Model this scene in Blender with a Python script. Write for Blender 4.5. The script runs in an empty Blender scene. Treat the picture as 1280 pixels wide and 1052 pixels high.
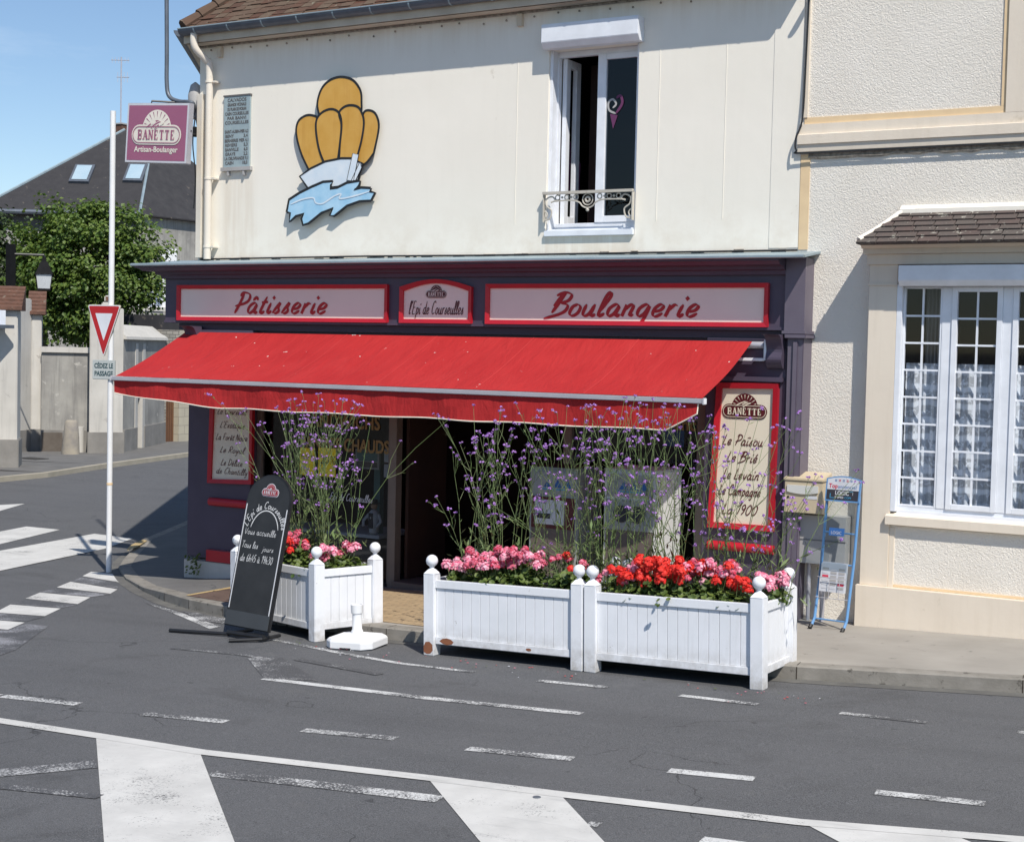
import bpy, bmesh, math, random
from mathutils import Vector, Matrix
random.seed(7)
PI = math.pi
scn = bpy.context.scene
COL = scn.collection

# ------------------------------------------------------------------ camera geometry
f_, H_, D_ = 1850.0, 2.53, 14.0
yaw, pit, rol = [math.radians(a) for a in (29.92, 2.71, 1.27)]
FW = Vector((-math.sin(yaw)*math.cos(pit), math.cos(yaw)*math.cos(pit), -math.sin(pit)))
R0 = Vector((math.cos(yaw), math.sin(yaw), 0)); U0 = R0.cross(FW)
RT = R0*math.cos(rol) + U0*math.sin(rol); UP = U0*math.cos(rol) - R0*math.sin(rol)
CAM = Vector((0, -D_, H_))

def ray(u, v): return FW + RT*((u-640)/f_) - UP*((v-526)/f_)
def Yp(u, v, y):                      # survey helper: point of the vertical plane y that was measured at (u, v)
    d = ray(u, v); return CAM + d*((y+D_)/d.y)
def sx(x):
    if x > -14: return .033*x
    d = -14-x
    if d < 3: return .033*-14 - (.033*d - .029*d*d/6)
    return .033*-14 - (.033*3 - .029*1.5) - .004*(d-3)
def ty(y):
    if y < 0: return -.016*y
    if y < 3: return -.016*(y-y*y/6)
    return -.016*1.5
def gz(x, y): return sx(x) + ty(y)
def G(u, v, h=0.0):                   # point of the ground surveyed at (u, v)
    d = ray(u, v); k = 1.0
    def fn(k):
        p = CAM + d*k; return p.z - h - gz(p.x, p.y)
    while k < 400 and fn(k) > 0: k += .5
    lo, hi = k-.5, k
    for _ in range(30):
        m = (lo+hi)/2
        if fn(m) > 0: lo = m
        else: hi = m
    return CAM + d*lo
def proj(P):
    d = Vector(P)-CAM; z = d.dot(FW); return 640+f_*d.dot(RT)/z, 526-f_*d.dot(UP)/z
def hv(P, v):                         # height above P that was surveyed at image row v
    lo, hi = 0, 20
    for _ in range(30):
        m = (lo+hi)/2
        if proj((P[0], P[1], P[2]+m))[1] > v: lo = m
        else: hi = m
    return lo

# ------------------------------------------------------------------ materials
def _new(name):
    m = bpy.data.materials.new(name); m.use_nodes = True
    nt = m.node_tree; b = nt.nodes['Principled BSDF']; return m, nt, b
def N(nt, t, **k):
    n = nt.nodes.new(t)
    for a, v in k.items():
        if a in n.inputs: n.inputs[a].default_value = v
        else: setattr(n, a, v)
    return n
def L(nt, a, b): nt.links.new(a, b)
def noise(nt, co, scale, detail=4, rough=.55, dist=0):
    n = N(nt, 'ShaderNodeTexNoise'); n.inputs['Scale'].default_value = scale
    n.inputs['Detail'].default_value = detail; n.inputs['Roughness'].default_value = rough
    n.inputs['Distortion'].default_value = dist
    L(nt, co, n.inputs['Vector']); return n.outputs['Fac']
def ramp(nt, fac, a, b):
    n = N(nt, 'ShaderNodeMapRange'); n.inputs['From Min'].default_value = a; n.inputs['From Max'].default_value = b
    L(nt, fac, n.inputs['Value']); return n.outputs['Result']
def mixc(nt, fac, a, b):
    n = N(nt, 'ShaderNodeMix', data_type='RGBA')
    if isinstance(fac, float): n.inputs[0].default_value = fac
    else: L(nt, fac, n.inputs[0])
    for s, v in ((6, a), (7, b)):
        if isinstance(v, tuple): n.inputs[s].default_value = (*v, 1)
        else: L(nt, v, n.inputs[s])
    return n.outputs[2]
def math_(nt, op, a, b=None):
    n = N(nt, 'ShaderNodeMath', operation=op)
    for i, v in enumerate((a, b)):
        if v is None: continue
        if isinstance(v, (int, float)): n.inputs[i].default_value = v
        else: L(nt, v, n.inputs[i])
    return n.outputs[0]
def pos(nt, sc=None):
    g = N(nt, 'ShaderNodeNewGeometry').outputs['Position']
    if sc:
        m = N(nt, 'ShaderNodeMapping'); m.inputs['Scale'].default_value = sc; L(nt, g, m.inputs['Vector']); return m.outputs[0]
    return g
def bump(nt, b, h, strength, dist):
    n = N(nt, 'ShaderNodeBump'); n.inputs['Strength'].default_value = strength; n.inputs['Distance'].default_value = dist
    L(nt, h, n.inputs['Height']); L(nt, n.outputs[0], b.inputs['Normal'])
MC = {}
def mat(name, c1, c2=None, scale=3, rough=.7, bs=None, bst=.3, bd=.005, metal=0, dirt=None, streak=None, island=None, spec=.5, det=5, sub=0, trans=0):
    if name in MC: return MC[name]
    m, nt, b = _new(name); MC[name] = m
    b.inputs['Roughness'].default_value = rough; b.inputs['Metallic'].default_value = metal
    b.inputs['Specular IOR Level'].default_value = spec
    c = None
    if c2 is not None:
        c = mixc(nt, ramp(nt, noise(nt, pos(nt), scale, det), .3, .7), c1, c2)
    else:
        c = mixc(nt, ramp(nt, noise(nt, pos(nt), scale, det), .3, .7), tuple(x*.92 for x in c1), tuple(min(1, x*1.06) for x in c1))
    if island:
        g = N(nt, 'ShaderNodeNewGeometry').outputs['Random Per Island']
        c = mixc(nt, ramp(nt, g, 0, 1), c, island)
    if streak:
        f = noise(nt, pos(nt, (5, 5, .35)), 2.2, 5, .6); c = mixc(nt, math_(nt, 'MULTIPLY', ramp(nt, f, .5, .78), streak[1]), c, streak[0])
    if dirt:
        f = noise(nt, pos(nt), dirt[2], 6, .65); c = mixc(nt, ramp(nt, f, dirt[1], dirt[1]+.06), c, dirt[0])
    L(nt, c, b.inputs['Base Color'])
    if bs: bump(nt, b, noise(nt, pos(nt), bs, 5), bst, bd)
    if sub:
        b.inputs['Subsurface Weight'].default_value = sub
    if trans:
        t = N(nt, 'ShaderNodeBsdfTranslucent'); L(nt, c, t.inputs['Color'])
        ms = N(nt, 'ShaderNodeMixShader'); ms.inputs[0].default_value = trans
        L(nt, b.outputs[0], ms.inputs[1]); L(nt, t.outputs[0], ms.inputs[2]); L(nt, ms.outputs[0], nt.nodes['Material Output'].inputs[0])
    return m

def m_asphalt():
    m, nt, b = _new('asphalt'); p = pos(nt)
    fine = noise(nt, p, 130, 3, .7); mid = noise(nt, p, 1.1, 6, .6); long_ = noise(nt, pos(nt, (.25, 1.6, 1)), 1.2, 4)
    c = mixc(nt, ramp(nt, fine, .36, .68), (.032, .033, .036), (.165, .166, .172))
    c = mixc(nt, math_(nt, 'MULTIPLY', ramp(nt, noise(nt, p, 45, 4, .7), .52, .7), .5), c, (.16, .158, .155))
    c = mixc(nt, math_(nt, 'MULTIPLY', ramp(nt, mid, .4, .7), .45), c, (.112, .112, .116))
    st_ = noise(nt, p, .8, 5, .7, .6); c = mixc(nt, math_(nt, 'MULTIPLY', ramp(nt, st_, .58, .7), .4), c, (.045, .044, .044))
    c = mixc(nt, math_(nt, 'MULTIPLY', ramp(nt, noise(nt, p, 2.6, 6, .7), .6, .72), .25), c, (.15, .145, .135))
    c = mixc(nt, math_(nt, 'MULTIPLY', ramp(nt, long_, .5, .8), .35), c, (.045, .045, .047))
    sp = noise(nt, p, 9, 2, .4); c = mixc(nt, math_(nt, 'MULTIPLY', ramp(nt, sp, .74, .78), .6), c, (.025, .025, .027))
    # hairline cracks
    v = N(nt, 'ShaderNodeTexVoronoi', feature='DISTANCE_TO_EDGE'); v.inputs['Scale'].default_value = .33
    ad = N(nt, 'ShaderNodeVectorMath', operation='ADD'); nn = N(nt, 'ShaderNodeTexNoise'); nn.inputs['Scale'].default_value = 1.2; nn.inputs['Detail'].default_value = 6
    L(nt, p, nn.inputs['Vector']); L(nt, p, ad.inputs[0]); L(nt, nn.outputs['Color'], ad.inputs[1]); L(nt, ad.outputs[0], v.inputs['Vector'])
    cr = math_(nt, 'LESS_THAN', v.outputs['Distance'], .0022)
    msk = ramp(nt, noise(nt, p, .35, 2), .52, .56)
    c = mixc(nt, math_(nt, 'MULTIPLY', math_(nt, 'MULTIPLY', cr, msk), .6), c, (.02, .02, .02))
    L(nt, c, b.inputs['Base Color']); b.inputs['Roughness'].default_value = .85
    bump(nt, b, fine, .55, .006); return m
def m_paint(name, wear, col=(.62, .62, .61), lo=.0):
    m, nt, b = _new(name); p = pos(nt)
    base = mixc(nt, ramp(nt, noise(nt, p, 130, 3, .7), .3, .75), (.040, .040, .043), (.118, .118, .121))
    f = noise(nt, p, 60, 5, .8); g = noise(nt, p, 2.0, 5, .6)
    s = math_(nt, 'ADD', f, math_(nt, 'MULTIPLY', math_(nt, 'SUBTRACT', g, .5), .7))
    s = ramp(nt, s, wear-.04, wear+.05)
    white = mixc(nt, ramp(nt, noise(nt, p, 3, 6, .65), .35, .75), col, tuple(x*.78 for x in col))
    tr = noise(nt, pos(nt, (.5, 3, 1)), 2.5, 5, .7); white = mixc(nt, math_(nt, 'MULTIPLY', ramp(nt, tr, .58, .72), .35), white, (.25, .25, .25))
    L(nt, mixc(nt, s, base, white), b.inputs['Base Color']); b.inputs['Roughness'].default_value = .75
    bump(nt, b, noise(nt, p, 130, 3, .7), .3, .003); return m
def m_roughcast(name, c, cd):
    m, nt, b = _new(name); p = pos(nt)
    h = math_(nt, 'ADD', math_(nt, 'MULTIPLY', noise(nt, p, 62, 3, .6, .8), .7), math_(nt, 'MULTIPLY', noise(nt, p, 24, 3, .6, .4), .3))
    L(nt, mixc(nt, ramp(nt, noise(nt, p, 1.2, 6, .6), .35, .75), c, cd), b.inputs['Base Color'])
    b.inputs['Roughness'].default_value = .9
    bump(nt, b, ramp(nt, h, .34, .62), .75, .006); return m
def m_glass(name, tint, r=.03, refl=1.0):
    m, nt, b = _new(name); nt.nodes.remove(b)
    t = N(nt, 'ShaderNodeBsdfTransparent'); t.inputs[0].default_value = (*tint, 1)
    g = N(nt, 'ShaderNodeBsdfGlossy'); g.inputs['Roughness'].default_value = r
    fr = N(nt, 'ShaderNodeFresnel'); bf = N(nt, 'ShaderNodeNewGeometry').outputs['Backfacing']
    L(nt, math_(nt, 'SUBTRACT', 1.5, math_(nt, 'MULTIPLY', bf, .8333)), fr.inputs['IOR'])
    ms = N(nt, 'ShaderNodeMixShader'); L(nt, math_(nt, 'MULTIPLY', fr.outputs[0], refl), ms.inputs[0]); L(nt, t.outputs[0], ms.inputs[1]); L(nt, g.outputs[0], ms.inputs[2])
    L(nt, ms.outputs[0], nt.nodes['Material Output'].inputs[0]); return m
def m_tiles_paving(name, c1, c2, joint, sxy, rot=0):
    m, nt, b = _new(name); p = pos(nt)
    mp = N(nt, 'ShaderNodeMapping'); mp.inputs['Rotation'].default_value = (0, 0, rot); L(nt, p, mp.inputs[0])
    br = N(nt, 'ShaderNodeTexBrick'); br.inputs['Color1'].default_value = (*c1, 1); br.inputs['Color2'].default_value = (*c2, 1)
    br.inputs['Mortar'].default_value = (*joint, 1); br.inputs['Scale'].default_value = 1; br.inputs['Mortar Size'].default_value = .006
    br.inputs['Brick Width'].default_value = sxy[0]; br.inputs['Row Height'].default_value = sxy[1]; L(nt, mp.outputs[0], br.inputs['Vector'])
    c = mixc(nt, math_(nt, 'MULTIPLY', ramp(nt, noise(nt, p, 4, 6), .4, .8), .4), br.outputs['Color'], joint)
    L(nt, c, b.inputs['Base Color']); b.inputs['Roughness'].default_value = .8; bump(nt, b, br.outputs['Fac'], -.4, .004); return m
def m_stonewall(name, c1, c2, joint, w, h):
    m, nt, b = _new(name); p = pos(nt)
    sep = N(nt, 'ShaderNodeSeparateXYZ'); L(nt, p, sep.inputs[0]); cb = N(nt, 'ShaderNodeCombineXYZ')
    L(nt, math_(nt, 'ADD', sep.outputs[0], sep.outputs[1]), cb.inputs[0]); L(nt, sep.outputs[2], cb.inputs[1])
    br = N(nt, 'ShaderNodeTexBrick'); br.inputs['Color1'].default_value = (*c1, 1); br.inputs['Color2'].default_value = (*c2, 1)
    br.inputs['Mortar'].default_value = (*joint, 1); br.inputs['Scale'].default_value = 1; br.inputs['Mortar Size'].default_value = .012
    br.inputs['Brick Width'].default_value = w; br.inputs['Row Height'].default_value = h; L(nt, cb.outputs[0], br.inputs['Vector'])
    c = mixc(nt, math_(nt, 'MULTIPLY', ramp(nt, noise(nt, p, 3, 6), .4, .8), .5), br.outputs['Color'], joint)
    L(nt, c, b.inputs['Base Color']); b.inputs['Roughness'].default_value = .9; bump(nt, b, br.outputs['Fac'], -.5, .01); return m
def m_awning():
    m, nt, b = _new('awning_cloth'); p = pos(nt)
    c = mixc(nt, ramp(nt, noise(nt, p, 1.3, 5), .3, .7), (.40, .011, .013), (.46, .017, .018))
    st = noise(nt, p, 14, 2, .5); gate = noise(nt, p, 1.1, 2)
    c = mixc(nt, math_(nt, 'MULTIPLY', ramp(nt, st, .735, .75), ramp(nt, gate, .45, .5)), c, (.7, .6, .56))
    c = mixc(nt, math_(nt, 'MULTIPLY', ramp(nt, noise(nt, pos(nt, (1, .3, .3)), 6, 5, .7), .6, .8), .22), c, (.30, .02, .02))
    L(nt, c, b.inputs['Base Color']); b.inputs['Roughness'].default_value = .8
    c = mixc(nt, math_(nt, 'MULTIPLY', ramp(nt, noise(nt, pos(nt, (1.5, .6, .6)), 2.2, 5, .7, .8), .45, .75), .28), c, (.52, .04, .038))
    L(nt, c, b.inputs['Base Color']); bump(nt, b, noise(nt, pos(nt, (1, .3, .3)), 6, 4, .6, .5), .9, .03)
    t = N(nt, 'ShaderNodeBsdfTranslucent'); L(nt, c, t.inputs['Color']); ms = N(nt, 'ShaderNodeMixShader'); ms.inputs[0].default_value = .12
    L(nt, b.outputs[0], ms.inputs[1]); L(nt, t.outputs[0], ms.inputs[2]); L(nt, ms.outputs[0], nt.nodes['Material Output'].inputs[0]); return m
def m_lace():
    m, nt, b = _new('lace_curtain'); p = pos(nt)
    v = noise(nt, p, 16, 3, .5, 1.2); w = N(nt, 'ShaderNodeTexWave', bands_direction='Z'); w.inputs['Scale'].default_value = 2.0; w.inputs['Distortion'].default_value = 4; w.inputs['Detail'].default_value = 3; L(nt, p, w.inputs['Vector'])
    fold = noise(nt, pos(nt, (14, 1, .15)), 1.0, 2)
    a = math_(nt, 'MAXIMUM', ramp(nt, v, .5, .6), ramp(nt, w.outputs['Fac'], .6, .9))
    a = math_(nt, 'ADD', math_(nt, 'MULTIPLY', a, .38), math_(nt, 'MULTIPLY', ramp(nt, fold, .35, .65), .35)); a = math_(nt, 'ADD', a, .36)
    b.inputs['Base Color'].default_value = (.80, .83, .88, 1); b.inputs['Roughness'].default_value = .9
    t = N(nt, 'ShaderNodeBsdfTransparent'); ms = N(nt, 'ShaderNodeMixShader'); L(nt, a, ms.inputs[0]); L(nt, t.outputs[0], ms.inputs[1]); L(nt, b.outputs[0], ms.inputs[2])
    L(nt, ms.outputs[0], nt.nodes['Material Output'].inputs[0]); return m

ASPH = m_asphalt()
PAINT = m_paint('road_paint_fresh', .34, (.60, .59, .565)); PAINTW = m_paint('road_paint_worn', .50); PAINTF = m_paint('road_paint_faded', .60, (.5, .5, .5)); PAINTG = m_paint('road_paint_ghost', .55, (.30, .30, .32))
CREAM = mat('cream_render', (.89, .84, .74), (.845, .795, .695), .9, .9, 5, .25, .008, streak=((.66, .60, .50), .08), dirt=((.68, .62, .52), .66, 2.3))
CREAM2 = mat('cream_trim', (.78, .69, .57), (.71, .62, .51), 1.1, .85, 20, .3, .004, streak=((.55, .47, .36), .25), dirt=((.60, .52, .41), .66, 3))
PIPEC = mat('pipe_cream', (.76, .70, .60), (.68, .62, .53), 3, .5)
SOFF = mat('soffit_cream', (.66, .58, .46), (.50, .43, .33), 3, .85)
def stains(m):
    nt = m.node_tree; b = nt.nodes['Principled BSDF']; src = b.inputs['Base Color'].links[0].from_socket; p = pos(nt)
    sp = N(nt, 'ShaderNodeSeparateXYZ'); L(nt, p, sp.inputs[0]); x, z = sp.outputs[0], sp.outputs[2]
    n1 = noise(nt, pos(nt, (7, 7, .5)), 1.5, 5, .6); n2 = noise(nt, p, 3.0, 6, .7)
    def band(v, a, b_, w): return math_(nt, 'MULTIPLY', ramp(nt, v, a, a+w), ramp(nt, v, b_, b_-w))
    s1 = math_(nt, 'MULTIPLY', math_(nt, 'MULTIPLY', band(x, -12.3, -11.65, .12), ramp(nt, z, 4.75, 4.5)), ramp(nt, n1, .3, .7))
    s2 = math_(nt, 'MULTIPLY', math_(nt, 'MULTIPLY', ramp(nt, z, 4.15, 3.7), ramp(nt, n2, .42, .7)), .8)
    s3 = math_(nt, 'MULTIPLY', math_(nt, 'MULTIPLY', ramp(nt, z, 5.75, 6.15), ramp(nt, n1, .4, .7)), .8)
    s4 = math_(nt, 'MULTIPLY', math_(nt, 'MULTIPLY', band(x, -7.85, -6.5, .15), band(z, 3.5, 3.85, .1)), ramp(nt, n1, .35, .65))
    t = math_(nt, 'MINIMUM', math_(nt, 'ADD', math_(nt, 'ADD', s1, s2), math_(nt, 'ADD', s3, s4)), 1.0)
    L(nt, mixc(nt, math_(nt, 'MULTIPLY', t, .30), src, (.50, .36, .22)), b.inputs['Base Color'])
stains(CREAM)
OCHRE = mat('ochre_line', (.80, .60, .36), (.72, .53, .32), 6, .85)
ROUGH = m_roughcast('roughcast', (.84, .785, .70), (.77, .71, .62))
WHITE = mat('white_paint', (.80, .80, .80), (.74, .745, .75), 5, .42, 30, .12, .002, dirt=((.45, .43, .40), .73, 9))
WHITEM = mat('white_pvc', (.78, .80, .84), None, 6, .35)
def m_planter():
    m, nt, b = _new('planter_paint'); p = pos(nt)
    c = mixc(nt, ramp(nt, noise(nt, p, 3, 5), .3, .7), (.80, .81, .84), (.73, .745, .77))
    tc = N(nt, 'ShaderNodeTexCoord'); sp = N(nt, 'ShaderNodeSeparateXYZ'); L(nt, tc.outputs['Object'], sp.inputs[0])
    low = ramp(nt, sp.outputs[2], .30, .02); gr = math_(nt, 'MULTIPLY', low, ramp(nt, noise(nt, p, 12, 6, .7), .30, .62))
    c = mixc(nt, math_(nt, 'MULTIPLY', gr, .7), c, (.33, .30, .26))
    c = mixc(nt, math_(nt, 'MULTIPLY', ramp(nt, noise(nt, pos(nt, (9, 9, .7)), 2.2, 5, .65), .55, .75), .18), c, (.45, .44, .41))
    c = mixc(nt, ramp(nt, noise(nt, p, 17, 5, .7), .69, .71), c, (.36, .33, .30))
    L(nt, c, b.inputs['Base Color']); b.inputs['Roughness'].default_value = .5; bump(nt, b, noise(nt, p, 40, 4), .2, .002); return m
WHITEP = m_planter()
RUST = mat('bare_wood', (.28, .10, .045), (.20, .08, .04), 15, .9)
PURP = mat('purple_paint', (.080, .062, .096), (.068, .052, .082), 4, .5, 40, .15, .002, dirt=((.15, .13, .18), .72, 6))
PURP_LIT = mat('purple_paint_sunlit', (.145, .124, .158), (.122, .104, .136), 4, .5, 40, .15, .002)  # sunlight on the end pilaster put into a lighter copy of the purple
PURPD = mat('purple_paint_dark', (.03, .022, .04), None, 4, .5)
RED = mat('red_frame', (.50, .012, .025), (.42, .012, .025), 5, .4)
REDT = mat('red_letter', (.42, .008, .014), None, 5, .5)
MAROON = mat('maroon', (.085, .008, .012), None, 5, .5)
SIGNB = mat('sign_cream', (.84, .73, .64), (.80, .69, .61), 2, .5)
SIGNB2 = mat('board_cream', (.76, .70, .56), (.72, .66, .53), 2, .5)
ZINC = mat('zinc', (.34, .42, .45), (.27, .34, .38), 4, .5, metal=.3)
GUTT = mat('gutter_metal', (.16, .18, .21), (.11, .125, .15), 5, .5, metal=.4)
BLACK = mat('black_paint', (.012, .012, .013), (.02, .02, .021), 6, .45)
CHALKB = mat('blackboard', (.016, .017, .018), (.03, .031, .032), 4, .55)
CHALK = mat('chalk', (.62, .62, .62), None, 60, .9)
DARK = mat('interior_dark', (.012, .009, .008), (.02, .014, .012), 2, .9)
DARKR = mat('interior_brown', (.05, .022, .015), (.03, .015, .012), 2, .8)
ALU = mat('aluminium', (.50, .49, .52), (.43, .42, .45), 6, .4, metal=.25)
DOORF = mat('door_frame_bronze', (.20, .165, .14), (.17, .14, .12), 5, .5)
AWN = m_awning()
PIPING = mat('cream_piping', (.78, .72, .60), None, 8, .8)
GLASS = m_glass('glass_clear', (.55, .6, .62)); GLASSD = m_glass('glass_dark', (.30, .36, .42)); GLASSB = m_glass('glass_skylight', (.25, .3, .35), .05, 6.0)
TILE = mat('roof_tile', (.12, .06, .042), (.075, .045, .036), 7, .95, 30, .6, .01, island=(.13, .095, .07), dirt=((.22, .20, .15), .62, 12), spec=.1)
TILEB = mat('bay_roof_tile', (.115, .075, .065), (.075, .06, .055), 9, .95, 40, .7, .008, island=(.10, .085, .075), dirt=((.34, .32, .27), .60, 14))
SLATE = mat('slate', (.036, .036, .040), (.058, .057, .060), 3, .85, island=(.04, .038, .04), dirt=((.12, .105, .09), .64, 4), spec=.2)
GREYW = mat('grey_render', (.38, .365, .33), (.24, .23, .215), 1.6, .92, 10, .4, .01, streak=((.13, .125, .12), .55), dirt=((.46, .44, .40), .62, 4))
PALEW = mat('pale_render', (.58, .555, .51), (.47, .45, .41), 1.2, .92, 10, .3, .008, streak=((.30, .29, .27), .45), dirt=((.38, .36, .33), .64, 3))
PLINTH = mat('grey_plinth', (.27, .255, .235), (.19, .18, .165), 2.2, .92, 14, .5, .01)
STONE = m_stonewall('ashlar', (.47, .43, .33), (.42, .385, .30), (.30, .27, .22), .55, .27)
STONER = m_stonewall('rubble', (.40, .37, .31), (.28, .26, .22), (.14, .125, .11), .26, .10)
KERBM = mat('kerb_granite', (.27, .25, .22), (.19, .175, .15), 6, .9, 60, .5, .005, dirt=((.11, .10, .085), .60, 10))
CONC = mat('pavement_concrete', (.34, .315, .28), (.27, .25, .22), 1.6, .9, 70, .3, .003, dirt=((.20, .185, .165), .63, 5))
PAVA = mat('pavement_asphalt', (.15, .145, .14), (.11, .108, .105), 2, .9, 120, .4, .004)
GUTTERC = mat('gutter_concrete', (.15, .145, .13), (.085, .082, .078), 4, .9, 60, .3, .003)
TERR = m_tiles_paving('ochre_paving', (.46, .34, .20), (.40, .29, .17), (.20, .15, .10), (.22, .075))
BROWN = mat('brown_stone', (.13, .085, .065), (.10, .065, .05), 4, .8)
YELLOW = mat('ochre_edge', (.50, .36, .16), (.42, .31, .15), 5, .8)
PLASTER_SEAL = mat('old_mortar', (.40, .36, .30), (.16, .14, .12), 25, .95)
WOODBR = mat('brown_door', (.16, .075, .035), (.12, .055, .028), 3, .6); WOODD = mat('dark_brown_door', (.05, .022, .016), (.04, .018, .013), 3, .5)
BARK = mat('bark', (.09, .07, .05), (.05, .04, .03), 10, .95)
SOIL = mat('soil', (.05, .035, .025), (.025, .02, .015), 20, 1)
LEAFT = mat('tree_leaf', (.085, .155, .025), (.05, .105, .016), 2, .5, island=(.15, .21, .035), trans=.3)
LEAFD = mat('dark_tree_leaf', (.022, .045, .012), (.03, .055, .014), 2, .6, island=(.05, .08, .02), trans=.15)
LEAFG = mat('geranium_leaf', (.06, .11, .025), (.03, .065, .016), 9, .55, island=(.15, .20, .04), trans=.25)
STEM = mat('verbena_stem', (.12, .19, .055), (.085, .14, .04), 9, .6, island=(.14, .17, .07))
VIOL = mat('verbena_flower', (.32, .13, .50), (.22, .08, .38), 30, .7, island=(.48, .26, .62))
PETP = mat('pink_petal', (.78, .05, .17), (.82, .17, .32), 25, .6, island=(.90, .55, .64), trans=.2)
PETR = mat('red_petal', (.72, .015, .012), (.62, .01, .012), 25, .6, island=(.85, .045, .025), trans=.2)
PETD = mat('crimson_petal', (.55, .015, .06), (.48, .012, .05), 25, .6, island=(.80, .25, .36), trans=.2)
BLUE = mat('blue_enamel', (.13, .30, .55), (.11, .26, .50), 5, .35)
BLUEL = mat('pale_blue_plastic', (.42, .52, .60), (.36, .46, .55), 5, .35)
BEIGE = mat('beige_box', (.56, .47, .33), (.52, .435, .30), 4, .5)
GREYB = mat('grey_box', (.42, .41, .40), (.36, .35, .34), 4, .6)
LACE = m_lace()
PINKS = mat('mauve_sign', (.34, .11, .19), (.32, .105, .18), 2, .4)
PLQ = mat('plaque_blue', (.34, .42, .44), (.28, .36, .39), 8, .7, dirt=((.42, .30, .20), .7, 12))
PLQT = mat('plaque_text', (.12, .115, .115), None, 8, .8)
BREAD = mat('bread_ochre', (.60, .32, .055), (.66, .38, .09), 5, .6, streak=((.50, .23, .03), .6))
WAVE = mat('wave_blue', (.30, .56, .76), (.46, .68, .84), 7, .5); BOAT = mat('boat_white', (.62, .72, .80), (.74, .80, .84), 7, .5)
SIGNRED = mat('road_sign_red', (.38, .012, .015), None, 3, .4); SIGNW = mat('road_sign_white', (.60, .62, .66), None, 3, .4)
PLATE = mat('plate_grey', (.45, .48, .47), (.40, .43, .42), 5, .5); PLATET = mat('plate_letters', (.05, .09, .10), None, 5, .5)
GOLD = mat('window_gold', (.26, .17, .06), None, 5, .6); POSTY = mat('poster_yellow', (.80, .68, .03), (.72, .60, .03), 6, .7)
PAPER = mat('paper', (.62, .63, .66), (.55, .56, .60), 12, .8); INK = mat('ink', (.03, .03, .04), None, 5, .7); MAGENTA = mat('magenta', (.13, .03, .10), None, 5, .7)
INKB = mat('ink_blue', (.03, .12, .35), None, 5, .7); CYAN = mat('ink_cyan', (.05, .30, .50), None, 5, .7); INKR = mat('ink_red', (.6, .04, .08), None, 5, .7)
CAB = mat('machine_grey', (.33, .34, .33), (.28, .29, .28), 3, .5); CABW = mat('machine_white', (.63, .63, .60), (.58, .58, .55), 3, .5)
CABM = mat('machine_brown', (.14, .11, .10), (.11, .09, .08), 3, .5)
TEAL = mat('teal_column', (.12, .22, .21), None, 3, .6); SKIN = mat('figurine_skin', (.5, .3, .2), None, 5, .6)
LAMPG = mat('lamp_glass', (.55, .57, .58), None, 5, .2); REDBR = mat('red_brick', (.17, .09, .065), (.11, .065, .05), 8, .95, 20, .6, .02, dirt=((.25, .21, .17), .6, 6), spec=.1)
MATB = mat('matt_black', (.008, .008, .009), (.012, .012, .013), 6, .8, spec=.15)

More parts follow.
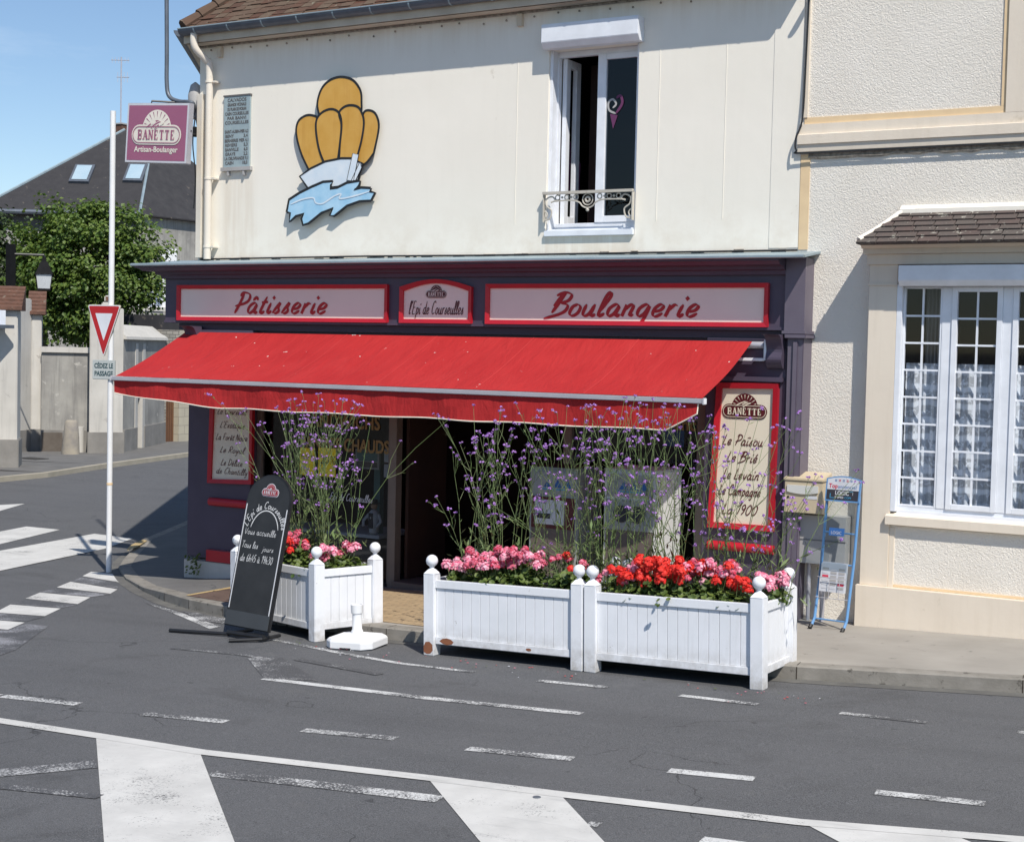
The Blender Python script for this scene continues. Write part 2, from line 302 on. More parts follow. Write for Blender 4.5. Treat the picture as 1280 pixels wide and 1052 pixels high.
# ------------------------------------------------------------------ mesh building
class MB:
    def __init__(s, *mats): s.v = []; s.f = []; s.mi = []; s.m = list(mats) or [WHITE]
    def idx(s, m):
        if m is None: return 0
        if m not in s.m: s.m.append(m)
        return s.m.index(m)
    def add(s, vs, fs, m=None):
        o = len(s.v); s.v += [Vector(a) for a in vs]; s.f += [tuple(i+o for i in f) for f in fs]; s.mi += [s.idx(m)]*len(fs)
    def box(s, x0, x1, y0, y1, z0, z1, m=None):
        s.add([(x, y, z) for z in (z0, z1) for y in (y0, y1) for x in (x0, x1)],
              [(0, 2, 3, 1), (4, 5, 7, 6), (0, 1, 5, 4), (2, 6, 7, 3), (0, 4, 6, 2), (1, 3, 7, 5)], m); return s
    def hexa(s, p, m=None):          # p: 4 bottom (ccw), 4 top
        s.add(p, [(3, 2, 1, 0), (4, 5, 6, 7), (0, 1, 5, 4), (1, 2, 6, 5), (2, 3, 7, 6), (3, 0, 4, 7)], m); return s
    def quad(s, a, b, c, d, m=None): s.add([a, b, c, d], [(0, 1, 2, 3)], m); return s
    def poly(s, ps, m=None): s.add(ps, [tuple(range(len(ps)))], m); return s
    def prism(s, ps, off, m=None):   # ps polygon (3D), off vector
        n = len(ps); off = Vector(off); a = [Vector(p) for p in ps]
        s.add(a+[p+off for p in a], [tuple(range(n-1, -1, -1)), tuple(range(n, 2*n))]+[(i, (i+1) % n, n+(i+1) % n, n+i) for i in range(n)], m); return s
    def tube(s, pts, r, n=8, m=None, caps=True):
        pts = [Vector(p) for p in pts]; rs = r if isinstance(r, (list, tuple)) else [r]*len(pts)
        vs = []; prev = None
        for i, p in enumerate(pts):
            d = (pts[min(i+1, len(pts)-1)]-pts[max(i-1, 0)]).normalized()
            a = prev if prev is not None else (Vector((0, 0, 1)) if abs(d.z) < .9 else Vector((1, 0, 0)))
            x = (a - d*a.dot(d))
            if x.length < 1e-5: x = d.orthogonal()
            x.normalize(); prev = x; y = d.cross(x)
            vs += [p + (x*math.cos(2*PI*k/n)+y*math.sin(2*PI*k/n))*rs[i] for k in range(n)]
        fs = [(i*n+k, i*n+(k+1) % n, (i+1)*n+(k+1) % n, (i+1)*n+k) for i in range(len(pts)-1) for k in range(n)]
        if caps: fs += [tuple(range(n-1, -1, -1)), tuple((len(pts)-1)*n+k for k in range(n))]
        s.add(vs, fs, m); return s
    def lathe(s, prof, c=(0, 0, 0), n=16, m=None):   # prof (r,z)
        c = Vector(c); vs = [c+Vector((r*math.cos(2*PI*k/n), r*math.sin(2*PI*k/n), z)) for r, z in prof for k in range(n)]
        fs = [(i*n+k, i*n+(k+1) % n, (i+1)*n+(k+1) % n, (i+1)*n+k) for i in range(len(prof)-1) for k in range(n)]
        fs += [tuple(range(n-1, -1, -1)), tuple((len(prof)-1)*n+k for k in range(n))]
        s.add(vs, fs, m); return s
    def sphere(s, c, r, n=12, m=None, sq=1.0):
        return s.lathe([(max(.0005, r*math.sin(PI*i/n)), -r*sq*math.cos(PI*i/n)) for i in range(n+1)], c, n*2 if n < 10 else 20, m)
    def build(s, name, parent=None, local=False, smooth=False, bevel=0, **tags):
        me = bpy.data.meshes.new(name)
        off = Vector((0, 0, 0))
        if parent is not None and not local:
            r = parent
            while r.parent: r = r.parent
            off = Vector(r.location)
        me.from_pydata([v-off for v in s.v], [], s.f)
        for m in s.m: me.materials.append(m)
        me.polygons.foreach_set('material_index', s.mi)
        if smooth: me.polygons.foreach_set('use_smooth', [True]*len(me.polygons))
        me.update()
        if bevel:
            bm = bmesh.new(); bm.from_mesh(me)
            es = [e for e in bm.edges if len(e.link_faces) == 2 and e.calc_face_angle(0) > .5]
            bmesh.ops.bevel(bm, geom=es, offset=bevel, segments=2, affect='EDGES', clamp_overlap=True); bm.to_mesh(me); bm.free()
        if smooth:
            try: me.set_sharp_from_angle(angle=math.radians(40))
            except Exception: pass
        o = bpy.data.objects.new(name, me); COL.objects.link(o)
        if parent is not None: o.parent = parent
        for k, v in tags.items(): o[k] = v
        return o
def thing(name, label, cat, loc=(0, 0, 0), group=None, rot=None):
    o = bpy.data.objects.new(name, None); COL.objects.link(o); o.location = loc; o.empty_display_size = .1
    if rot: o.rotation_euler = rot
    o['label'] = label; o['category'] = cat
    if group: o['group'] = group
    return o
def box(x0, x1, y0, y1, z0, z1, m): return MB(m).box(x0, x1, y0, y1, z0, z1)

class Fr:      # 2D frame on a plane; d = outward offset
    def __init__(s, o, ux, uz): s.o = Vector(o); s.ux = Vector(ux).normalized(); s.uz = Vector(uz).normalized(); s.n = s.ux.cross(s.uz)
    def p(s, u, v, d=0): return s.o+s.ux*u+s.uz*v+s.n*d
    def sub(s, u, v, a=0): return Fr(s.p(u, v), s.ux*math.cos(a)+s.uz*math.sin(a), s.uz*math.cos(a)-s.ux*math.sin(a))
def XZ(y, x=0, z=0): return Fr((x, y, z), (1, 0, 0), (0, 0, 1))
def fpoly(mb, fr, ps, d, m=None): mb.poly([fr.p(u, v, d) for u, v in ps], m)
def fbox(mb, fr, u0, u1, v0, v1, d0, d1, m=None):
    mb.prism([fr.p(u, v, d0) for u, v in ((u0, v0), (u1, v0), (u1, v1), (u0, v1))], fr.n*(d1-d0), m)
def fprism(mb, fr, ps, d0, d1, m=None): mb.prism([fr.p(u, v, d0) for u, v in ps], fr.n*(d1-d0), m)
def smooth2(ps, k=5):
    if len(ps) < 3: return ps
    out = []
    for i in range(len(ps)-1):
        p0 = ps[max(i-1, 0)]; p1 = ps[i]; p2 = ps[i+1]; p3 = ps[min(i+2, len(ps)-1)]
        for j in range(k):
            t = j/k
            out.append(tuple(.5*(2*p1[a]+(p2[a]-p0[a])*t+(2*p0[a]-5*p1[a]+4*p2[a]-p3[a])*t*t+(3*p1[a]-p0[a]-3*p2[a]+p3[a])*t**3) for a in range(len(p1))))
    out.append(tuple(ps[-1])); return out
RC = [0]
def ribbon(mb, fr, ps, w, d, m=None, brush=0, taper=True):
    n = len(ps); Ls = []; Rs = []
    for i in range(n):
        a = ps[max(i-1, 0)]; b = ps[min(i+1, n-1)]; dx = b[0]-a[0]; dy = b[1]-a[1]; l = math.hypot(dx, dy) or 1; dx /= l; dy /= l
        ww = w
        if brush: ww = w*(1-brush+brush*1.5*abs(dx*.50+dy*.86))
        if taper and n > 3: ww *= min(1, .45+.55*min(i, n-1-i)/2.0)
        Ls.append((ps[i][0]-dy*ww/2, ps[i][1]+dx*ww/2)); Rs.append((ps[i][0]+dy*ww/2, ps[i][1]-dx*ww/2))
    for i in range(n-1):
        RC[0] = (RC[0]+1) % 40; e = d+RC[0]*3.5e-5
        mb.quad(fr.p(*Rs[i], e), fr.p(*Rs[i+1], e), fr.p(*Ls[i+1], e), fr.p(*Ls[i], e), m)

# ------------------------------------------------------------------ a hand-drawn script alphabet (strokes)
BOWL = [(.38, .42), (.24, .5), (.07, .34), (.05, .12), (.15, .0), (.29, .12), (.38, .42)]
GL = {
 'a': (.5, [BOWL+[(.35, .1), (.41, .0), (.5, .08)]]), 'b': (.44, [[(.14, 1.), (.06, .05)], [(.07, .25), (.2, .5), (.36, .4), (.33, .12), (.18, 0), (.06, .08)]]),
 'c': (.4, [[(.36, .4), (.24, .5), (.08, .36), (.05, .12), (.17, 0), (.36, .12)]]), 'd': (.5, [BOWL, [(.46, 1.), (.36, .1), (.42, 0), (.5, .07)]]),
 'e': (.42, [[(.05, .2), (.26, .26), (.33, .42), (.2, .5), (.06, .34), (.05, .1), (.18, 0), (.38, .14)]]),
 'f': (.36, [[(.42, .9), (.3, 1.), (.2, .8), (.14, -.1), (.04, -.3)], [(.04, .5), (.34, .52)]]), 'g': (.48, [BOWL+[(.33, -.15), (.2, -.36), (.02, -.26)]]),
 'h': (.46, [[(.12, 1), (.04, 0)], [(.06, .25), (.2, .48), (.33, .42), (.31, .05), (.42, .04)]]), 'i': (.24, [[(.1, .5), (.05, .12), (.11, 0), (.23, .12)], [(.13, .7), (.19, .8)]]),
 'j': (.24, [[(.14, .5), (.1, -.2), (-.06, -.34)], [(.16, .7), (.19, .76)]]), 'l': (.26, [[(.02, .1), (.26, .8), (.2, 1.), (.1, .8), (.05, .12), (.12, 0), (.26, .12)]]),
 'm': (.6, [[(.06, .48), (.03, 0)], [(.04, .25), (.16, .48), (.26, .42), (.23, 0)], [(.24, .25), (.38, .48), (.48, .42), (.45, .05), (.56, .06)]]),
 'n': (.44, [[(.07, .48), (.03, 0)], [(.05, .25), (.2, .48), (.32, .42), (.29, .05), (.42, .08)]]),
 'o': (.44, [[(.24, .5), (.08, .38), (.05, .12), (.18, 0), (.34, .12), (.37, .36), (.24, .5)]]), 'p': (.44, [[(.1, .5), (.02, -.35)], [(.08, .3), (.22, .5), (.36, .38), (.32, .1), (.16, 0), (.06, .1)]]),
 'q': (.48, [BOWL+[(.32, -.35)], [(.32, -.35), (.42, -.28)]]), 'r': (.34, [[(.08, .48), (.03, 0)], [(.06, .25), (.2, .48), (.33, .44)]]),
 's': (.36, [[(.0, .02), (.22, .5), (.2, .3), (.27, .12), (.14, 0), (.02, .08)]]), 't': (.3, [[(.19, .8), (.08, .12), (.14, 0), (.27, .1)], [(.02, .52), (.3, .55)]]),
 'u': (.5, [[(.06, .5), (.04, .12), (.14, 0), (.28, .12), (.37, .5)], [(.37, .5), (.33, .08), (.4, 0), (.5, .08)]]), 'v': (.42, [[(.04, .5), (.14, 0), (.38, .5)]]),
 'x': (.4, [[(.04, .5), (.34, 0)], [(.34, .5), (.02, 0)]]), 'y': (.44, [[(.06, .5), (.08, .1), (.2, .08), (.36, .5)], [(.36, .5), (.22, -.34), (.02, -.28)]]), 'z': (.4, [[(.04, .48), (.34, .48), (.04, .0), (.36, .02)]]),
 'A': (.6, [[(.02, 0), (.34, 1.), (.5, 0)], [(.12, .34), (.46, .36)]]), 'B': (.62, [[(.04, .42), (.3, 1.0), (.2, .55), (.06, .12)], [(.02, .86), (.3, 1.), (.56, .9), (.52, .66), (.26, .54)], [(.26, .54), (.54, .46), (.54, .22), (.3, .04), (-.16, -.12)]]),
 'C': (.55, [[(.5, .85), (.38, 1.), (.16, .8), (.06, .35), (.18, .02), (.48, .14)]]), 'D': (.6, [[(.14, .98), (.04, 0)], [(.02, .95), (.34, .98), (.54, .66), (.44, .2), (.04, .0)]]),
 'E': (.52, [[(.5, .94), (.16, .96), (.1, .5), (.05, .02), (.42, .02)], [(.1, .5), (.38, .52)]]), 'F': (.48, [[(.5, .96), (.14, .96), (.04, 0)], [(.1, .52), (.36, .54)]]),
 'L': (.42, [[(.16, 1.), (.08, .4), (.03, .02), (.4, .04)]]), 'N': (.6, [[(.04, 0), (.12, .98), (.42, .02), (.52, 1.)]]),
 'P': (.56, [[(.24, .95), (.16, .4), (.06, 0)], [(.1, .82), (.2, 1.0), (.5, .92), (.56, .66), (.4, .48), (-.02, .34)]]), 'R': (.56, [[(.16, .95), (.04, 0)], [(.06, .94), (.34, 1.), (.5, .76), (.34, .54), (.12, .5)], [(.18, .5), (.5, .0)]]),
 'T': (.5, [[(.0, .92), (.5, .96)], [(.27, .94), (.18, 0)]]), 'V': (.55, [[(.04, .98), (.18, .0), (.52, 1.)]]), 'S': (.5, [[(.46, .9), (.28, 1.), (.1, .8), (.32, .5), (.36, .2), (.18, 0), (.0, .12)]]),
 '0': (.5, [[(.28, 1.), (.08, .7), (.05, .25), (.2, 0), (.4, .25), (.44, .7), (.28, 1.)]]), '1': (.26, [[(.02, .72), (.2, 1.), (.1, 0)]]), '3': (.42, [[(.06, .95), (.36, .9), (.18, .55), (.38, .3), (.2, 0), (.02, .1)]]),
 '4': (.46, [[(.3, 1.), (.04, .35), (.44, .38)], [(.36, .6), (.28, 0)]]), '5': (.42, [[(.4, .96), (.14, .94), (.1, .55), (.32, .5), (.3, .1), (.04, .02)]]), '6': (.44, [[(.34, 1.), (.08, .5), (.08, .1), (.24, 0), (.36, .25), (.22, .45), (.08, .3)]]),
 '9': (.44, [[(.38, .7), (.24, .98), (.06, .75), (.2, .48), (.38, .7), (.3, .3), (.14, 0)]]), "'": (.14, [[(.1, 1.02), (.04, .82)]]), ' ': (.28, []), '-': (.3, [[(.02, .35), (.26, .36)]]),
}
ACC = {'â': ('a', [[(.14, .62), (.27, .78), (.36, .62)]]), 'ê': ('e', [[(.1, .62), (.2, .76), (.3, .62)]]), 'é': ('e', [[(.16, .62), (.3, .8)]]), 'à': ('a', [[(.12, .8), (.24, .62)]]), 'ï': ('i', [[(.0, .7), (.04, .76)], [(.22, .7), (.26, .76)]])}
def swidth(t, sp=.05): return sum((GL[ACC[c][0]] if c in ACC else GL[c])[0]+sp for c in t)
def script(mb, fr, t, u, v, size, wt, d, m=None, slant=.22, brush=.0, sp=.05, center=False, wx=1.0, arc=None):
    if center: u -= swidth(t, sp)*size*wx/2
    for c in t:
        ex = []
        if c in ACC: w, st = GL[ACC[c][0]]; ex = ACC[c][1]
        else: w, st = GL[c]
        k = .65 if (brush and c.isupper()) else 1
        for k2, s in enumerate(list(st)+ex):
            q = smooth2(s, 5)
            if arc is None: q = [(u+(x+slant*y)*size*wx, v+y*size) for x, y in q]
            else:
                R, c0 = arc; a0 = (u-c0)/R
                q2 = []
                for x, y in q:
                    a = ((u+(x+slant*y)*size*wx)-c0)/R; rr = R+y*size
                    q2.append((c0+rr*math.sin(a), v-R+rr*math.cos(a)))
                q = q2
            ribbon(mb, fr, q, wt*size, d, m, brush)
        u += (w+sp)*size*wx
# serif capitals for the pill logo
def rib(mb, fr, a, b, w, d, m): ribbon(mb, fr, [a, b], w, d, m, taper=False)
def banette(mb, fr, u, v, h, d, m, width):
    tk = .2*h; th = .09*h; adv = width/6.9; x = u
    def ser(cx, y, w=.34): fpoly(mb, fr, [(cx-w*h/2, y), (cx+w*h/2, y), (cx+w*h/2, y+.07*h), (cx-w*h/2, y+.07*h)], d, m)
    for c in 'BANETTE':
        w = adv*.78; k = .0006
        if c == 'B':
            rib(mb, fr, (x+.2*w, v), (x+.2*w, v+h), tk, d, m); ser(x+.2*w, v); ser(x+.2*w, v+h*.93)
            for y0, y1 in ((0, .5), (.5, 1)):
                ribbon(mb, fr, smooth2([(x+.2*w, v+h*(y0+.03)), (x+.75*w, v+h*(y0+.06)), (x+.86*w, v+h*(y0+y1)/2), (x+.75*w, v+h*(y1-.06)), (x+.2*w, v+h*(y1-.03))], 4), th*1.3, d+k, m, taper=False)
        elif c == 'A':
            rib(mb, fr, (x+.1*w, v), (x+.5*w, v+h), th, d, m); rib(mb, fr, (x+.5*w, v+h), (x+.95*w, v), tk, d+k, m); rib(mb, fr, (x+.25*w, v+.33*h), (x+.8*w, v+.33*h), th, d+2*k, m); ser(x+.1*w, v); ser(x+.95*w, v)
        elif c == 'N':
            rib(mb, fr, (x+.15*w, v), (x+.15*w, v+h), th*1.5, d, m); rib(mb, fr, (x+.17*w, v+h), (x+.88*w, v), tk*.7, d+k, m); rib(mb, fr, (x+.9*w, v), (x+.9*w, v+h), th*1.5, d+2*k, m); ser(x+.15*w, v, .26); ser(x+.9*w, v+.93*h, .26); ser(x+.1*w, v+.93*h, .2)
        elif c == 'E':
            rib(mb, fr, (x+.22*w, v), (x+.22*w, v+h), tk, d, m)
            for y, ww in ((.04, .85), (.5, .65), (.95, .8)): rib(mb, fr, (x+.1*w, v+y*h), (x+ww*w, v+y*h), th, d+k, m)
            rib(mb, fr, (x+.84*w, v), (x+.84*w, v+.25*h), th*.8, d+2*k, m); rib(mb, fr, (x+.8*w, v+.75*h), (x+.8*w, v+h), th*.8, d+2*k, m)
        elif c == 'T':
            rib(mb, fr, (x+.5*w, v), (x+.5*w, v+h), tk, d, m); rib(mb, fr, (x+.05*w, v+.95*h), (x+.95*w, v+.95*h), th, d+k, m); ser(x+.5*w, v)
            rib(mb, fr, (x+.08*w, v+.75*h), (x+.08*w, v+h), th*.8, d+2*k, m); rib(mb, fr, (x+.92*w, v+.75*h), (x+.92*w, v+h), th*.8, d+2*k, m)
        x += adv
def pill(cx, cy, w, h, n=10):
    r = h/2; ps = []
    for k in range(n+1): a = -PI/2+PI*k/n; ps.append((cx+w/2-r+r*math.cos(a), cy+r*math.sin(a)))
    for k in range(n+1): a = PI/2+PI*k/n; ps.append((cx-w/2+r+r*math.cos(a), cy+r*math.sin(a)))
    return ps
def logo(fr, cx, cy, w, d, cbg, cfg, name='logo', parent=None, rim=None, ctext=None):
    """sunrise over a pill with the shop name; cy = pill centre"""
    h = w*.30; mb = MB(cbg, cfg); e = .0012
    R = w*.29; y0 = cy+h*.28
    if rim:
        fpoly(mb, fr, [(cx+R*1.1*math.cos(PI*k/16), y0+R*1.1*math.sin(PI*k/16)) for k in range(17)], d, rim); fpoly(mb, fr, pill(cx, cy, w*1.06, h*1.2), d+e*.5, rim)
    fpoly(mb, fr, [(cx+R*math.cos(PI*k/16), y0+R*math.sin(PI*k/16)) for k in range(17)], d+e, cbg)
    for k in range(1, 10):
        a = PI*k/10; p = [(cx+R*.56*math.cos(a), y0+R*.56*math.sin(a)), (cx+R*.92*math.cos(a-.035), y0+R*.92*math.sin(a-.035)), (cx+R*.92*math.cos(a+.035), y0+R*.92*math.sin(a+.035))]
        fpoly(mb, fr, p, d+2*e, cfg)
    fpoly(mb, fr, [(cx+R*.46*math.cos(PI*k/12), y0+R*.46*math.sin(PI*k/12)) for k in range(13)], d+2*e, cfg)
    fpoly(mb, fr, pill(cx, cy, w, h), d+3*e, cbg)
    for k, (dx, dy) in enumerate(((-.10, .0), (-.02, -.02), (.05, -.05))):   # three loaves
        a = (cx+dx*w*1.1-.09*w, y0+.02*w+dy*h); b = (cx+dx*w*1.1+.09*w, y0+.02*w+R*.33+dy*h); q = smooth2([a, ((a[0]+b[0])/2-.008*w, (a[1]+b[1])/2+.008*w), b], 5)
        ribbon(mb, fr, q, .042*w, d+(4+k)*e, cbg); ribbon(mb, fr, q, .024*w, d+(4.5+k)*e, cfg)
    o = pill(cx, cy, w*.955, h*.84); i = pill(cx, cy, w*.93, h*.76)
    for k in range(len(o)):
        j = (k+1) % len(o); mb.quad(fr.p(*o[k], d+7*e), fr.p(*o[j], d+7*e), fr.p(*i[j], d+7*e), fr.p(*i[k], d+7*e), cfg)
    banette(mb, fr, cx-w*.37, cy-h*.24, h*.48, d+7*e, ctext or cfg, w*.76)
    return mb.build(name, parent)

# block lettering from the built-in font
_fc = {}
def ftext(t):
    if t in _fc: return _fc[t]
    cu = bpy.data.curves.new('t', 'FONT'); cu.body = t; cu.size = 1; cu.resolution_u = 3
    ob = bpy.data.objects.new('t', cu); COL.objects.link(ob)
    dg = bpy.context.evaluated_depsgraph_get(); me = ob.evaluated_get(dg).to_mesh()
    vs = [(v.co.x, v.co.y) for v in me.vertices]; fs = [tuple(p.vertices) for p in me.polygons]
    ob.evaluated_get(dg).to_mesh_clear(); bpy.data.objects.remove(ob); bpy.data.curves.remove(cu)
    _fc[t] = (vs, fs); return vs, fs
def block(mb, fr, t, u, v, h, d, m, width=None, center=False, bold=0, slant=0):
    vs, fs = ftext(t)
    if not vs: return
    x0 = min(a for a, b in vs); x1 = max(a for a, b in vs); k = h/.72
    kx = (width/(x1-x0)) if width else k
    if center: u -= (x1-x0)*kx/2
    for j, (ox, oy) in enumerate([(0, 0)] if not bold else [(0, 0), (bold, 0), (0, bold), (bold, bold)]):
        mb.add([fr.p(u+(a-x0)*kx+slant*b*k+ox, v+b*k+oy, d+j*.0003) for a, b in vs], fs, m)

# ------------------------------------------------------------------ world, sun, camera
w = bpy.data.worlds.new("World"); scn.world = w; w.use_nodes = True
nt = w.node_tree; bg = nt.nodes['Background']
sky = nt.nodes.new('ShaderNodeTexSky'); sky.sky_type = 'NISHITA'; sky.sun_disc = False
SD = Vector((-.477, .385, -.79)).normalized()
sky.sun_elevation = math.asin(-SD.z); sky.sun_rotation = math.atan2(-SD.x, -SD.y)
sky.air_density = 1.0; sky.dust_density = .15; sky.ozone_density = 3.5; sky.altitude = 0
tc = nt.nodes.new('ShaderNodeTexCoord'); mp = nt.nodes.new('ShaderNodeMapping'); mp.inputs['Scale'].default_value = (1, 1, 5)
nz = nt.nodes.new('ShaderNodeTexNoise'); nz.inputs['Scale'].default_value = 3.0; nz.inputs['Detail'].default_value = 7; nz.inputs['Roughness'].default_value = .62
mr = nt.nodes.new('ShaderNodeMapRange'); mr.inputs['From Min'].default_value = .57; mr.inputs['From Max'].default_value = .85; mr.inputs['To Max'].default_value = .45
mx = nt.nodes.new('ShaderNodeMix'); mx.data_type = 'RGBA'; mx.inputs[7].default_value = (6.5, 7.4, 8.6, 1)
nt.links.new(tc.outputs['Generated'], mp.inputs['Vector']); nt.links.new(mp.outputs[0], nz.inputs['Vector']); nt.links.new(nz.outputs['Fac'], mr.inputs['Value'])
nt.links.new(mr.outputs[0], mx.inputs[0]); nt.links.new(sky.outputs[0], mx.inputs[6]); nt.links.new(mx.outputs[2], bg.inputs['Color'])
bg.inputs['Strength'].default_value = .125
sl = bpy.data.lights.new('sun', 'SUN'); sl.energy = 5.0; sl.angle = math.radians(.5); sl.color = (1, .95, .87)
so = bpy.data.objects.new('sun', sl); COL.objects.link(so); so.rotation_euler = SD.to_track_quat('-Z', 'Y').to_euler(); so.location = (10, -20, 30)
cd = bpy.data.cameras.new('camera'); cd.lens = f_/1280*36; cd.sensor_width = 36; cd.clip_end = 600; cd.clip_start = .1
co = bpy.data.objects.new('camera', cd); COL.objects.link(co)
M = Matrix((RT, UP, -FW)).transposed().to_4x4(); M.translation = CAM; co.matrix_world = M
scn.camera = co
scn.view_settings.view_transform = 'Standard'; scn.view_settings.look = 'None'; scn.view_settings.exposure = 0
scn.cycles.max_bounces = 8; scn.cycles.transparent_max_bounces = 12

# ================================================================== THE GROUND
def grid(name, xs, ys, m, lift=0):
    mb = MB(m); vs = [(x, y, gz(x, y)+lift) for y in ys for x in xs]; n = len(xs)
    mb.add(vs, [(j*n+i, j*n+i+1, (j+1)*n+i+1, (j+1)*n+i) for j in range(len(ys)-1) for i in range(n-1)])
    return mb.build(name, kind='structure', smooth=True)
xs = [-400, -200, -100, -60, -40, -30, -24]+[-20+.5*i for i in range(13)]+[-12+2*i for i in range(12)]+[20, 60, 150, 400]
ys = [-300, -100, -40, -25]+[-20+2*i for i in range(11)]+[.5*i for i in range(1, 8)]+[5, 8, 12, 20, 30, 50, 100, 300, 600]
grid('road', xs, ys, ASPH)
def drape(name, ps, m, lift=.004, step=.8):
    """flat marking polygon given by ground points (x,y) -> sheet just above the ground"""
    mb = MB(m); mb.poly([(x, y, gz(x, y)+lift) for x, y in ps]); return mb.build(name, kind='structure')
def strip(name, pl, wd, m, lift=.004):
    """line marking along a polyline"""
    P = [Vector((p[0], p[1])) for p in pl]; mb = MB(m); Lf = []; Rt = []
    Q = []
    for i in range(len(P)-1):
        n = max(1, int((P[i+1]-P[i]).length/.8)); Q += [P[i].lerp(P[i+1], j/n) for j in range(n)]
    Q.append(P[-1])
    for i, p in enumerate(Q):
        d = (Q[min(i+1, len(Q)-1)]-Q[max(i-1, 0)]).normalized(); nn = Vector((-d.y, d.x))*wd/2
        Lf.append(p+nn); Rt.append(p-nn)
    for i in range(len(Q)-1):
        mb.quad(*[(q.x, q.y, gz(q.x, q.y)+lift) for q in (Rt[i], Rt[i+1], Lf[i+1], Lf[i])])
    return mb.build(name, kind='structure')
def gp(*q): return [tuple(G(u, v)[:2]) for u, v in q]

# pavement around the corner: outer kerb line (road side)
KL = [(-40., 62.), (-24.6, 18.5), (-16.9, 4.42), (-15.9, 2.5), (-14.75, .95), (-14.15, .26), (-13.25, -.52), (-12.3, -1.2), (-11.5, -1.7), (-10.85, -2.02), (-10.2, -2.22), (-9.2, -2.42), (-7.9, -2.56), (-6.0, -2.58), (-3.9, -2.50), (-2.2, -2.15), (0, -2.0), (4, -1.9), (12, -1.8), (30, -1.7), (60, -1.6)]
KS = []
for i in range(len(KL)-1):
    a, b = KL[i], KL[i+1]; n = max(1, int(math.hypot(b[0]-a[0], b[1]-a[1])/1.0))
    KS += [(a[0]+(b[0]-a[0])*j/n, a[1]+(b[1]-a[1])*j/n) for j in range(n)]
KS.append(KL[-1])
def inset(P, d):
    out = []
    for i, p in enumerate(P):
        a = P[max(i-1, 0)]; b = P[min(i+1, len(P)-1)]; dx, dy = b[0]-a[0], b[1]-a[1]; l = math.hypot(dx, dy); out.append((p[0]-dy/l*d, p[1]+dx/l*d))
    return out
def kerbh(p):   # kerb drops at the crossing
    x = p[0]
    if x < -15: return .10
    if x < -12.6: return .045
    if x < -11.4: return .045+(x+12.6)/1.2*.075
    return .12
K2 = inset(KS, .16); K3 = inset(KS, -.13)
mb = MB(KERBM)
mb2 = MB(CONC, PAVA); mg = MB(GUTTERC)
for i in range(len(KS)-1):
    a, b, c, d = KS[i], KS[i+1], K2[i+1], K2[i]
    ha, hb = kerbh(a), kerbh(b); za, zb = gz(*a), gz(*b); zc, zd = gz(*c), gz(*d)
    mb.quad((*a, za-.02), (*b, zb-.02), (b[0]-.0, b[1], zb+hb-.012), (a[0], a[1], za+ha-.012))
    ai = (a[0]+(d[0]-a[0])*.1, a[1]+(d[1]-a[1])*.1); bi = (b[0]+(c[0]-b[0])*.1, b[1]+(c[1]-b[1])*.1)
    mb.quad((*a, za+ha-.012), (*b, zb+hb-.012), (*bi, zb+hb), (*ai, za+ha)); mb.quad((*ai, za+ha), (*bi, zb+hb), (*c, zc+hb), (*d, zd+ha))
    # pavement from the kerb to beyond the facades
    if a[0] < -14.15:
        e = (d[0]+4, d[1]+1.6); f = (c[0]+4, c[1]+1.6)
    else:
        e = (max(d[0], -12.9), 0.9); f = (max(c[0], -12.9), 0.9)
        if d[0] < -12.9: e = (d[0]*.3+-12.9*.7, .9); 
        if c[0] < -12.9: f = (c[0]*.3+-12.9*.7, .9)
    lift = -.001
    mb2.quad((*d, zd+ha+lift), (*c, zc+hb+lift), (*f, gz(*f)+hb+lift), (*e, gz(*e)+ha+lift), PAVA if a[0] < -9.8 else CONC)
    if i % 1 == 0 and a[0] > -17:
        t2_ = Vector((b[0]-a[0], b[1]-a[1], 0)).normalized()*.004; nn_ = Vector((b[1]-a[1], a[0]-b[0], 0)).normalized()*.002
        q_ = [Vector((*a, za-.01))+nn_-t2_, Vector((*a, za-.01))+nn_+t2_, Vector((*a, za+ha-.01))+nn_+t2_, Vector((*a, za+ha-.01))+nn_-t2_]; mb.poly(q_, SOIL); mb.poly([Vector((*ai, za+ha+.002))-t2_, Vector((*ai, za+ha+.002))+t2_, Vector((*d, zd+ha+.002))+t2_, Vector((*d, zd+ha+.002))-t2_], SOIL)
    g1, g2 = K3[i], K3[i+1]
    if a[0] > -16: mg.quad((*g1, gz(*g1)+.003), (*g2, gz(*g2)+.003), (*b, zb+.008), (*a, za+.008))
mb.build('kerb', kind='structure'); mb2.build('pavement', kind='structure'); mg.build('gutter_channel', kind='structure')
# tiled terrace in front of the shop door
def sheet(name, ps, m, h, kind='structure'):
    mb = MB(m); mb.poly([(x, y, gz(x, y)+h) for x, y in ps]); return mb.build(name, kind=kind)
sheet('terrace_paving', [(-9.75, -2.10), (-8.8, -2.24), (-7.6, -2.34), (-5.9, -2.38), (-5.9, -.25), (-7.6, -.25), (-9.75, -.25)], TERR, .124)
sheet('terrace_paving', [(-11.0, -1.86), (-10.6, -1.96), (-10.15, -2.06), (-9.79, -2.10), (-9.79, -.30), (-11.06, -.30)], BROWN, .124)
sheet('terrace_paving', [(-11.06, -1.84), (-11.0, -1.86), (-11.02, -.30), (-11.12, -.30)], YELLOW, .127)
sheet('pavement', gp((158, 695), (165, 689), (178, 683), (184, 684), (172, 692), (160, 697)), YELLOW, .106)
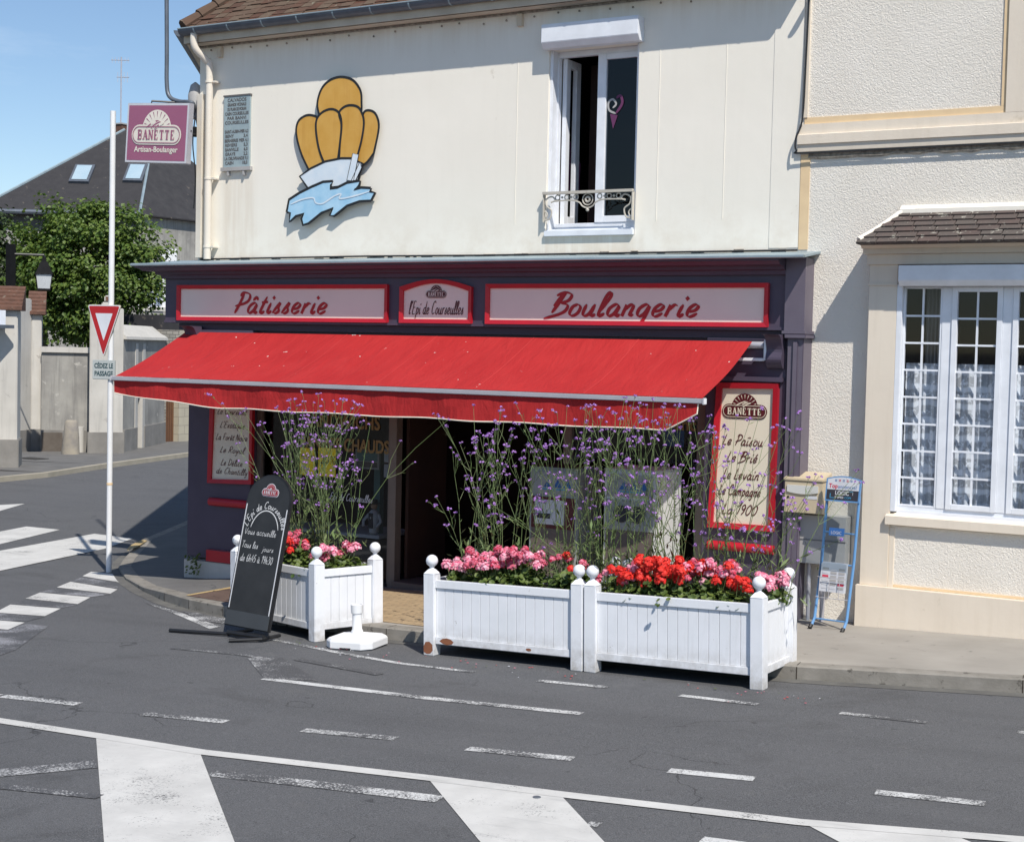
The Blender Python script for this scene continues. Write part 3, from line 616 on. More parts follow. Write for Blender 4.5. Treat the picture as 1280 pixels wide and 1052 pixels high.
# kerb edge stone of the terrace with white wear
# zebra crossing and other markings
for q in ([(0, 716), (62, 690), (110, 669), (128, 666.5), (155, 668), (165, 673), (150, 684), (100, 696), (0, 716)],):
    drape('crosswalk_stripe', gp((-70, 728), (-10, 690), (118, 667), (166, 673), (130, 686)), PAINT)
drape('crosswalk_stripe', gp((-40, 672), (33, 658), (75, 662), (0, 680), (-50, 690)), PAINT)
drape('crosswalk_stripe', gp((-60, 642), (0, 631), (31, 629.5), (0, 638.5), (-50, 652)), PAINT)
for q in ([(114, 714.5), (150, 718), (151, 728), (103, 720)], [(88, 727), (147, 736.5), (138, 742), (71, 734)], [(50, 740.5), (113, 746.5), (97, 755), (32, 748)],
          [(13, 755.5), (76, 760.5), (56, 770), (-6, 765.5)], [(-30, 773), (31, 778), (10, 787), (-60, 781)]):
    drape('crosswalk_stripe', gp(*q), PAINT)
drape('road_marking', gp((103, 721), (150, 729), (147, 735.5), (88, 727)), PAINTG); drape('road_marking', gp((71, 735), (138, 743), (114, 746), (50, 740)), PAINTG)
drape('road_marking', gp((32, 749), (97, 756), (77, 760), (13, 755)), PAINTG); drape('road_marking', gp((-6, 766), (56, 771), (32, 777), (-30, 773)), PAINTG)
drape('road_marking', gp((-60, 783), (10, 788), (32, 779), (60, 783), (20, 812), (-60, 840)), PAINTG)
dash = [(-60, 863, -2, 869.5), (3, 870, 98, 880), (179, 892, 283, 902), (379, 912.5, 495, 923), (584, 935.5, 716, 948.5), (836, 963, 943, 973.5), (1094, 990, 1231, 1004.5)]
for a, b, c, d in dash:
    p, q = gp((a, b), (c, d)); strip('lane_dash', [p, q], .11, PAINTW)
p, q = gp((1094, 990), (1231, 1004.5)); strip('lane_dash', [(q[0]+1.0, q[1]+.14), (q[0]+1.6, q[1]+.22)], .11, PAINTW)
for a, b, c, d in [(672, 850.5, 760, 859), (850, 869, 947, 880.5), (1050, 891, 1158, 903), (1272, 914.5, 1390, 926)]:
    p, q = gp((a, b), (c, d)); strip('lane_dash', [p, q], .085, PAINTW)
cl = gp((-120, 882), (0, 901), (120, 919.5), (250, 940), (535, 972.5), (700, 993), (1000, 1028), (1279, 1050)); cl += [(cl[-1][0]+1.5, cl[-1][1]+.35)]
strip('edge_line', cl, .12, PAINT, .006)
drape('island_hatching', gp((120, 920), (250, 941), (293, 1052), (330, 1130), (140, 1130), (130, 1052)), PAINT, .0045)
drape('island_hatching', gp((535, 973), (700, 993), (755, 1052), (850, 1130), (690, 1130), (600, 1052)), PAINT, .0045)
drape('island_hatching', gp((1005, 1029), (1195, 1045), (1330, 1100), (1200, 1130), (1110, 1085)), PAINT, .0045)
p = gp((330, 848), (530, 872), (727, 892)); strip('road_marking', p, .10, PAINTW)
drape('road_marking', gp((310, 823), (352, 822), (398, 851), (330, 848)), PAINTF, .0047)
p = gp((215, 810), (300, 818), (352, 826)); strip('road_marking', p, .07, PAINTF)
p = gp((372, 824), (475, 843)); strip('road_marking', p, .10, PAINTF, .005)
p = gp((340, 799), (420, 815), (500, 829), (592, 840)); strip('road_marking', p, .07, PAINTW)
p = gp((-60, 965), (0, 966), (120, 955)); strip('road_marking', p, .20, PAINTF)
p = gp((-60, 985), (0, 983), (125, 996)); strip('road_marking', p, .09, PAINTF, .005)
p = gp((262, 966), (400, 981), (550, 999)); strip('road_marking', p, .14, PAINTW)
p = gp((735, 1029), (750, 1031)); strip('road_marking', p, .09, PAINTW); p = gp((877, 1049), (930, 1056)); strip('road_marking', p, .1, PAINTW)
drape('road_marking', gp((180, 753), (215, 762), (276, 783), (262, 786), (225, 770)), PAINTW)
drape('road_marking', gp((228, 764), (268, 768), (300, 775), (292, 781), (250, 776)), PAINTF, .0055)
o = G(671, 997)
mb = MB(GUTT); mb.lathe([(.012, .0), (.024, .0), (.024, .006), (.02, .008)], (o.x, o.y, gz(o.x, o.y)+.002), 14); o = mb.build('road_stud', label='small dark round metal stud set in the white hatching of the road', category='road stud')

# ================================================================== THE BAKERY
YF = -.20                                     # shopfront plane
XL, XR = Yp(207, 345, YF).x, Yp(984, 344, YF).x
PR = Yp(1008, 380, YF).x                      # right edge of the pilaster
BL = Yp(235, 560, YF).x
def zy(u, v, y=YF): return Yp(u, v, y).z
z_f0 = zy(600, 406) - .02; z_f1 = zy(600, 346); z_c = 3.53
WX0, WX1 = -12.60, -4.87; ZT = 6.18
base = (WX0, 0, gz(WX0, 0))
SDIR = Vector((-.58, .81, 0)).normalized()    # direction of the side street wall
BK = thing('bakery_building', 'old cream corner house with brown tiled roof above a purple painted shopfront', 'building', base)
# upper front wall with window opening
wx0, wx1 = Yp(684, 180, 0).x, Yp(796, 180, 0).x; wz0, wz1 = 3.76, Yp(741, 58, 0).z
mb = MB(CREAM)
T = .35
def wallrect(mb, x0, x1, z0, z1, y0=0., y1=T, m=None):
    mb.box(x0, x1, y0, y1, z0, z1, m)
z_lo = -1.0
for x0, x1, z0, z1 in [(WX0, wx0, 3.3, ZT+.3), (wx1, WX1, 3.3, ZT+.3), (wx0, wx1, 3.3, wz0), (wx0, wx1, wz1, ZT+.3)]: wallrect(mb, x0, x1, z0, z1)
# side wall along the side street, back walls
a = Vector((WX0, T, 0)); b = a+SDIR*9; n = Vector((SDIR.y, -SDIR.x, 0))*T
mb.hexa([(a.x, a.y, z_lo), (a.x+n.x, a.y, z_lo), (b.x+n.x, b.y+n.y, z_lo), (b.x, b.y, z_lo), (a.x, a.y, ZT), (a.x+n.x, a.y, ZT), (b.x+n.x, b.y+n.y, ZT), (b.x, b.y, ZT)])
mb.box(b.x, WX1, b.y, b.y+T, z_lo, ZT); mb.box(WX1-.3, WX1, T, b.y, z_lo, ZT)
# thin vertical beads and the slightly proud corner bands
for u in (645, 822, 905): x = Yp(u, 200, 0).x; mb.box(x-.003, x+.003, -.003, .001, 3.9, 5.7)

for (u, v, l) in ((270, 40, .5), (948, 0, .3)): pass
mb.box(WX1-.30, WX1, -.005, .001, 3.6, ZT)
mb.build('wall', BK)
# interior rooms (dark)
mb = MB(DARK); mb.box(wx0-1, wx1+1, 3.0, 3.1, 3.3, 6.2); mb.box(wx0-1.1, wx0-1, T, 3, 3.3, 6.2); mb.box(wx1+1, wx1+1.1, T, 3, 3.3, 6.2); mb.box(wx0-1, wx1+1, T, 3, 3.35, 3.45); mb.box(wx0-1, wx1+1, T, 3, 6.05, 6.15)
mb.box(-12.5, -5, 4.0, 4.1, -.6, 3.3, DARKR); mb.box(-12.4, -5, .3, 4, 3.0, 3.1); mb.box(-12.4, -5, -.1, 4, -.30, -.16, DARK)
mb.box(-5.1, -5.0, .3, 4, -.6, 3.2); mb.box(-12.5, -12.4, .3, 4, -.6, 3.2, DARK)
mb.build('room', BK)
# soffit + roof
OV = .21; OVS = .18
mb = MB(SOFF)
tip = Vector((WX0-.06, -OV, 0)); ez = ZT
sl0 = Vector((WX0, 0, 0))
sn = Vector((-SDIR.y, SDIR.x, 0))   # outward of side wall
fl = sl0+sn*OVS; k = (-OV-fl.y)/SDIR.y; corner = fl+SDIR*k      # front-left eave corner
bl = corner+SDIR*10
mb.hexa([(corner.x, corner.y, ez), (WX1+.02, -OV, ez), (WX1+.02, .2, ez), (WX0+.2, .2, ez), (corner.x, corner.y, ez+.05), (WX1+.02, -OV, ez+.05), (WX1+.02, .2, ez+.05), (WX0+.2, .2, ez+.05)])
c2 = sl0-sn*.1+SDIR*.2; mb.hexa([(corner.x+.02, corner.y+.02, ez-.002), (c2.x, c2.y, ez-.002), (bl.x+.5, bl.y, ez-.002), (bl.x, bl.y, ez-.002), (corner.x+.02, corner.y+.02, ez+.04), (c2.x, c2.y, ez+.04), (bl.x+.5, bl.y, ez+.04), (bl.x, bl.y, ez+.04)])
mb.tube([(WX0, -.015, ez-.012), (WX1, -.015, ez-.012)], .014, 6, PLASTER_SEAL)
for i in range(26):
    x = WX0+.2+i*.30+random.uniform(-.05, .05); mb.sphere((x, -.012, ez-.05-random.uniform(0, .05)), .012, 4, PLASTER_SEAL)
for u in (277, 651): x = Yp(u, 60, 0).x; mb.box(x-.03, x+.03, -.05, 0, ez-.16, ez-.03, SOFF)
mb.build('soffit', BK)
# gutter: half-round, front and side
def gutter(mb, P, Q, out, r=.075, m=None):
    P = Vector(P); Q = Vector(Q); out = Vector(out); n = 8; vs = []
    for p in (P, Q):
        for rr in (r, r-.008):
            for k in range(n+1): a = PI+PI*k/n; vs.append(p+out*(-math.cos(a)*rr)+Vector((0, 0, math.sin(a)*rr)))
    m1 = n+1; fs = []
    for k in range(n): fs += [(k, k+1, 2*m1+k+1, 2*m1+k), (m1+k+1, m1+k, 3*m1+k, 3*m1+k+1)]
    fs += [tuple(range(n+1))+(), tuple(2*m1+k for k in range(n, -1, -1)), (0, 2*m1, 3*m1, m1), (n, m1+n, 3*m1+n, 2*m1+n)]
    mb.add(vs, fs, m)
gz_ = ez+.16
mb = MB(GUTT)
gutter(mb, (corner.x, corner.y-.05, gz_), (WX1+.03, -OV-.05, gz_), (0, -1, 0))
gutter(mb, (corner.x-.04, corner.y-.04, gz_), (bl.x-.04, bl.y, gz_), tuple(sn))
mb.box(corner.x, WX1+.02, -OV-.01, -OV+.03, ez-.0, gz_+.02, SOFF)
mb.tube([(corner.x, corner.y-.125, gz_), (WX1+.03, -OV-.125, gz_)], .008, 6, ZINC)
for i in range(16):
    x = corner.x+.25+i*.52; gutter(mb, (x-.009, -OV-.05, gz_-.001), (x+.009, -OV-.05, gz_-.001), (0, -1, 0), .078, ZINC)
mb.build('gutter', BK)
# roof body + individual tiles
RS = math.tan(math.radians(40)); RZ = gz_+.02; RD = 4.6
apx = [(corner.x, corner.y, RZ), (WX1+.02, -OV, RZ), (WX1+.02, -OV+RD, RZ+RD*RS), (corner.x+RD*.5, -OV+RD, RZ+RD*RS)]
mb = MB(TILE); mb.poly([Vector(p)-Vector((0, 0, .03)) for p in apx])
mb.poly([Vector(p)-Vector((0, 0, .03)) for p in ((bl.x, bl.y, RZ), apx[0], apx[3], (bl.x+3.2, bl.y-2, RZ+RD*RS))])
mb.poly([Vector(p)-Vector((0, 0, .03)) for p in (apx[1], (WX1+.02, 9, RZ), (WX1+.02, 9, RZ+RD*RS), apx[2])])
mb.poly([Vector(p)-Vector((0, 0, .03)) for p in (apx[3], apx[2], (WX1, 9, RZ), (bl.x, bl.y, RZ))])
sd = Vector((0, 1, RS)).normalized(); up = Vector((0, -RS, 1)).normalized()
rows = 30; ex_ = .115
hipd = (Vector(apx[3])-Vector(apx[0]))
for r in range(rows):
    s = -.06+r*ex_; y = -OV+s*sd.y; z = RZ+s*sd.z; xl = corner.x+(y+OV)/hipd.y*hipd.x+.02
    x = xl-random.uniform(0, .1) if r else xl
    while x < WX1:
        wd = .165; x1 = min(x+wd, WX1+.03); p = Vector((max(x, xl), y, z)); jl = random.uniform(-.014, .014)+.02*math.sin(x*2.3+r)*.5; hh_ = .022+random.uniform(-.004, .008)
        if x1 > xl+.02:
            a0 = p+sd*jl+up*hh_; a1 = Vector((x1-.004, y, z))+sd*jl+up*hh_; b0 = a0+sd*.17-up*.012; b1 = a1+sd*.17-up*.012
            mb.add([a0, a1, b1, b0, a0-up*.02, a1-up*.02], [(0, 1, 2, 3), (4, 5, 1, 0), (4, 0, 3), (5, 2, 1)])
        x += wd
for i in range(22):        # hip tiles
    p = Vector(apx[0])+hipd.normalized()*(i*.26-.02)+Vector((0, 0, .02)); q = p+hipd.normalized()*.30+Vector((0, 0, .015))
    mb.tube([p+Vector((0, 0, .02)), q], [.085, .065], 8)
mb.build('roof', BK)
# downpipe
pu = Yp(261, 150, -.09)
mb = MB(PIPEC)
px_, py_ = pu.x, -.09
mb.tube(smooth2([(px_-.10, -OV-.05, gz_-.05), (px_-.10, -OV-.05, ez-.01), (px_-.075, -OV-.02, ez-.10), (px_-.02, -.13, ez-.20), (px_, py_, ez-.32), (px_, py_, 5.0), (px_, py_, z_c+.04)], 5), .045, 12)
for z in (5.72, 4.55, 3.72): mb.tube([(px_, py_, z-.012), (px_, py_, z+.012)], .052, 12); mb.box(px_+.02, px_+.1, -.1, 0, z-.01, z+.01)
mb.build('downpipe', BK, smooth=True)
# the flat duct beside it
du = Yp(251, 190, -.05).x
box(du-.055, du+.03, -.07, -.0, z_c+.06, Yp(251, 118, -.05).z, PIPEC).build('cable_duct', BK, bevel=.004)
mb = MB(GREYB); o = Yp(246, 118, -.03); mb.lathe([(.01, -.3), (.085, -.28), (.09, .0), (.06, .12), (.01, .16)], (o.x-.07, .02, o.z), 12); mb.build('junction_box', BK, smooth=True)
# window
WN = MB(WHITEM)
wf = .14
WN.box(wx0, wx0+.05, wf, wf+.07, wz0+.08, wz1); WN.box(wx1-.03, wx1, wf, wf+.07, wz0+.08, wz1); WN.box(wx0+.05, wx1-.03, wf, wf+.07, wz1-.06, wz1); WN.box(wx0+.05, wx1-.03, wf, wf+.07, wz0+.08, wz0+.15)
WN.box(wx0, wx1, .02, wf, wz0+.06, wz0+.08); WN.box(wx0+.005, wx1-.005, -.04, .10, wz0, wz0+.06)
WN.box(wx0, wx0+.035, .03, wf, wz0+.08, wz1); WN.box(wx1-.035, wx1, .03, wf, wz0+.08, wz1)
wno = WN.build('window', BK, bevel=.004)
xm = Yp(751, 180, wf).x
mb = MB(WHITEM)                       # right sash, closed
for x0, x1, z0, z1 in [(xm-.05, xm+.05, wz0+.15, wz1-.06), (wx1-.075, wx1-.03, wz0+.15, wz1-.06), (xm+.05, wx1-.075, wz1-.12, wz1-.06), (xm+.05, wx1-.075, wz0+.15, wz0+.22)]: mb.box(x0, x1, wf-.01, wf+.05, z0, z1)
sash = mb.build('sash', wno, bevel=.004)
mb = MB(GLASSD); mb.quad((xm+.05, wf+.02, wz0+.22), (wx1-.075, wf+.02, wz0+.22), (wx1-.075, wf+.02, wz1-.12), (xm+.05, wf+.02, wz1-.12)); mb.build('pane', wno)
mb = MB(WHITEM)                       # left sash swung inwards: seen nearly edge on
sx0 = wx0+.06
for y0, y1, z0, z1 in [(wf+.07, wf+.16, wz0+.15, wz1-.06), (wf+.30, wf+.40, wz0+.15, wz1-.06), (wf+.16, wf+.30, wz1-.15, wz1-.06), (wf+.16, wf+.30, wz0+.15, wz0+.24)]: mb.box(sx0, sx0+.05, y0, y1, z0, z1)
mb.build('sash', wno, bevel=.004)
mb = MB(MAGENTA, PAPER)
c = Yp(768, 135, wf+.012); fr = XZ(wf+.012, c.x, c.z)
ribbon(mb, fr, smooth2([(.02, -.06), (-.06, -.02), (-.07, .06), (-.02, .09), (.02, .04), (-.02, .0)], 5), .022, 0, GREYB); ribbon(mb, fr, smooth2([(.02, -.06), (.09, .04), (.07, .12), (.02, .10)], 5), .03, .001, MAGENTA)
fpoly(mb, fr, [(-.05, -.06), (.04, -.08), (-.01, -.22)], 0, MAGENTA)
mb.build('window_sticker', wno)
mb = MB(MAGENTA, DARKR, INK)
o = Yp(715, 205, .6); mb.lathe([(.01, -.35), (.09, -.33), (.10, .0), (.04, .12), (.05, .2), (.01, .26)], (o.x, .6, o.z), 10, MAGENTA); mb.build('hanging_toy', BK)
mb = MB(DARKR); mb.box(wx0+.12, wx0+.34, .75, .78, 3.8, 5.7); mb.build('curtain', BK)
# roller shutter box
x0, x1 = Yp(677, 40, -.14).x, Yp(798, 40, -.14).x; zt = Yp(740, 25, -.14).z; zb = Yp(740, 55, -.14).z
MB(WHITEM).prism([(x0, .0, zb), (x0, -.10, zb), (x0, -.15, zb+.06), (x0, -.15, zt), (x0, 0, zt)], (x1-x0, 0, 0)).build('shutter_box', wno, bevel=.004)
# iron window guard
gx0, gx1 = wx0+.0, wx1-.0; gzt = Yp(740, 238, -.06).z; fr = XZ(-.05); mb = MB(mat('guard_paint', (.55, .51, .44), (.46, .42, .36), 9, .6, dirt=((.25, .14, .08), .7, 20)))
mb.box(gx0, gx1, -.085, -.035, gzt-.028, gzt)
cxg = (gx0+gx1)/2; wg = gx1-gx0
def curl(ps, r=.007): mb.tube([fr.p(cxg+a, gzt+b, 0) for a, b in smooth2(ps, 5)], r, 6)
def ring(a, b, R, r=.007): mb.tube([fr.p(cxg+a+R*math.cos(k*PI/8), gzt+b+R*math.sin(k*PI/8), 0) for k in range(17)], r, 6, caps=False)
curl([(-wg/2+.12, -.10), (-.2, -.095), (-.1, -.12), (-.06, -.16), (0, -.18), (.06, -.16), (.1, -.12), (.2, -.095), (wg/2-.12, -.10)], .008)
ring(0, -.09, .06); ring(0, -.09, .025, .012); mb.sphere(fr.p(cxg, gzt-.2, 0), .018, 6)
for sg in (-1, 1):
    for q in (.14, .25, .36): ring(sg*q, -.062, .026)
    for q in (.195, .305): mb.sphere(fr.p(cxg+sg*q, gzt-.062, 0), .014, 6)
    curl([(sg*(wg/2-.02), -.30), (sg*(wg/2-.08), -.28), (sg*(wg/2-.10), -.2), (sg*(wg/2-.04), -.15), (sg*(wg/2-.03), -.08), (sg*(wg/2-.10), -.05), (sg*(wg/2-.14), -.09), (sg*(wg/2-.09), -.11)], .009)
    curl([(sg*(wg/2-.02), -.30), (sg*(wg/2-.05), -.24), (sg*(wg/2-.02), -.2)], .008)
    mb.box(*sorted((cxg+sg*(wg/2-.01), cxg+sg*(wg/2))), -.07, -.02, gzt-.32, gzt-.02)
mb.build('window_guard', wno, smooth=True)

# ---- shopfront (part of the building: purple joinery)
mb = MB(PURP, PURP_LIT, PURPD, RED)
# fascia board
mb.box(XL, XR+.02, YF, .0, z_f0, z_f1+.02)
mb.box(XL, XR, YF-.02, YF, z_f0, z_f0+.035)      # bottom moulding
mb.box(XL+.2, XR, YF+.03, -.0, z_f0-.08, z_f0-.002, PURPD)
fo = mb.build('fascia', BK, bevel=.004)
# cornice with stepped profile
zc0 = z_f1
cxl = Yp(168, 332, -.46).x; cxr = Yp(972, 325, -.46).x
mb = MB(PURP, PURP_LIT)
prof = [(0., 0), (-.24, 0), (-.25, .04), (-.29, .05), (-.30, .08), (-.40, .09), (-.43, .12), (-.46, .125), (-.46, .165), (0, .165)]
n = len(prof)
vsL = [(XL+(cxl-XL)*max(0, (-y-.22)/.24) if y < -.2 else XL, y, zc0+z) for y, z in prof]; vsR = [(XR+.0+(cxr-XR)*max(0, (-y-.22)/.24) if y < -.2 else XR, y, zc0+z) for y, z in prof]
mb.add(vsL+vsR, [tuple(range(n)), tuple(range(2*n-1, n-1, -1))]+[(i, n+i, n+(i+1) % n, (i+1) % n) for i in range(n)])
mb.box(XR+.002, PR, YF-.05, 0, z_f0-.0, zc0+.163, PURP_LIT); mb.box(XR-.01, PR+.02, YF-.08, 0, z_f0-.03, z_f0-.001, PURP_LIT)
co_ = mb.build('cornice', BK)
mb = MB(ZINC); zt = zc0+.165
mb.prism([(cxl-.03, -.49, zt-.02), (PR+.06, -.49, zt-.02), (PR+.06, 0., zt+.05), (cxl+.3, .0, zt+.05)], (0, 0, .022))
mb.tube([(cxl-.03, -.49, zt-.005), (PR+.06, -.49, zt-.005)], .018, 6)
mb.tube([(WX0+.05, -.02, zt+.085), (-10, -.03, zt+.09), (-8.5, -.025, zt+.08), (WX1, -.02, zt+.085)], .010, 6, BLACK)
for i in range(40):
    x = random.uniform(WX0+.1, WX1-.1); mb.box(x, x+random.uniform(.03, .16), -.016, 0, zt+.06, zt+.075+random.uniform(0, .03), PLASTER_SEAL)
mb.tube([(x0, y0, z0) for x0, y0, z0 in ((WX0, -.1, zt+.045), (-10.5, -.13, zt+.05), (-9, -.1, zt+.042), (-6, -.14, zt+.05), (WX1, -.1, zt+.045))], .008, 5, BLACK)
mb.build('cornice_flashing', BK)
# lower pilasters
zg = lambda x, y=-.2: gz(x, y)+.12
rpx0 = Yp(880, 560, YF).x
mb = MB(PURP, PURP_LIT, PURPD, RED, GREYW)
gl, gr = zg(BL)-.1, zg(PR)-.1
LP1 = -11.55
mb.box(BL, LP1, YF, .05, gl+.30, z_f0-.08)                   # left pilaster
mb.box(BL-.02, LP1+.1, YF-.03, .05, gl, gl+.27, PALEW)       # rendered base
mb.box(BL+.35, LP1+.02, YF-.05, YF, gl+.27, gl+.42, RED)
mb.box(rpx0, XR+.02, YF, .05, gr, 2.60)                       # right pilaster
mb.box(XR+.04, PR-.0, YF-.05, .05, gr, z_f0-.06, PURP_LIT); mb.box(XR+.1, PR-.05, YF-.07, YF-.05, gr+.2, z_f0-.1, PURP_LIT)
mb.box(XR+.02, PR+.03, YF-.09, .0, z_f0-.075, z_f0-.035, PURP_LIT)
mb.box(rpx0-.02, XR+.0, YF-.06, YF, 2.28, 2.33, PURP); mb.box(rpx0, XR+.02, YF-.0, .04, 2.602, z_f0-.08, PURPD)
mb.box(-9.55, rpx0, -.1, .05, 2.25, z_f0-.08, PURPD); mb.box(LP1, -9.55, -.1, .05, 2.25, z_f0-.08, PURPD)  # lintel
mb.build('pilaster', BK, bevel=.006)
# corbels
for x0, x1 in ((BL+.02, BL+.2), (XR-.16, XR+.0)):
    mb = MB(PURP); pr = smooth2([(YF, 2.42), (YF-.05, 2.42), (YF-.10, 2.50), (YF-.08, 2.60), (YF-.14, 2.72), (YF-.24, z_f0-.04)], 4)+[(YF, z_f0-.04)]
    mb.prism([(x0, a, b) for a, b in pr], (x1-x0, 0, 0)); mb.build('corbel', BK)
# left shop window: frame + stall riser + glass
dx0 = Yp(498, 620, -.05).x-.03
zsill = gz(-10.5, 0)+.32
mb = MB(DOORF)
mb.box(LP1, LP1+.07, -.09, -.02, zsill-.2, 2.25); mb.box(dx0-.06, dx0+.04, -.12, -.0, zg(dx0)-.02, 2.25); mb.box(LP1+.07, dx0-.06, -.09, -.02, zsill-.26, zsill-.17)
mb.box(dx0-.085, dx0-.07, -.10, -.02, zg(dx0)-.0, 2.25)
sw = mb.build('shop_window', BK, bevel=.003)
mb = MB(GLASS); mb.quad((LP1+.07, -.05, zsill-.17), (dx0-.085, -.05, zsill-.17), (dx0-.085, -.05, 2.25), (LP1+.07, -.05, 2.25)); mb.build('pane', sw)
# gilt words on the glass
mb = MB(GOLD, PAPER); frw = XZ(-.055)
a = Yp(382, 522, -.055); b = Yp(470, 535, -.055); block(mb, frw, 'SANDWICHS', a.x, a.z-.10, .16, .004, GOLD, width=b.x-a.x+.05, bold=.01); mb.build('window_lettering', sw); mb = MB(GOLD)
a = Yp(376, 552, -.055); b = Yp(486, 556, -.055); block(mb, frw, 'PANINIS CHAUDS', a.x, a.z-.08, .15, .004, GOLD, width=b.x-a.x, bold=.01); mb.build('window_lettering', sw); mb = MB(PAPER)
a = Yp(430, 620, -.055); b = Yp(487, 622, -.055); script(mb, frw, "Epi de Courseulles", a.x-.2, a.z-.05, .085, .10, .004, PAPER, wx=.9)
mb.build('window_lettering', sw)
mb = MB(POSTY); a, b = Yp(379, 559, .0), Yp(397, 594, .0); c, d = Yp(402, 559, .0), Yp(423, 596, .0)
mb.box(a.x, b.x, -.060, -.056, b.z, a.z); mb.box(c.x, d.x, -.060, -.056, d.z, c.z); block(mb, XZ(-.06), '20%', c.x+.03, d.z+.15, .1, .002, INK)
block(mb, XZ(-.06), 'PROMO', a.x+.02, b.z+.2, .045, .002, INK); mb.build('poster', sw)
mb = MB(GREYB, TEAL, CABM, PAPER); a, b = Yp(445, 561, .0), Yp(474, 587, .0); mb.box(a.x, b.x, -.01, .005, b.z, a.z, GREYB); mb.box(a.x+.02, b.x-.02, -.014, -.01, a.z-.13, a.z-.02, TEAL); mb.box(a.x+.02, b.x-.02, -.013, -.01, b.z+.02, a.z-.14, CABM)
a, b = Yp(481, 561, .0), Yp(491, 597, .0); mb.box(a.x, b.x, -.01, -.0, b.z, (a.z+b.z)/2-.01, PAPER); mb.box(a.x, b.x, -.01, -.0, (a.z+b.z)/2+.01, a.z, PAPER); mb.build('notice', sw)
# display inside: shelves, teal column, bread baskets
mb = MB(TEAL, PAPER, CABM, BREAD); a = Yp(470, 600, .3); mb.box(a.x-.03, a.x+.06, .3, .38, -.2, 1.4, TEAL); mb.box(-11.4, -9.9, .15, .9, .30, .34, PAPER); mb.box(-11.4, -9.9, .15, .9, -.2, .28, CABM)
for i in range(16): mb.tube([(-11.2+i*.075, .3, .0), (-11.2+i*.075+random.uniform(-.03, .03), .35, .28+random.uniform(0, .06))], .03, 6, BREAD)
mb.build('display_shelf', BK)
# figurine of a baker in the window
fx = Yp(462, 676, .12); FG = thing('baker_figurine', 'small figurine of a baker in white jacket and dark hat standing in the shop window', 'figurine', (fx.x, .2, .345))
mb = MB(PAPER); mb.lathe([(.03, 0), (.055, .02), (.06, .12), (.075, .2), (.06, .26), (.03, .29)], (fx.x, .2, .345), 12); mb.tube([(fx.x-.07, .2, .58), (fx.x-.13, .17, .5), (fx.x-.11, .14, .44)], .018, 6); mb.tube([(fx.x+.07, .2, .58), (fx.x+.12, .17, .5), (fx.x+.08, .14, .44)], .018, 6); mb.build('jacket', FG, smooth=True)
mb = MB(SKIN); mb.sphere((fx.x, .2, .68), .042, 8); mb.build('head', FG, smooth=True)
mb = MB(BLACK); mb.lathe([(.07, 0), (.07, .008), (.04, .012), (.038, .05), (.01, .055)], (fx.x, .2, .705), 12); mb.build('hat', FG)
mb = MB(INK); mb.box(fx.x-.03, fx.x+.03, .128, .14, .42, .60); mb.build('apron', FG)
# door opening: threshold step, right frames, transom
d1 = Yp(712, 560, -.05).x
mb = MB(CABM); mb.box(dx0+.04, d1, -.18, .3, zg(-9)-.12, zg(-9)+.06); mb.build('threshold', BK, bevel=.005)
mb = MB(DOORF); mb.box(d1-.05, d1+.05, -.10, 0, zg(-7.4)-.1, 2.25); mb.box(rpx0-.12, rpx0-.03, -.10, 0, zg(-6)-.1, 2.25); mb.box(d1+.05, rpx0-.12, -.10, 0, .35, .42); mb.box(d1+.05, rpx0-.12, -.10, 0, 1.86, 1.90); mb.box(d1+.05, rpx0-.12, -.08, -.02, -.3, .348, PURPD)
rw = mb.build('shop_window', BK, bevel=.003)
mb = MB(GLASS); mb.quad((d1+.05, -.05, .42), (rpx0-.12, -.05, .42), (rpx0-.12, -.05, 2.25), (d1+.05, -.05, 2.25)); mb.build('pane', rw)
mb = MB(INKB, POSTY, GOLD); a = Yp(835, 555, -.02); mb.box(a.x-.05, a.x+.18, -.03, -.025, a.z-.02, a.z+.28, INKB); mb.box(a.x+.22, a.x+.36, -.03, -.025, a.z-.02, a.z+.25, DARKR)
a = Yp(846, 535, -.055); block(mb, frw, 'Pence', a.x-.12, a.z-.02, .13, .004, GOLD, bold=.008); mb.build('poster', rw)
# open door leaf folded inside
mb = MB(DARKR); mb.box(dx0+.06, dx0+.10, .05, .85, zg(-9)+.07, 2.2); mb.build('door', BK)

# ================================================================== SIGNS ON THE FASCIA
def framed(name, label, x0, x1, z0, z1, y, fm=.045, face=SIGNB, arch=0):
    t = thing(name, label, 'shop sign', ((x0+x1)/2, y, z0))
    fr = XZ(y)
    if not arch: top = [(x1, z1), (x0, z1)]; topi = [(x1-fm, z1-fm), (x0+fm, z1-fm)]
    else:
        top = [(x1-(x1-x0)*k/12, z1-arch+arch*math.sin(PI*k/12)) for k in range(13)]; topi = [(x1-fm-(x1-x0-2*fm)*k/12, z1-fm-arch+arch*math.sin(PI*k/12)) for k in range(13)]
    out = [(x0, z0), (x1, z0)]+top; inn = [(x0+fm, z0+fm), (x1-fm, z0+fm)]+topi; n = len(out)
    mb = MB(RED)
    for i in range(n):
        j = (i+1) % n
        mb.quad(fr.p(*out[i], .045), fr.p(*out[j], .045), fr.p(*inn[j], .035), fr.p(*inn[i], .035)); mb.quad(fr.p(*out[j], 0), fr.p(*out[j], .045), fr.p(*out[i], .045), fr.p(*out[i], 0)); mb.quad(fr.p(*inn[i], .035), fr.p(*inn[j], .035), fr.p(*inn[j], .01), fr.p(*inn[i], .01))
    mb.build('frame', t)
    mb = MB(face); fpoly(mb, fr, inn, .012); mb.build('panel', t)
    return t, fr
yb = YF-.001
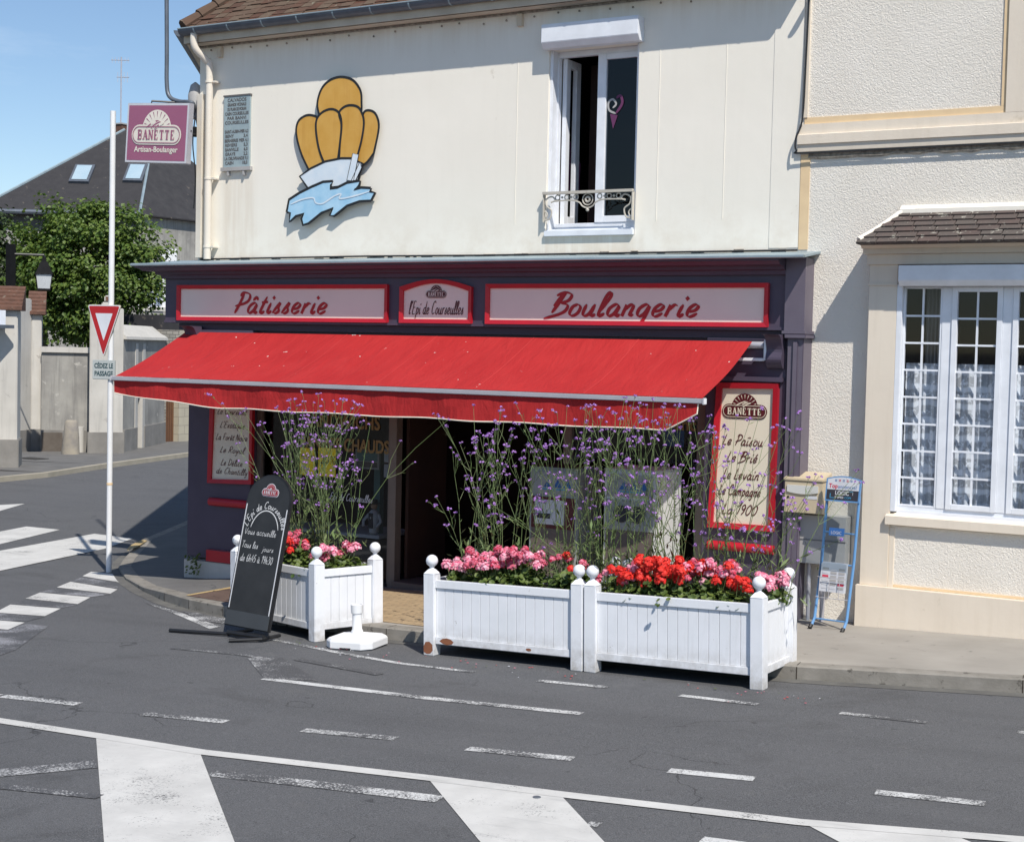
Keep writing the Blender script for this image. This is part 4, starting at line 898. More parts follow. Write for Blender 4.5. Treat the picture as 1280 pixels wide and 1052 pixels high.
a, b = Yp(223.8, 357.4, yb), Yp(486, 403.4, yb); zt, zb = (a.z+Yp(486, 354.7, yb).z)/2, (b.z+Yp(223.8, 400.3, yb).z)/2
t, fr = framed('pastry_sign', 'long cream panel reading Pâtisserie in red script, over the left of the awning', a.x, b.x, zb, zt, yb)
mb = MB(REDT); p0, p1 = Yp(289, 388, yb-.02), Yp(411, 388, yb-.02); tw = swidth('Pâtisserie', .06); sz = .245
script(mb, fr, 'Pâtisserie', p0.x+.03, zb+.095, sz, .125, .016, slant=.30, brush=.55, sp=.06, wx=(p1.x-p0.x-.06)/(tw*sz)); mb.build('lettering', t)
a, b = Yp(609.5, 354.5, yb), Yp(961, 408.3, yb)
t, fr = framed('bakery_sign', 'longest cream panel reading Boulangerie in red script, over the right of the awning', a.x, b.x, zb, zt, yb)
mb = MB(REDT); p0, p1 = Yp(683, 390, yb-.02), Yp(877, 390, yb-.02); tw = swidth('Boulangerie', .06)
script(mb, fr, 'Boulangerie', p0.x+.03, zb+.095, sz, .125, .016, slant=.30, brush=.55, sp=.06, wx=(p1.x-p0.x-.06)/(tw*sz)); mb.build('lettering', t)
a, b = Yp(502, 359, yb), Yp(591, 404, yb)
t, fr = framed('bakery_sign', "small arch-topped cream panel reading l'Epi de Courseulles, between the two long signs", a.x, b.x, zb, zt+.055, yb, .045, SIGNB, .085)
cx = (a.x+b.x)/2; logo(fr, cx, zt-.11, .27, .016, MAROON, SIGNB, parent=t)
mb = MB(MAROON); s = "l'Epi de Courseulles"; script(mb, fr, s, cx, zb+.10, .145, .07, .016, slant=.25, center=True, wx=.72/(swidth(s)*.145)); mb.build('lettering', t)

# boards on the pilasters
def board(label, tl, tr, br, bl_, y, lines, lg, fm=.055, face=SIGNB2):
    P = [Yp(*q, y) for q in (bl_, br, tr, tl)]
    t = thing('bread_board', label, 'sign board', (P[0].x, y, P[0].z))
    fr = XZ(y); out = [(p.x, p.z) for p in P]; cx = sum(a for a, b in out)/4; cz = sum(b for a, b in out)/4
    inn = [(a+(fm if a < cx else -fm), b+(fm if b < cz else -fm)) for a, b in out]
    mb = MB(RED)
    for i in range(4):
        j = (i+1) % 4
        mb.quad(fr.p(*out[i], .05), fr.p(*out[j], .05), fr.p(*inn[j], .04), fr.p(*inn[i], .04)); mb.quad(fr.p(*out[j], 0), fr.p(*out[j], .05), fr.p(*out[i], .05), fr.p(*out[i], 0)); mb.quad(fr.p(*inn[i], .04), fr.p(*inn[j], .04), fr.p(*inn[j], .01), fr.p(*inn[i], .01))
    mb.build('frame', t); mb = MB(face); fpoly(mb, fr, inn, .012); mb.build('panel', t)
    if lg: q = Yp(*lg[:2], y); logo(fr, q.x, q.z, lg[2], .016, MAROON, SIGNB2, parent=t)
    for s, u, v, u1, sz in lines:
        mb = MB(MAROON); p0 = Yp(u, v, y); p1 = Yp(u1, v, y); script(mb, fr, s, p0.x, p0.z, sz, .095, .016, slant=.28, wx=(p1.x-p0.x-.28*sz)/(swidth(s)*sz)); mb.build('lettering', t)
    return t
board('tall cream bread board with red frame and sunrise logo on the right pilaster', (898, 478), (975, 479), (968, 664), (886, 658), yb,
      [('Le Païsou', 904, 555, 958, .105), ('Le Brié', 909, 576, 951, .105), ('Le Levain', 904, 597, 953, .105), ('Le Campagne', 899, 617, 955, .105), ('La 1900', 903, 641, 950, .105)], (931.5, 514, .47))
board('cream cake list board with red frame on the left pilaster, above the chalkboard', (266, 493), (319, 492), (317, 605), (262, 603), yb,
      [('Le Coursiont', 273, 517, 311, .078), ("L'Exotique", 276, 534, 309, .078), ('La Forêt Noire', 271, 549, 312, .078), ('Le Royal', 276, 565, 308, .078), ('Le Délice', 277, 581, 306, .078), ('de Chantilly', 271, 591, 312, .075)], None, .05)
# padded ledges below
mb = MB(RED); a, b = Yp(884, 681, YF-.05), Yp(966, 687, YF-.05); mb.tube([(a.x, YF-.03, (a.z+b.z)/2), (b.x, YF-.03, (a.z+b.z)/2)], .045, 12); mb.build('rail', BK, smooth=True)
mb = MB(RED); a, b = Yp(262, 626, YF-.03), Yp(318, 632, YF-.03); mb.tube([(a.x, YF-.02, (a.z+b.z)/2), (b.x, YF-.02, (a.z+b.z)/2)], .05, 12); mb.build('rail', BK, smooth=True)

# ================================================================== AWNING
AY0, AY1 = YF-.03, -1.40
ax0 = Yp(232, 420, AY0).x; ax1 = Yp(940, 430, AY0).x
bx0 = Yp(144, 471, AY1).x; bx1 = Yp(878, 496, AY1).x
az0 = 2.66; zl, zr_ = Yp(144, 471, AY1).z, Yp(876, 496, AY1).z; az1 = (zl+zr_)/2
az0 = Yp(600, 421, AY0).z
AWG = thing('awning', 'long red fabric awning with pale front bar over the shop window and door', 'awning', ((ax0+ax1)/2, AY0, az0))
mb = MB(AWN); nx, ny = 60, 8
vs = []
for j in range(ny+1):
    t_ = j/ny
    for i in range(nx+1):
        s_ = i/nx; x = (ax0+(ax1-ax0)*s_)*(1-t_)+(bx0+(bx1-bx0)*s_)*t_
        sag = -.030*math.sin(PI*t_)*(1+.5*math.sin(s_*9))+.004*math.sin(s_*47+t_*5)*math.sin(PI*t_)-.006*abs(math.sin(s_*6*PI))**.5*math.sin(PI*t_); vs.append((x, AY0+(AY1-AY0)*t_, az0+(az1-az0)*t_+sag))
fs = [(j*(nx+1)+i, (j+1)*(nx+1)+i, (j+1)*(nx+1)+i+1, j*(nx+1)+i+1) for j in range(ny) for i in range(nx)]
mb.add(vs, fs)
for k in range(1, 6):   # seams
    s_ = k/6
    for j in range(ny):
        i = int(s_*nx); p = Vector(vs[j*(nx+1)+i]); q = Vector(vs[(j+1)*(nx+1)+i]); mb.quad(p+Vector((-.006, 0, .003)), q+Vector((-.006, 0, .003)), q+Vector((.006, 0, .003)), p+Vector((.006, 0, .003)), mat('seam', (.50, .03, .03), None, 5, .8))
mb.build('canopy', AWG, smooth=True)
mb = MB(ALU); mb.box(bx0-.02, bx1+.02, AY1-.05, AY1+.02, az1-.05, az1-.004); mb.box(bx1+.02, bx1+.035, AY1-.055, AY1+.025, az1-.06, az1+.004, WHITEM); mb.box(bx0-.035, bx0-.02, AY1-.055, AY1+.025, az1-.06, az1+.004, WHITEM)
mb.build('front_bar', AWG, bevel=.006)
# valance with hem
mb = MB(AWN); NV = 90
def vh(s):
    h = .17+.08*min(1, s/.18)
    h = .145+(.26-.145)*min(1, s/.22)**.8
    if s > .955: h = .26-.17*(s-.955)/.045
    return h+.006*math.sin(s*40)
top = []; bot = []
for i in range(NV+1):
    s = i/NV; x = bx0+(bx1-.03-bx0)*s; w_ = .014*math.sin(s*55)+.010*math.sin(s*23+1)
    top.append(Vector((x, AY1-.02, az1-.045))); bot.append(Vector((x, AY1-.03+w_+.01, az1-.05-vh(s))))
for i in range(NV):
    m1 = (top[i]+bot[i])/2+Vector((0, .006*math.sin(i*1.3), 0)); m2 = (top[i+1]+bot[i+1])/2+Vector((0, .006*math.sin((i+1)*1.3), 0))
    mb.quad(bot[i], bot[i+1], m2, m1); mb.quad(m1, m2, top[i+1], top[i])
vo = mb.build('valance', AWG, smooth=True)
mb = MB(PIPING); mb.tube(bot+[top[-1]], .007, 5); mb.build('piping', vo)
# arms, roller
for x0 in (ax0+.4, ax1-.45):
    e = (x0+(.7 if x0 < -9 else -.7), -.72, az0-.36)
    MB(WHITEM).tube([(x0, YF-.02, az0-.14), e, (x0, AY1+.03, az1-.05)], .022, 8).build('folding_arm', AWG)
mb = MB(ALU); mb.tube([(ax0, AY0+.01, az0-.035), (ax1+.12, AY0+.01, az0-.035)], .035, 10)
mb.build('roller', AWG, smooth=True)
a = Yp(960, 440, YF-.03)
mb = MB(WHITEM); mb.box(ax1+.14, ax1+.17, YF-.08, YF-.01, a.z-.08, az0+.02); mb.box(ax1-.2, ax1+.14, YF-.06, YF-.03, a.z-.09, a.z-.06); mb.build('bracket', AWG, bevel=.003)

# ================================================================== VENDING CABINETS UNDER THE AWNING
def cabinet(label, u0, u1, y, depth, zt, kind, side=None):
    x0, x1 = Yp(u0, 620, y).x, Yp(u1, 620, y).x; zb = gz((x0+x1)/2, y)+.125
    t = thing('vending_machine', label, 'vending machine', ((x0+x1)/2, y+depth/2, zb))
    mb = MB(CABW if side else CAB); mb.box(x0, x1, y, y+depth, zb, zt-.02); mb.box(x0-.01, x1+.01, y-.01, y+depth+.01, zt-.019, zt, WHITEM if side else DARKR); mb.build('cabinet', t, bevel=.01)
    fr = XZ(y)
    mb = MB(CAB); fbox(mb, fr, x0+.04, x1-.04, zt-.27, zt-.05, .001, .012); mb.box(x0+.03, x1-.03, y-.006, y, zb+.1, zt-.6, CABM); hp = mb.build('front_panel', t)
    mb = MB(INKB)
    for k in range(3): cx = x0+.22+k*.11; fpoly(mb, fr, [(cx-.05, zt-.20), (cx+.05, zt-.20), (cx, zt-.12)], .015)
    mb.box(x0+.15, x1-.12, y-.014, y-.013, zt-.225, zt-.213, CYAN); mb.build('logo', t)
    if kind == 'window':
        mb = MB(MAROON); fbox(mb, fr, x0+.03, x1-.03, zt-.62, zt-.30, .001, .01); fbox(mb, fr, x0+.07, x1-.14, zt-.58, zt-.33, .011, .016, PAPER); mb.box(x0+.1, x1-.3, y-.02, y-.0165, zt-.52, zt-.47, INK); mb.build('display', t)
    else:
        mb = MB(CAB)
        fbox(mb, fr, x0+.03, x1-.03, zt-.60, zt-.30, .001, .01)
        for cx in (x0+.2, x1-.2):
            mb.prism([fr.p(cx+.085*math.cos(k*PI/10), zt-.44+.085*math.sin(k*PI/10), .010) for k in range(20)], fr.n*.01, INK)
        mb.build('dial', t)
    if side:
        mb = MB(DARKR)
        for k in range(14): mb.box(x1+.001, x1+.004, y+depth*.72, y+depth*.78, zt-.18-k*.03, zt-.174-k*.03)
        for k in range(2): mb.prism([(x1+.001, y+depth*.6+.02*math.cos(j*PI/5)-k*.08, zt-.7-k*.06+.02*math.sin(j*PI/5)) for j in range(10)], (.004, 0, 0))
        mb.build('vent', t)
    return t
VY = -.82
cabinet('grey vending machine with blue triangle logo and dark red display, beside the open door', 662, 722, VY, .55, Yp(690, 584, VY).z, 'window')
cabinet('pale vending machine with two round black openings and white side, nearest the right pilaster', 755, 821, VY, .60, Yp(790, 587, VY).z, 'dials', True)

# ================================================================== MURAL SHAPE, PLAQUE, HANGING SIGN, STEEL TUBE
MU = thing('bakery_emblem', 'painted cut-out of golden loaves over a white boat on blue waves, on the wall', 'wall decoration', tuple(Yp(420, 280, -.03)))
def mc(px, py): q = Yp(340+px/5.007, 80+py/5.007, -.04); return (q.x, q.z)
frm = XZ(-.03)
def cut(name, pts, m, d0, d1, line=.011, parent=MU, k=5, closed=True):
    line *= 1.25
    P = [mc(*p) for p in pts]; q = smooth2(P+[P[0]], k)[:-1] if k else P
    mb = MB(m, BLACK); fprism(mb, frm, q, d0, d1, BLACK); fpoly(mb, frm, q, d1+.0012, m); ribbon(mb, frm, q+[q[0]], line*2, d1+.003, BLACK, taper=False); return mb.build(name, parent)
cut('loaf', [(300, 330), (285, 250), (310, 160), (360, 105), (430, 82), (505, 100), (552, 160), (562, 230), (548, 330), (430, 380)], BREAD, 0, .012)
cut('loaf', [(235, 668), (185, 560), (155, 440), (165, 365), (205, 328), (250, 322), (290, 345), (300, 440), (340, 560), (345, 640)], BREAD, .002, .016)
cut('loaf', [(640, 560), (672, 400), (655, 320), (615, 292), (575, 310), (560, 420), (520, 580), (560, 630), (595, 618)], BREAD, .002, .016)
cut('loaf', [(340, 640), (300, 540), (280, 420), (285, 345), (325, 300), (380, 284), (425, 310), (440, 380), (430, 500), (415, 625)], BREAD, .006, .020)
cut('loaf', [(415, 615), (430, 500), (440, 380), (425, 310), (455, 272), (500, 260), (548, 275), (575, 330), (578, 400), (555, 520), (515, 615)], BREAD, .008, .0225)
cut('boat', [(240, 790), (180, 705), (250, 655), (340, 612), (440, 592), (500, 592), (575, 625), (545, 730), (420, 770)], BOAT, .010, .030, .010, k=0)
cut('rudder', [(478, 730), (515, 562), (552, 570), (520, 735)], BOAT, .030, .038, .003, k=0)
cut('rudder', [(505, 735), (560, 615), (572, 650), (530, 738)], BOAT, .031, .0395, .003, k=0)
cut('waves', [(103, 930), (118, 850), (180, 810), (260, 770), (330, 740), (392, 735), (380, 760), (375, 782), (420, 775), (480, 745), (560, 732), (555, 765), (525, 788), (570, 775), (628, 778), (622, 800), (655, 808), (630, 858), (560, 862), (480, 890), (400, 955), (372, 950), (395, 905), (320, 935), (240, 1000), (205, 1010), (195, 970), (212, 940), (160, 955), (120, 990), (125, 935)], WAVE, .012, .042, .012, k=0)
mb = MB(BOAT)
for q in ([(130, 880), (200, 850), (270, 840), (285, 870), (330, 875), (400, 830), (445, 815), (435, 845), (520, 830), (620, 800)],): ribbon(mb, frm, smooth2([mc(*p) for p in q], 4), .018, .047)
mb.build('wave_crest', MU)

a, b, c = Yp(281, 122, -.02), Yp(312, 208, -.02), Yp(312, 121, -.02)
PQ = thing('enamel_plaque', 'weathered pale blue metal plaque of dark lettering high on the left of the cream wall', 'plaque', (a.x, -.02, b.z))
mb = MB(PLQ); mb.box(a.x, b.x, -.03, -.005, b.z, a.z); mb.box(a.x-.01, b.x+.01, -.037, -.0, a.z+.001, a.z+.02, PLQT); mb.box(a.x-.03, b.x+.03, -.05, -.0, b.z-.045, b.z-.001, GREYB)
for x in (a.x+.08, b.x-.08): mb.box(x-.012, x+.012, -.045, 0, b.z-.10, b.z-.046, GREYB)
mb.build('panel', PQ)
mb = MB(PLQT); frp = XZ(-.031); Wp = b.x-a.x; rowsT = ['CALVADOS', 'GRANDE VICINALE', 'DU PLAIN DE MORAN', 'CAEN COURSEULLES', 'PAR BANVI', 'COURSEULLES', '', 'SAINT-AUBIN-MER 6,2', 'BENY          3,4', 'BERNIERES MER 4,1', 'REVIERS       5,3', 'BANVILLE      6,0', 'GRAYE         2,2', 'LA DELIVRANDE 9,1', 'CAEN         18,0']
Hp = a.z-b.z
for i, s in enumerate(rowsT):
    if not s: continue
    hh = Hp*(.045 if i else .05); zz = a.z-Hp*(.075+i*.0635); full = .9 if i in (3, 5, 7, 9, 13) else (.72 if i < 6 else .86)
    block(mb, frp, s, (a.x+b.x)/2, zz-.0, hh, .001, PLQT, width=Wp*full, center=True, bold=.003)
mb.build('lettering', PQ)
# mauve box sign on brackets (perpendicular-ish, faces the crossing)
ys = -.42
q = [Yp(u, v, ys) for u, v in ((156, 203), (233, 205), (234, 131), (157, 129))]
HS = thing('hanging_sign', 'square mauve box sign with sunrise logo, hung from the left house corner', 'shop sign', tuple(q[0]))
ux = (q[1]-q[0]).normalized(); uz = (q[3]-q[0]).normalized(); nrm = ux.cross(uz); uz = nrm.cross(ux)*1.0
frs = Fr(q[0], ux, uz); Ws = (q[1]-q[0]).length; Hs = (q[3]-q[0]).length
print('sign', Ws, Hs, ux, uz)
mb = MB(ALU); mb.prism([frs.p(*p, -.0) for p in ((0, 0), (Ws, 0), (Ws, Hs), (0, Hs))], -frs.n*.08); mb.build('housing', HS, bevel=.006)
mb = MB(PAPER); fpoly(mb, frs, [(0.005, 0.005), (Ws-.005, .005), (Ws-.005, Hs-.005), (.005, Hs-.005)], .003, PAPER); fpoly(mb, frs, [(.03, .03), (Ws-.03, .03), (Ws-.03, Hs-.03), (.03, Hs-.03)], .005, PINKS); mb.build('face', HS)
lc = mat('sign_ivory', (.80, .74, .64), None, 5, .5)
logo(frs, Ws*.5, Hs*.47, Ws*.80, .007, lc, PINKS, parent=HS)
mb = MB(lc); block(mb, frs, 'Artisan-Boulanger', Ws*.5, Hs*.18, Hs*.095, .008, lc, width=Ws*.70, center=True, bold=.004); mb.build('lettering', HS)
mb = MB(BLACK); r1 = frs.p(Ws, Hs*.55, -.04); mb.tube([r1, (WX0-.04, -.1, r1.z+.01), (WX0+.0, .02, r1.z+.01)], .014, 8); r2 = frs.p(Ws*.35, Hs, -.04)
mb.tube([r2, r2+Vector((0, 0, .03)), (WX0+.0, .03, r2.z+.03)], .012, 8); mb.build('bracket', HS)
# curved steel tube rising from the house corner
TB = thing('lamp_bracket_tube', 'tall dark steel tube bending out from the house corner beside the mauve sign', 'pole', (WX0, 0, 5.0))
P = [Yp(u, v, -.18) for u, v in ((208, -260), (208, -60), (208.5, 60), (208.5, 105), (212, 121), (224, 127), (240, 128.5), (248, 136), (250, 160), (248, 215))]
P = P[:7]+[Vector((WX0-.03, -.05, P[7].z)), Vector((WX0-.02, .02, P[8].z)), Vector((WX0-.02, .02, P[9].z))]
mb = MB(GUTT); mb.tube(P[:1]+smooth2(P[1:], 5), .026, 10); mb.build('tube', TB, smooth=True)
mb = MB(BLACK); mb.tube(smooth2([Vector((WX0-.05, -.03, P[7].z-.1)), Vector((WX0-.07, -.04, 5.0)), Vector((WX0-.03, -.03, 4.6)), Vector((WX0-.05, -.03, 4.2))], 5), .008, 6); mb.box(WX0-.07, WX0-.02, -.06, .0, 5.08, 5.2); mb.build('cable', TB)

# ================================================================== RIGHT NEIGHBOUR
NB = thing('neighbour_house', 'cream house with rough render, ochre lines and a tiled bay window, right of the bakery', 'house', (-4.86, 0, gz(-4.86, 0)))
NX0, NX1 = -4.868, 6.0
mb = MB(ROUGH, CREAM2, OCHRE)
bxl = Yp(1082, 310, -.15).x; BX1 = -1.05; BYF = -.15
def nwall(x0, x1, z0, z1, y0=.0, y1=.4): mb.box(x0, x1, y0, y1, z0, z1, ROUGH)
nwall(NX0, bxl+.1, -.6, 9); nwall(bxl+.1, BX1-.1, 3.7, 9); nwall(BX1-.1, NX1, -.6, 9)
jl = Yp(1009, 250, 0).x
mb.box(NX0+.003, jl+.02, -.008, .001, 3.58, 4.5, OCHRE)
mb.build('wall', NB)
zb0, zb1 = Yp(1100, 184.5, -.07).z, Yp(1100, 146, -.03).z
mb = MB(CREAM2, ROUGH, OCHRE)
prof = [(0, zb0), (-.045, zb0), (-.05, zb0+.07), (-.065, zb0+.07), (-.065, zb0+.16), (-.03, zb0+.17), (-.03, zb1-.03), (0, zb1-.03)]
mb.prism([(NX0-.02, y, z) for y, z in prof], (NX1-NX0, 0, 0)); mb.build('string_course', NB)
mb = MB(OCHRE); xs1, xs2 = Yp(1253, 100, 0).x, Yp(1259, 100, 0).x; mb.box(NX0+.03, xs2, -.012, .001, zb1-.028, zb1+.035); mb.box(xs1, xs2, -.012, .001, zb1+.036, 9); mb.box(xs2+.002, xs2+1.2, -.03, .001, zb1-.028, 9, CREAM2); mb.box(xs2+1.2, NX1, -.012, .001, zb1-.028, zb1+.03); mb.box(NX0+.01, NX0+.06, -.02, 0, zb1+.036, 9, CREAM2)
mb.build('trim', NB)
mb = MB(BLACK); mb.tube(smooth2([(NX0+.06, -.03, 8.9), (NX0+.05, -.035, 6.5), (NX0+.03, -.03, 5.4), (NX0+.02, -.05, zb1+.02), (NX0-.03, -.07, zb0+.14), (NX0-.02, -.08, zb0+.01), (NX0+.1, -.06, zb0-.015), (NX0+1.5, -.055, zb0-.012), (NX1, -.05, zb0-.012)], 4), .010, 6); mb.build('cable', NB)
mb = MB(PLASTER_SEAL)
mb.box(NX0+.08, NX1, -.010, 0, zb0-.055, zb0-.001)
mb.tube([(NX0+.08+i*.12, -.008, zb0-.05+random.uniform(-.02, .015)) for i in range(90)], .014, 5)
mb.build('mortar_joint', NB)
# roof of the neighbour (out of frame but stands there)
mb = MB(TILE); mb.prism([(NX0, -.4, 9.0), (NX0, 8, 9.0), (NX0, 3.8, 12)], (NX1-NX0, 0, 0)); mb.build('roof', NB)
mb = MB(ROUGH); mb.box(NX0, NX0+.3, .4, 8, -.6, 9); mb.box(NX1-.3, NX1, .4, 8, -.6, 9); mb.box(NX0, NX1, 8, 8.3, -.6, 9); mb.build('wall', NB)
# bay
bl2 = Yp(1068, 760, BYF-.05).x; pzt = Yp(1068, 730, BYF-.05).z; sillz1 = Yp(1113, 643, BYF-.02).z; sillz0 = sillz1-.10
wl0 = Yp(1112, 640, BYF).x
px0 = Yp(1085, 400, BYF).x
zcap = Yp(1100, 318, -.15).z
mb = MB(CREAM2, ROUGH, OCHRE)
gb = gz(-3, -.5)
mb.box(bl2, BX1+.05, BYF-.05, .0, gb-.4, pzt)                              # plinth
mb.box(px0, wl0, BYF, .0, pzt, zcap)                                        # left pier
mb.box(BX1-.3, BX1, BYF, .0, pzt, zcap)
mb.box(wl0, BX1-.3, BYF+.02, -.1, pzt, sillz0, ROUGH); 
mb.box(wl0+.0, wl0+.05, BYF+.01, BYF+.03, pzt, sillz0-.02, CREAM2); mb.box(wl0+.05, BX1-.35, BYF+.012, BYF+.03, pzt, pzt+.03, OCHRE)
mb.box(px0-.01, wl0+.002, BYF-.012, BYF, 3.22, 3.24); 
mb.build('bay_wall', NB, bevel=.004)
mb = MB(CREAM2); mb.prism([(wl0-.03, BYF+.06, sillz1+.02), (wl0-.03, BYF-.045, sillz1-.01), (wl0-.03, BYF-.045, sillz0+.01), (wl0-.03, BYF+.02, sillz0)], (BX1-.27-wl0+.03, 0, 0)); mb.build('window_sill', NB)
mb = MB(CREAM2); zh = Yp(1123, 331, BYF-.02).z; mb.box(px0-.02, BX1+.02, BYF-.025, 0, zh+.005, zcap+.0); mb.box(px0-.05, BX1+.05, BYF-.07, 0, zcap+.001, zcap+.05); mb.prism([(px0-.06, BYF-.08, zcap+.051), (px0-.06, BYF-.17, zcap+.12), (px0-.06, 0, zcap+.12), (px0-.06, 0, zcap+.051)], (BX1+.12-px0, 0, 0)); mb.build('bay_lintel', NB)
# shutter box
x0 = Yp(1123, 345, BYF-.09).x; zt, zb = Yp(1200, 331, BYF-.09).z, Yp(1200, 357, BYF-.09).z
mb = MB(WHITEM); mb.prism([(x0, BYF+.02, zb), (x0, BYF-.06, zb), (x0, BYF-.10, zb+.05), (x0, BYF-.10, zt), (x0, BYF+.02, zt)], (BX1-.25-x0, 0, 0)); BWb = mb.build('shutter_box', NB, bevel=.004)
# window: fixed left light, two casements, fixed right
wy = BYF+.06
wzt = zb; wzb = sillz1+.03
wr = BX1-.3
mb = MB(WHITEM); mb.box(wl0, wl0+.05, BYF+.0, wy+.05, wzb-.0, wzt+.02); mb.box(wr-.05, wr, BYF, wy+.05, wzb, wzt+.02); mb.box(wl0+.05, wr-.05, wy, wy+.05, wzb-.01, wzb+.05); mb.box(wl0+.05, wr-.05, wy-.02, wy+.0, wzb-.02, wzb+.015)
mb.box(wl0+.05, wr-.05, wy, wy+.05, wzt-.0, wzt+.05)
for u in (1182, 1258): 
    x = Yp(u, 450, wy).x; mb.box(x-.045, x+.045, wy-.005, wy+.05, wzb+.05, wzt)
W2 = mb.build('window', NB, bevel=.003)
m_bayglass = m_glass('bay_glass', (.92, .94, .96))
def lights(xa, xb, zlo, zhi, ncol=2, nrow=7, casement=False):
    fw = .05 if casement else .02
    s = MB(WHITEM); d = -.018 if casement else 0
    s.box(xa, xa+fw, wy+d, wy+.04, zlo, zhi); s.box(xb-fw, xb, wy+d, wy+.04, zlo, zhi); s.box(xa+fw, xb-fw, wy+d, wy+.04, zhi-fw, zhi); s.box(xa+fw, xb-fw, wy+d, wy+.04, zlo, zlo+fw)
    o = s.build('sash', W2, bevel=.003)
    x0, x1, z0, z1 = xa+fw, xb-fw, zlo+fw, zhi-fw
    s = MB(WHITEM)
    for i in range(1, ncol): x = x0+(x1-x0)*i/ncol; s.box(x-.009, x+.009, wy+.008, wy+.028, z0, z1)
    for i in range(1, nrow): z = z0+(z1-z0)*i/nrow; s.box(x0, x1, wy+.006, wy+.03, z-.009, z+.009)
    s.build('glazing_bars', W2)
    s = MB(GLASSD); s.quad((x0, wy+.018, z0), (x1, wy+.018, z0), (x1, wy+.018, z1), (x0, wy+.018, z1)); s.m = [m_bayglass]; s.build('pane', W2)
ms = [Yp(u, 450, wy).x for u in (1182, 1258)]
lights(wl0+.05, ms[0]-.045, wzb+.05, wzt, 2, 8); wcas = ms[1]-ms[0]-.09
lights(ms[0]+.045, ms[1]-.045, wzb+.05, wzt, 2, 8, True); lights(ms[1]+.045, ms[1]+.045+wcas, wzb+.05, wzt, 2, 8, True)
x = ms[1]+.045+wcas
mb = MB(WHITEM); mb.box(x, x+.09, wy-.005, wy+.05, wzb+.05, wzt); mb.build('mullion', W2); lights(x+.09, wr-.05, wzb+.05, wzt, 2, 8)
mb = MB(LACE); zc_ = Yp(1200, 455, wy+.1).z
for i in range(160):
    x0 = wl0+.06+(wr-wl0-.12)*i/160; x1 = wl0+.06+(wr-wl0-.12)*(i+1)/160; y0 = wy+.12+.02*math.sin(i*.9); y1 = wy+.12+.02*math.sin((i+1)*.9)
    mb.quad((x0, y0, wzb), (x1, y1, wzb), (x1, y1, zc_), (x0, y0, zc_))
mb.build('curtain', W2)
mb = MB(mat('drape_cloth', (.35, .34, .33), (.25, .24, .24), 4, .9))
for i in range(40):
    x0 = wl0+.05+.22*i/40; x1 = wl0+.05+.22*(i+1)/40; mb.quad((x0+.15, wy+.25+.03*math.sin(i), wzb), (x1+.15, wy+.25+.03*math.sin(i+1), wzb), (x1+.15, wy+.25+.03*math.sin(i+1), wzt), (x0+.15, wy+.25+.03*math.sin(i), wzt))
mb.build('drape', W2)
mb = MB(DARK); mb.box(bxl+.2, BX1-.2, 2.4, 2.5, 0, 3.6); mb.box(bxl+.1, bxl+.15, .0, 2.5, 0, 3.6); mb.box(BX1-.15, BX1-.1, 0, 2.5, 0, 3.6); mb.box(bxl+.15, BX1-.15, BYF+.1, 2.5, .5, .6); mb.box(bxl+.15, BX1-.15, BYF+.1, 2.5, 3.5, 3.6); mb.build('room', NB)
# bay roof with thick mossy tiles
ev = Yp(1070, 300, -.42); rz0 = Yp(1150, 303, -.42).z; rtop = Yp(1135, 262, 0)
rx0 = Yp(1070, 301, -.42).x; rx1 = BX1+.25; ry0 = -.42; rz1 = rtop.z-.02; tx0 = rtop.x; tx1 = BX1-.15
mb = MB(TILEB)
mb.poly([(rx0, ry0, rz0), (rx1, ry0, rz0), (tx1, 0, rz1-.03), (tx0, 0, rz1-.03)]); mb.poly([(rx0, 0, rz0), (rx0, ry0, rz0), (tx0, 0, rz1-.03)]); mb.poly([(rx1, ry0, rz0), (rx1, 0, rz0), (tx1, 0, rz1-.03)]); mb.poly([(rx0, ry0, rz0-.005), (rx0, 0, rz0-.005), (rx1, 0, rz0-.005), (rx1, ry0, rz0-.005)])
sd = Vector((0, -ry0, rz1-rz0)); Lr = sd.length; sd.normalize(); up = Vector((0, -sd.z, sd.y)); nr = 6
for r in range(nr):
    tt = r/nr; y = ry0+(0-ry0)*tt; z = rz0+(rz1-rz0)*tt; xl = rx0+(tx0-rx0)*tt; xr = rx1+(tx1-rx1)*tt; x = xl+.01-(.09 if r % 2 else 0)
    while x < xr:
        x1 = min(x+.185, xr); xs_ = max(x, xl); jl = random.uniform(-.008, .008); h = .03
        if x1-xs_ > .02:
            a0 = Vector((xs_, y, z))+sd*(jl-.02)+up*h; a1 = Vector((x1-.005, y, z))+sd*(jl-.02)+up*h; b0 = a0+sd*(Lr/nr+.03)-up*.018; b1 = a1+sd*(Lr/nr+.03)-up*.018
            mb.add([a0, a1, b1, b0, a0-up*.022, a1-up*.022, b1-up*.02, b0-up*.02], [(0, 1, 2, 3), (4, 5, 1, 0), (4, 0, 3, 7), (5, 6, 2, 1)])
        x += .19
mb.build('bay_roof', NB)
mb = MB(CREAM); mb.prism([(tx0-.06, -.0, rz1-.02), (tx0-.06, -.06, rz1-.04), (tx0-.06, -.06, rz1+.02), (tx0-.06, 0, rz1+.06)], (tx1-tx0+.12, 0, 0)); mb.tube(smooth2([(tx0-.04, -.03, rz1+.0), ((tx0+rx0)/2-.03, -.21, (rz1+rz0)/2-.005), (rx0+.02, -.40, rz0+.035)], 4), .028, 6); mb.build('roof_flashing', NB)

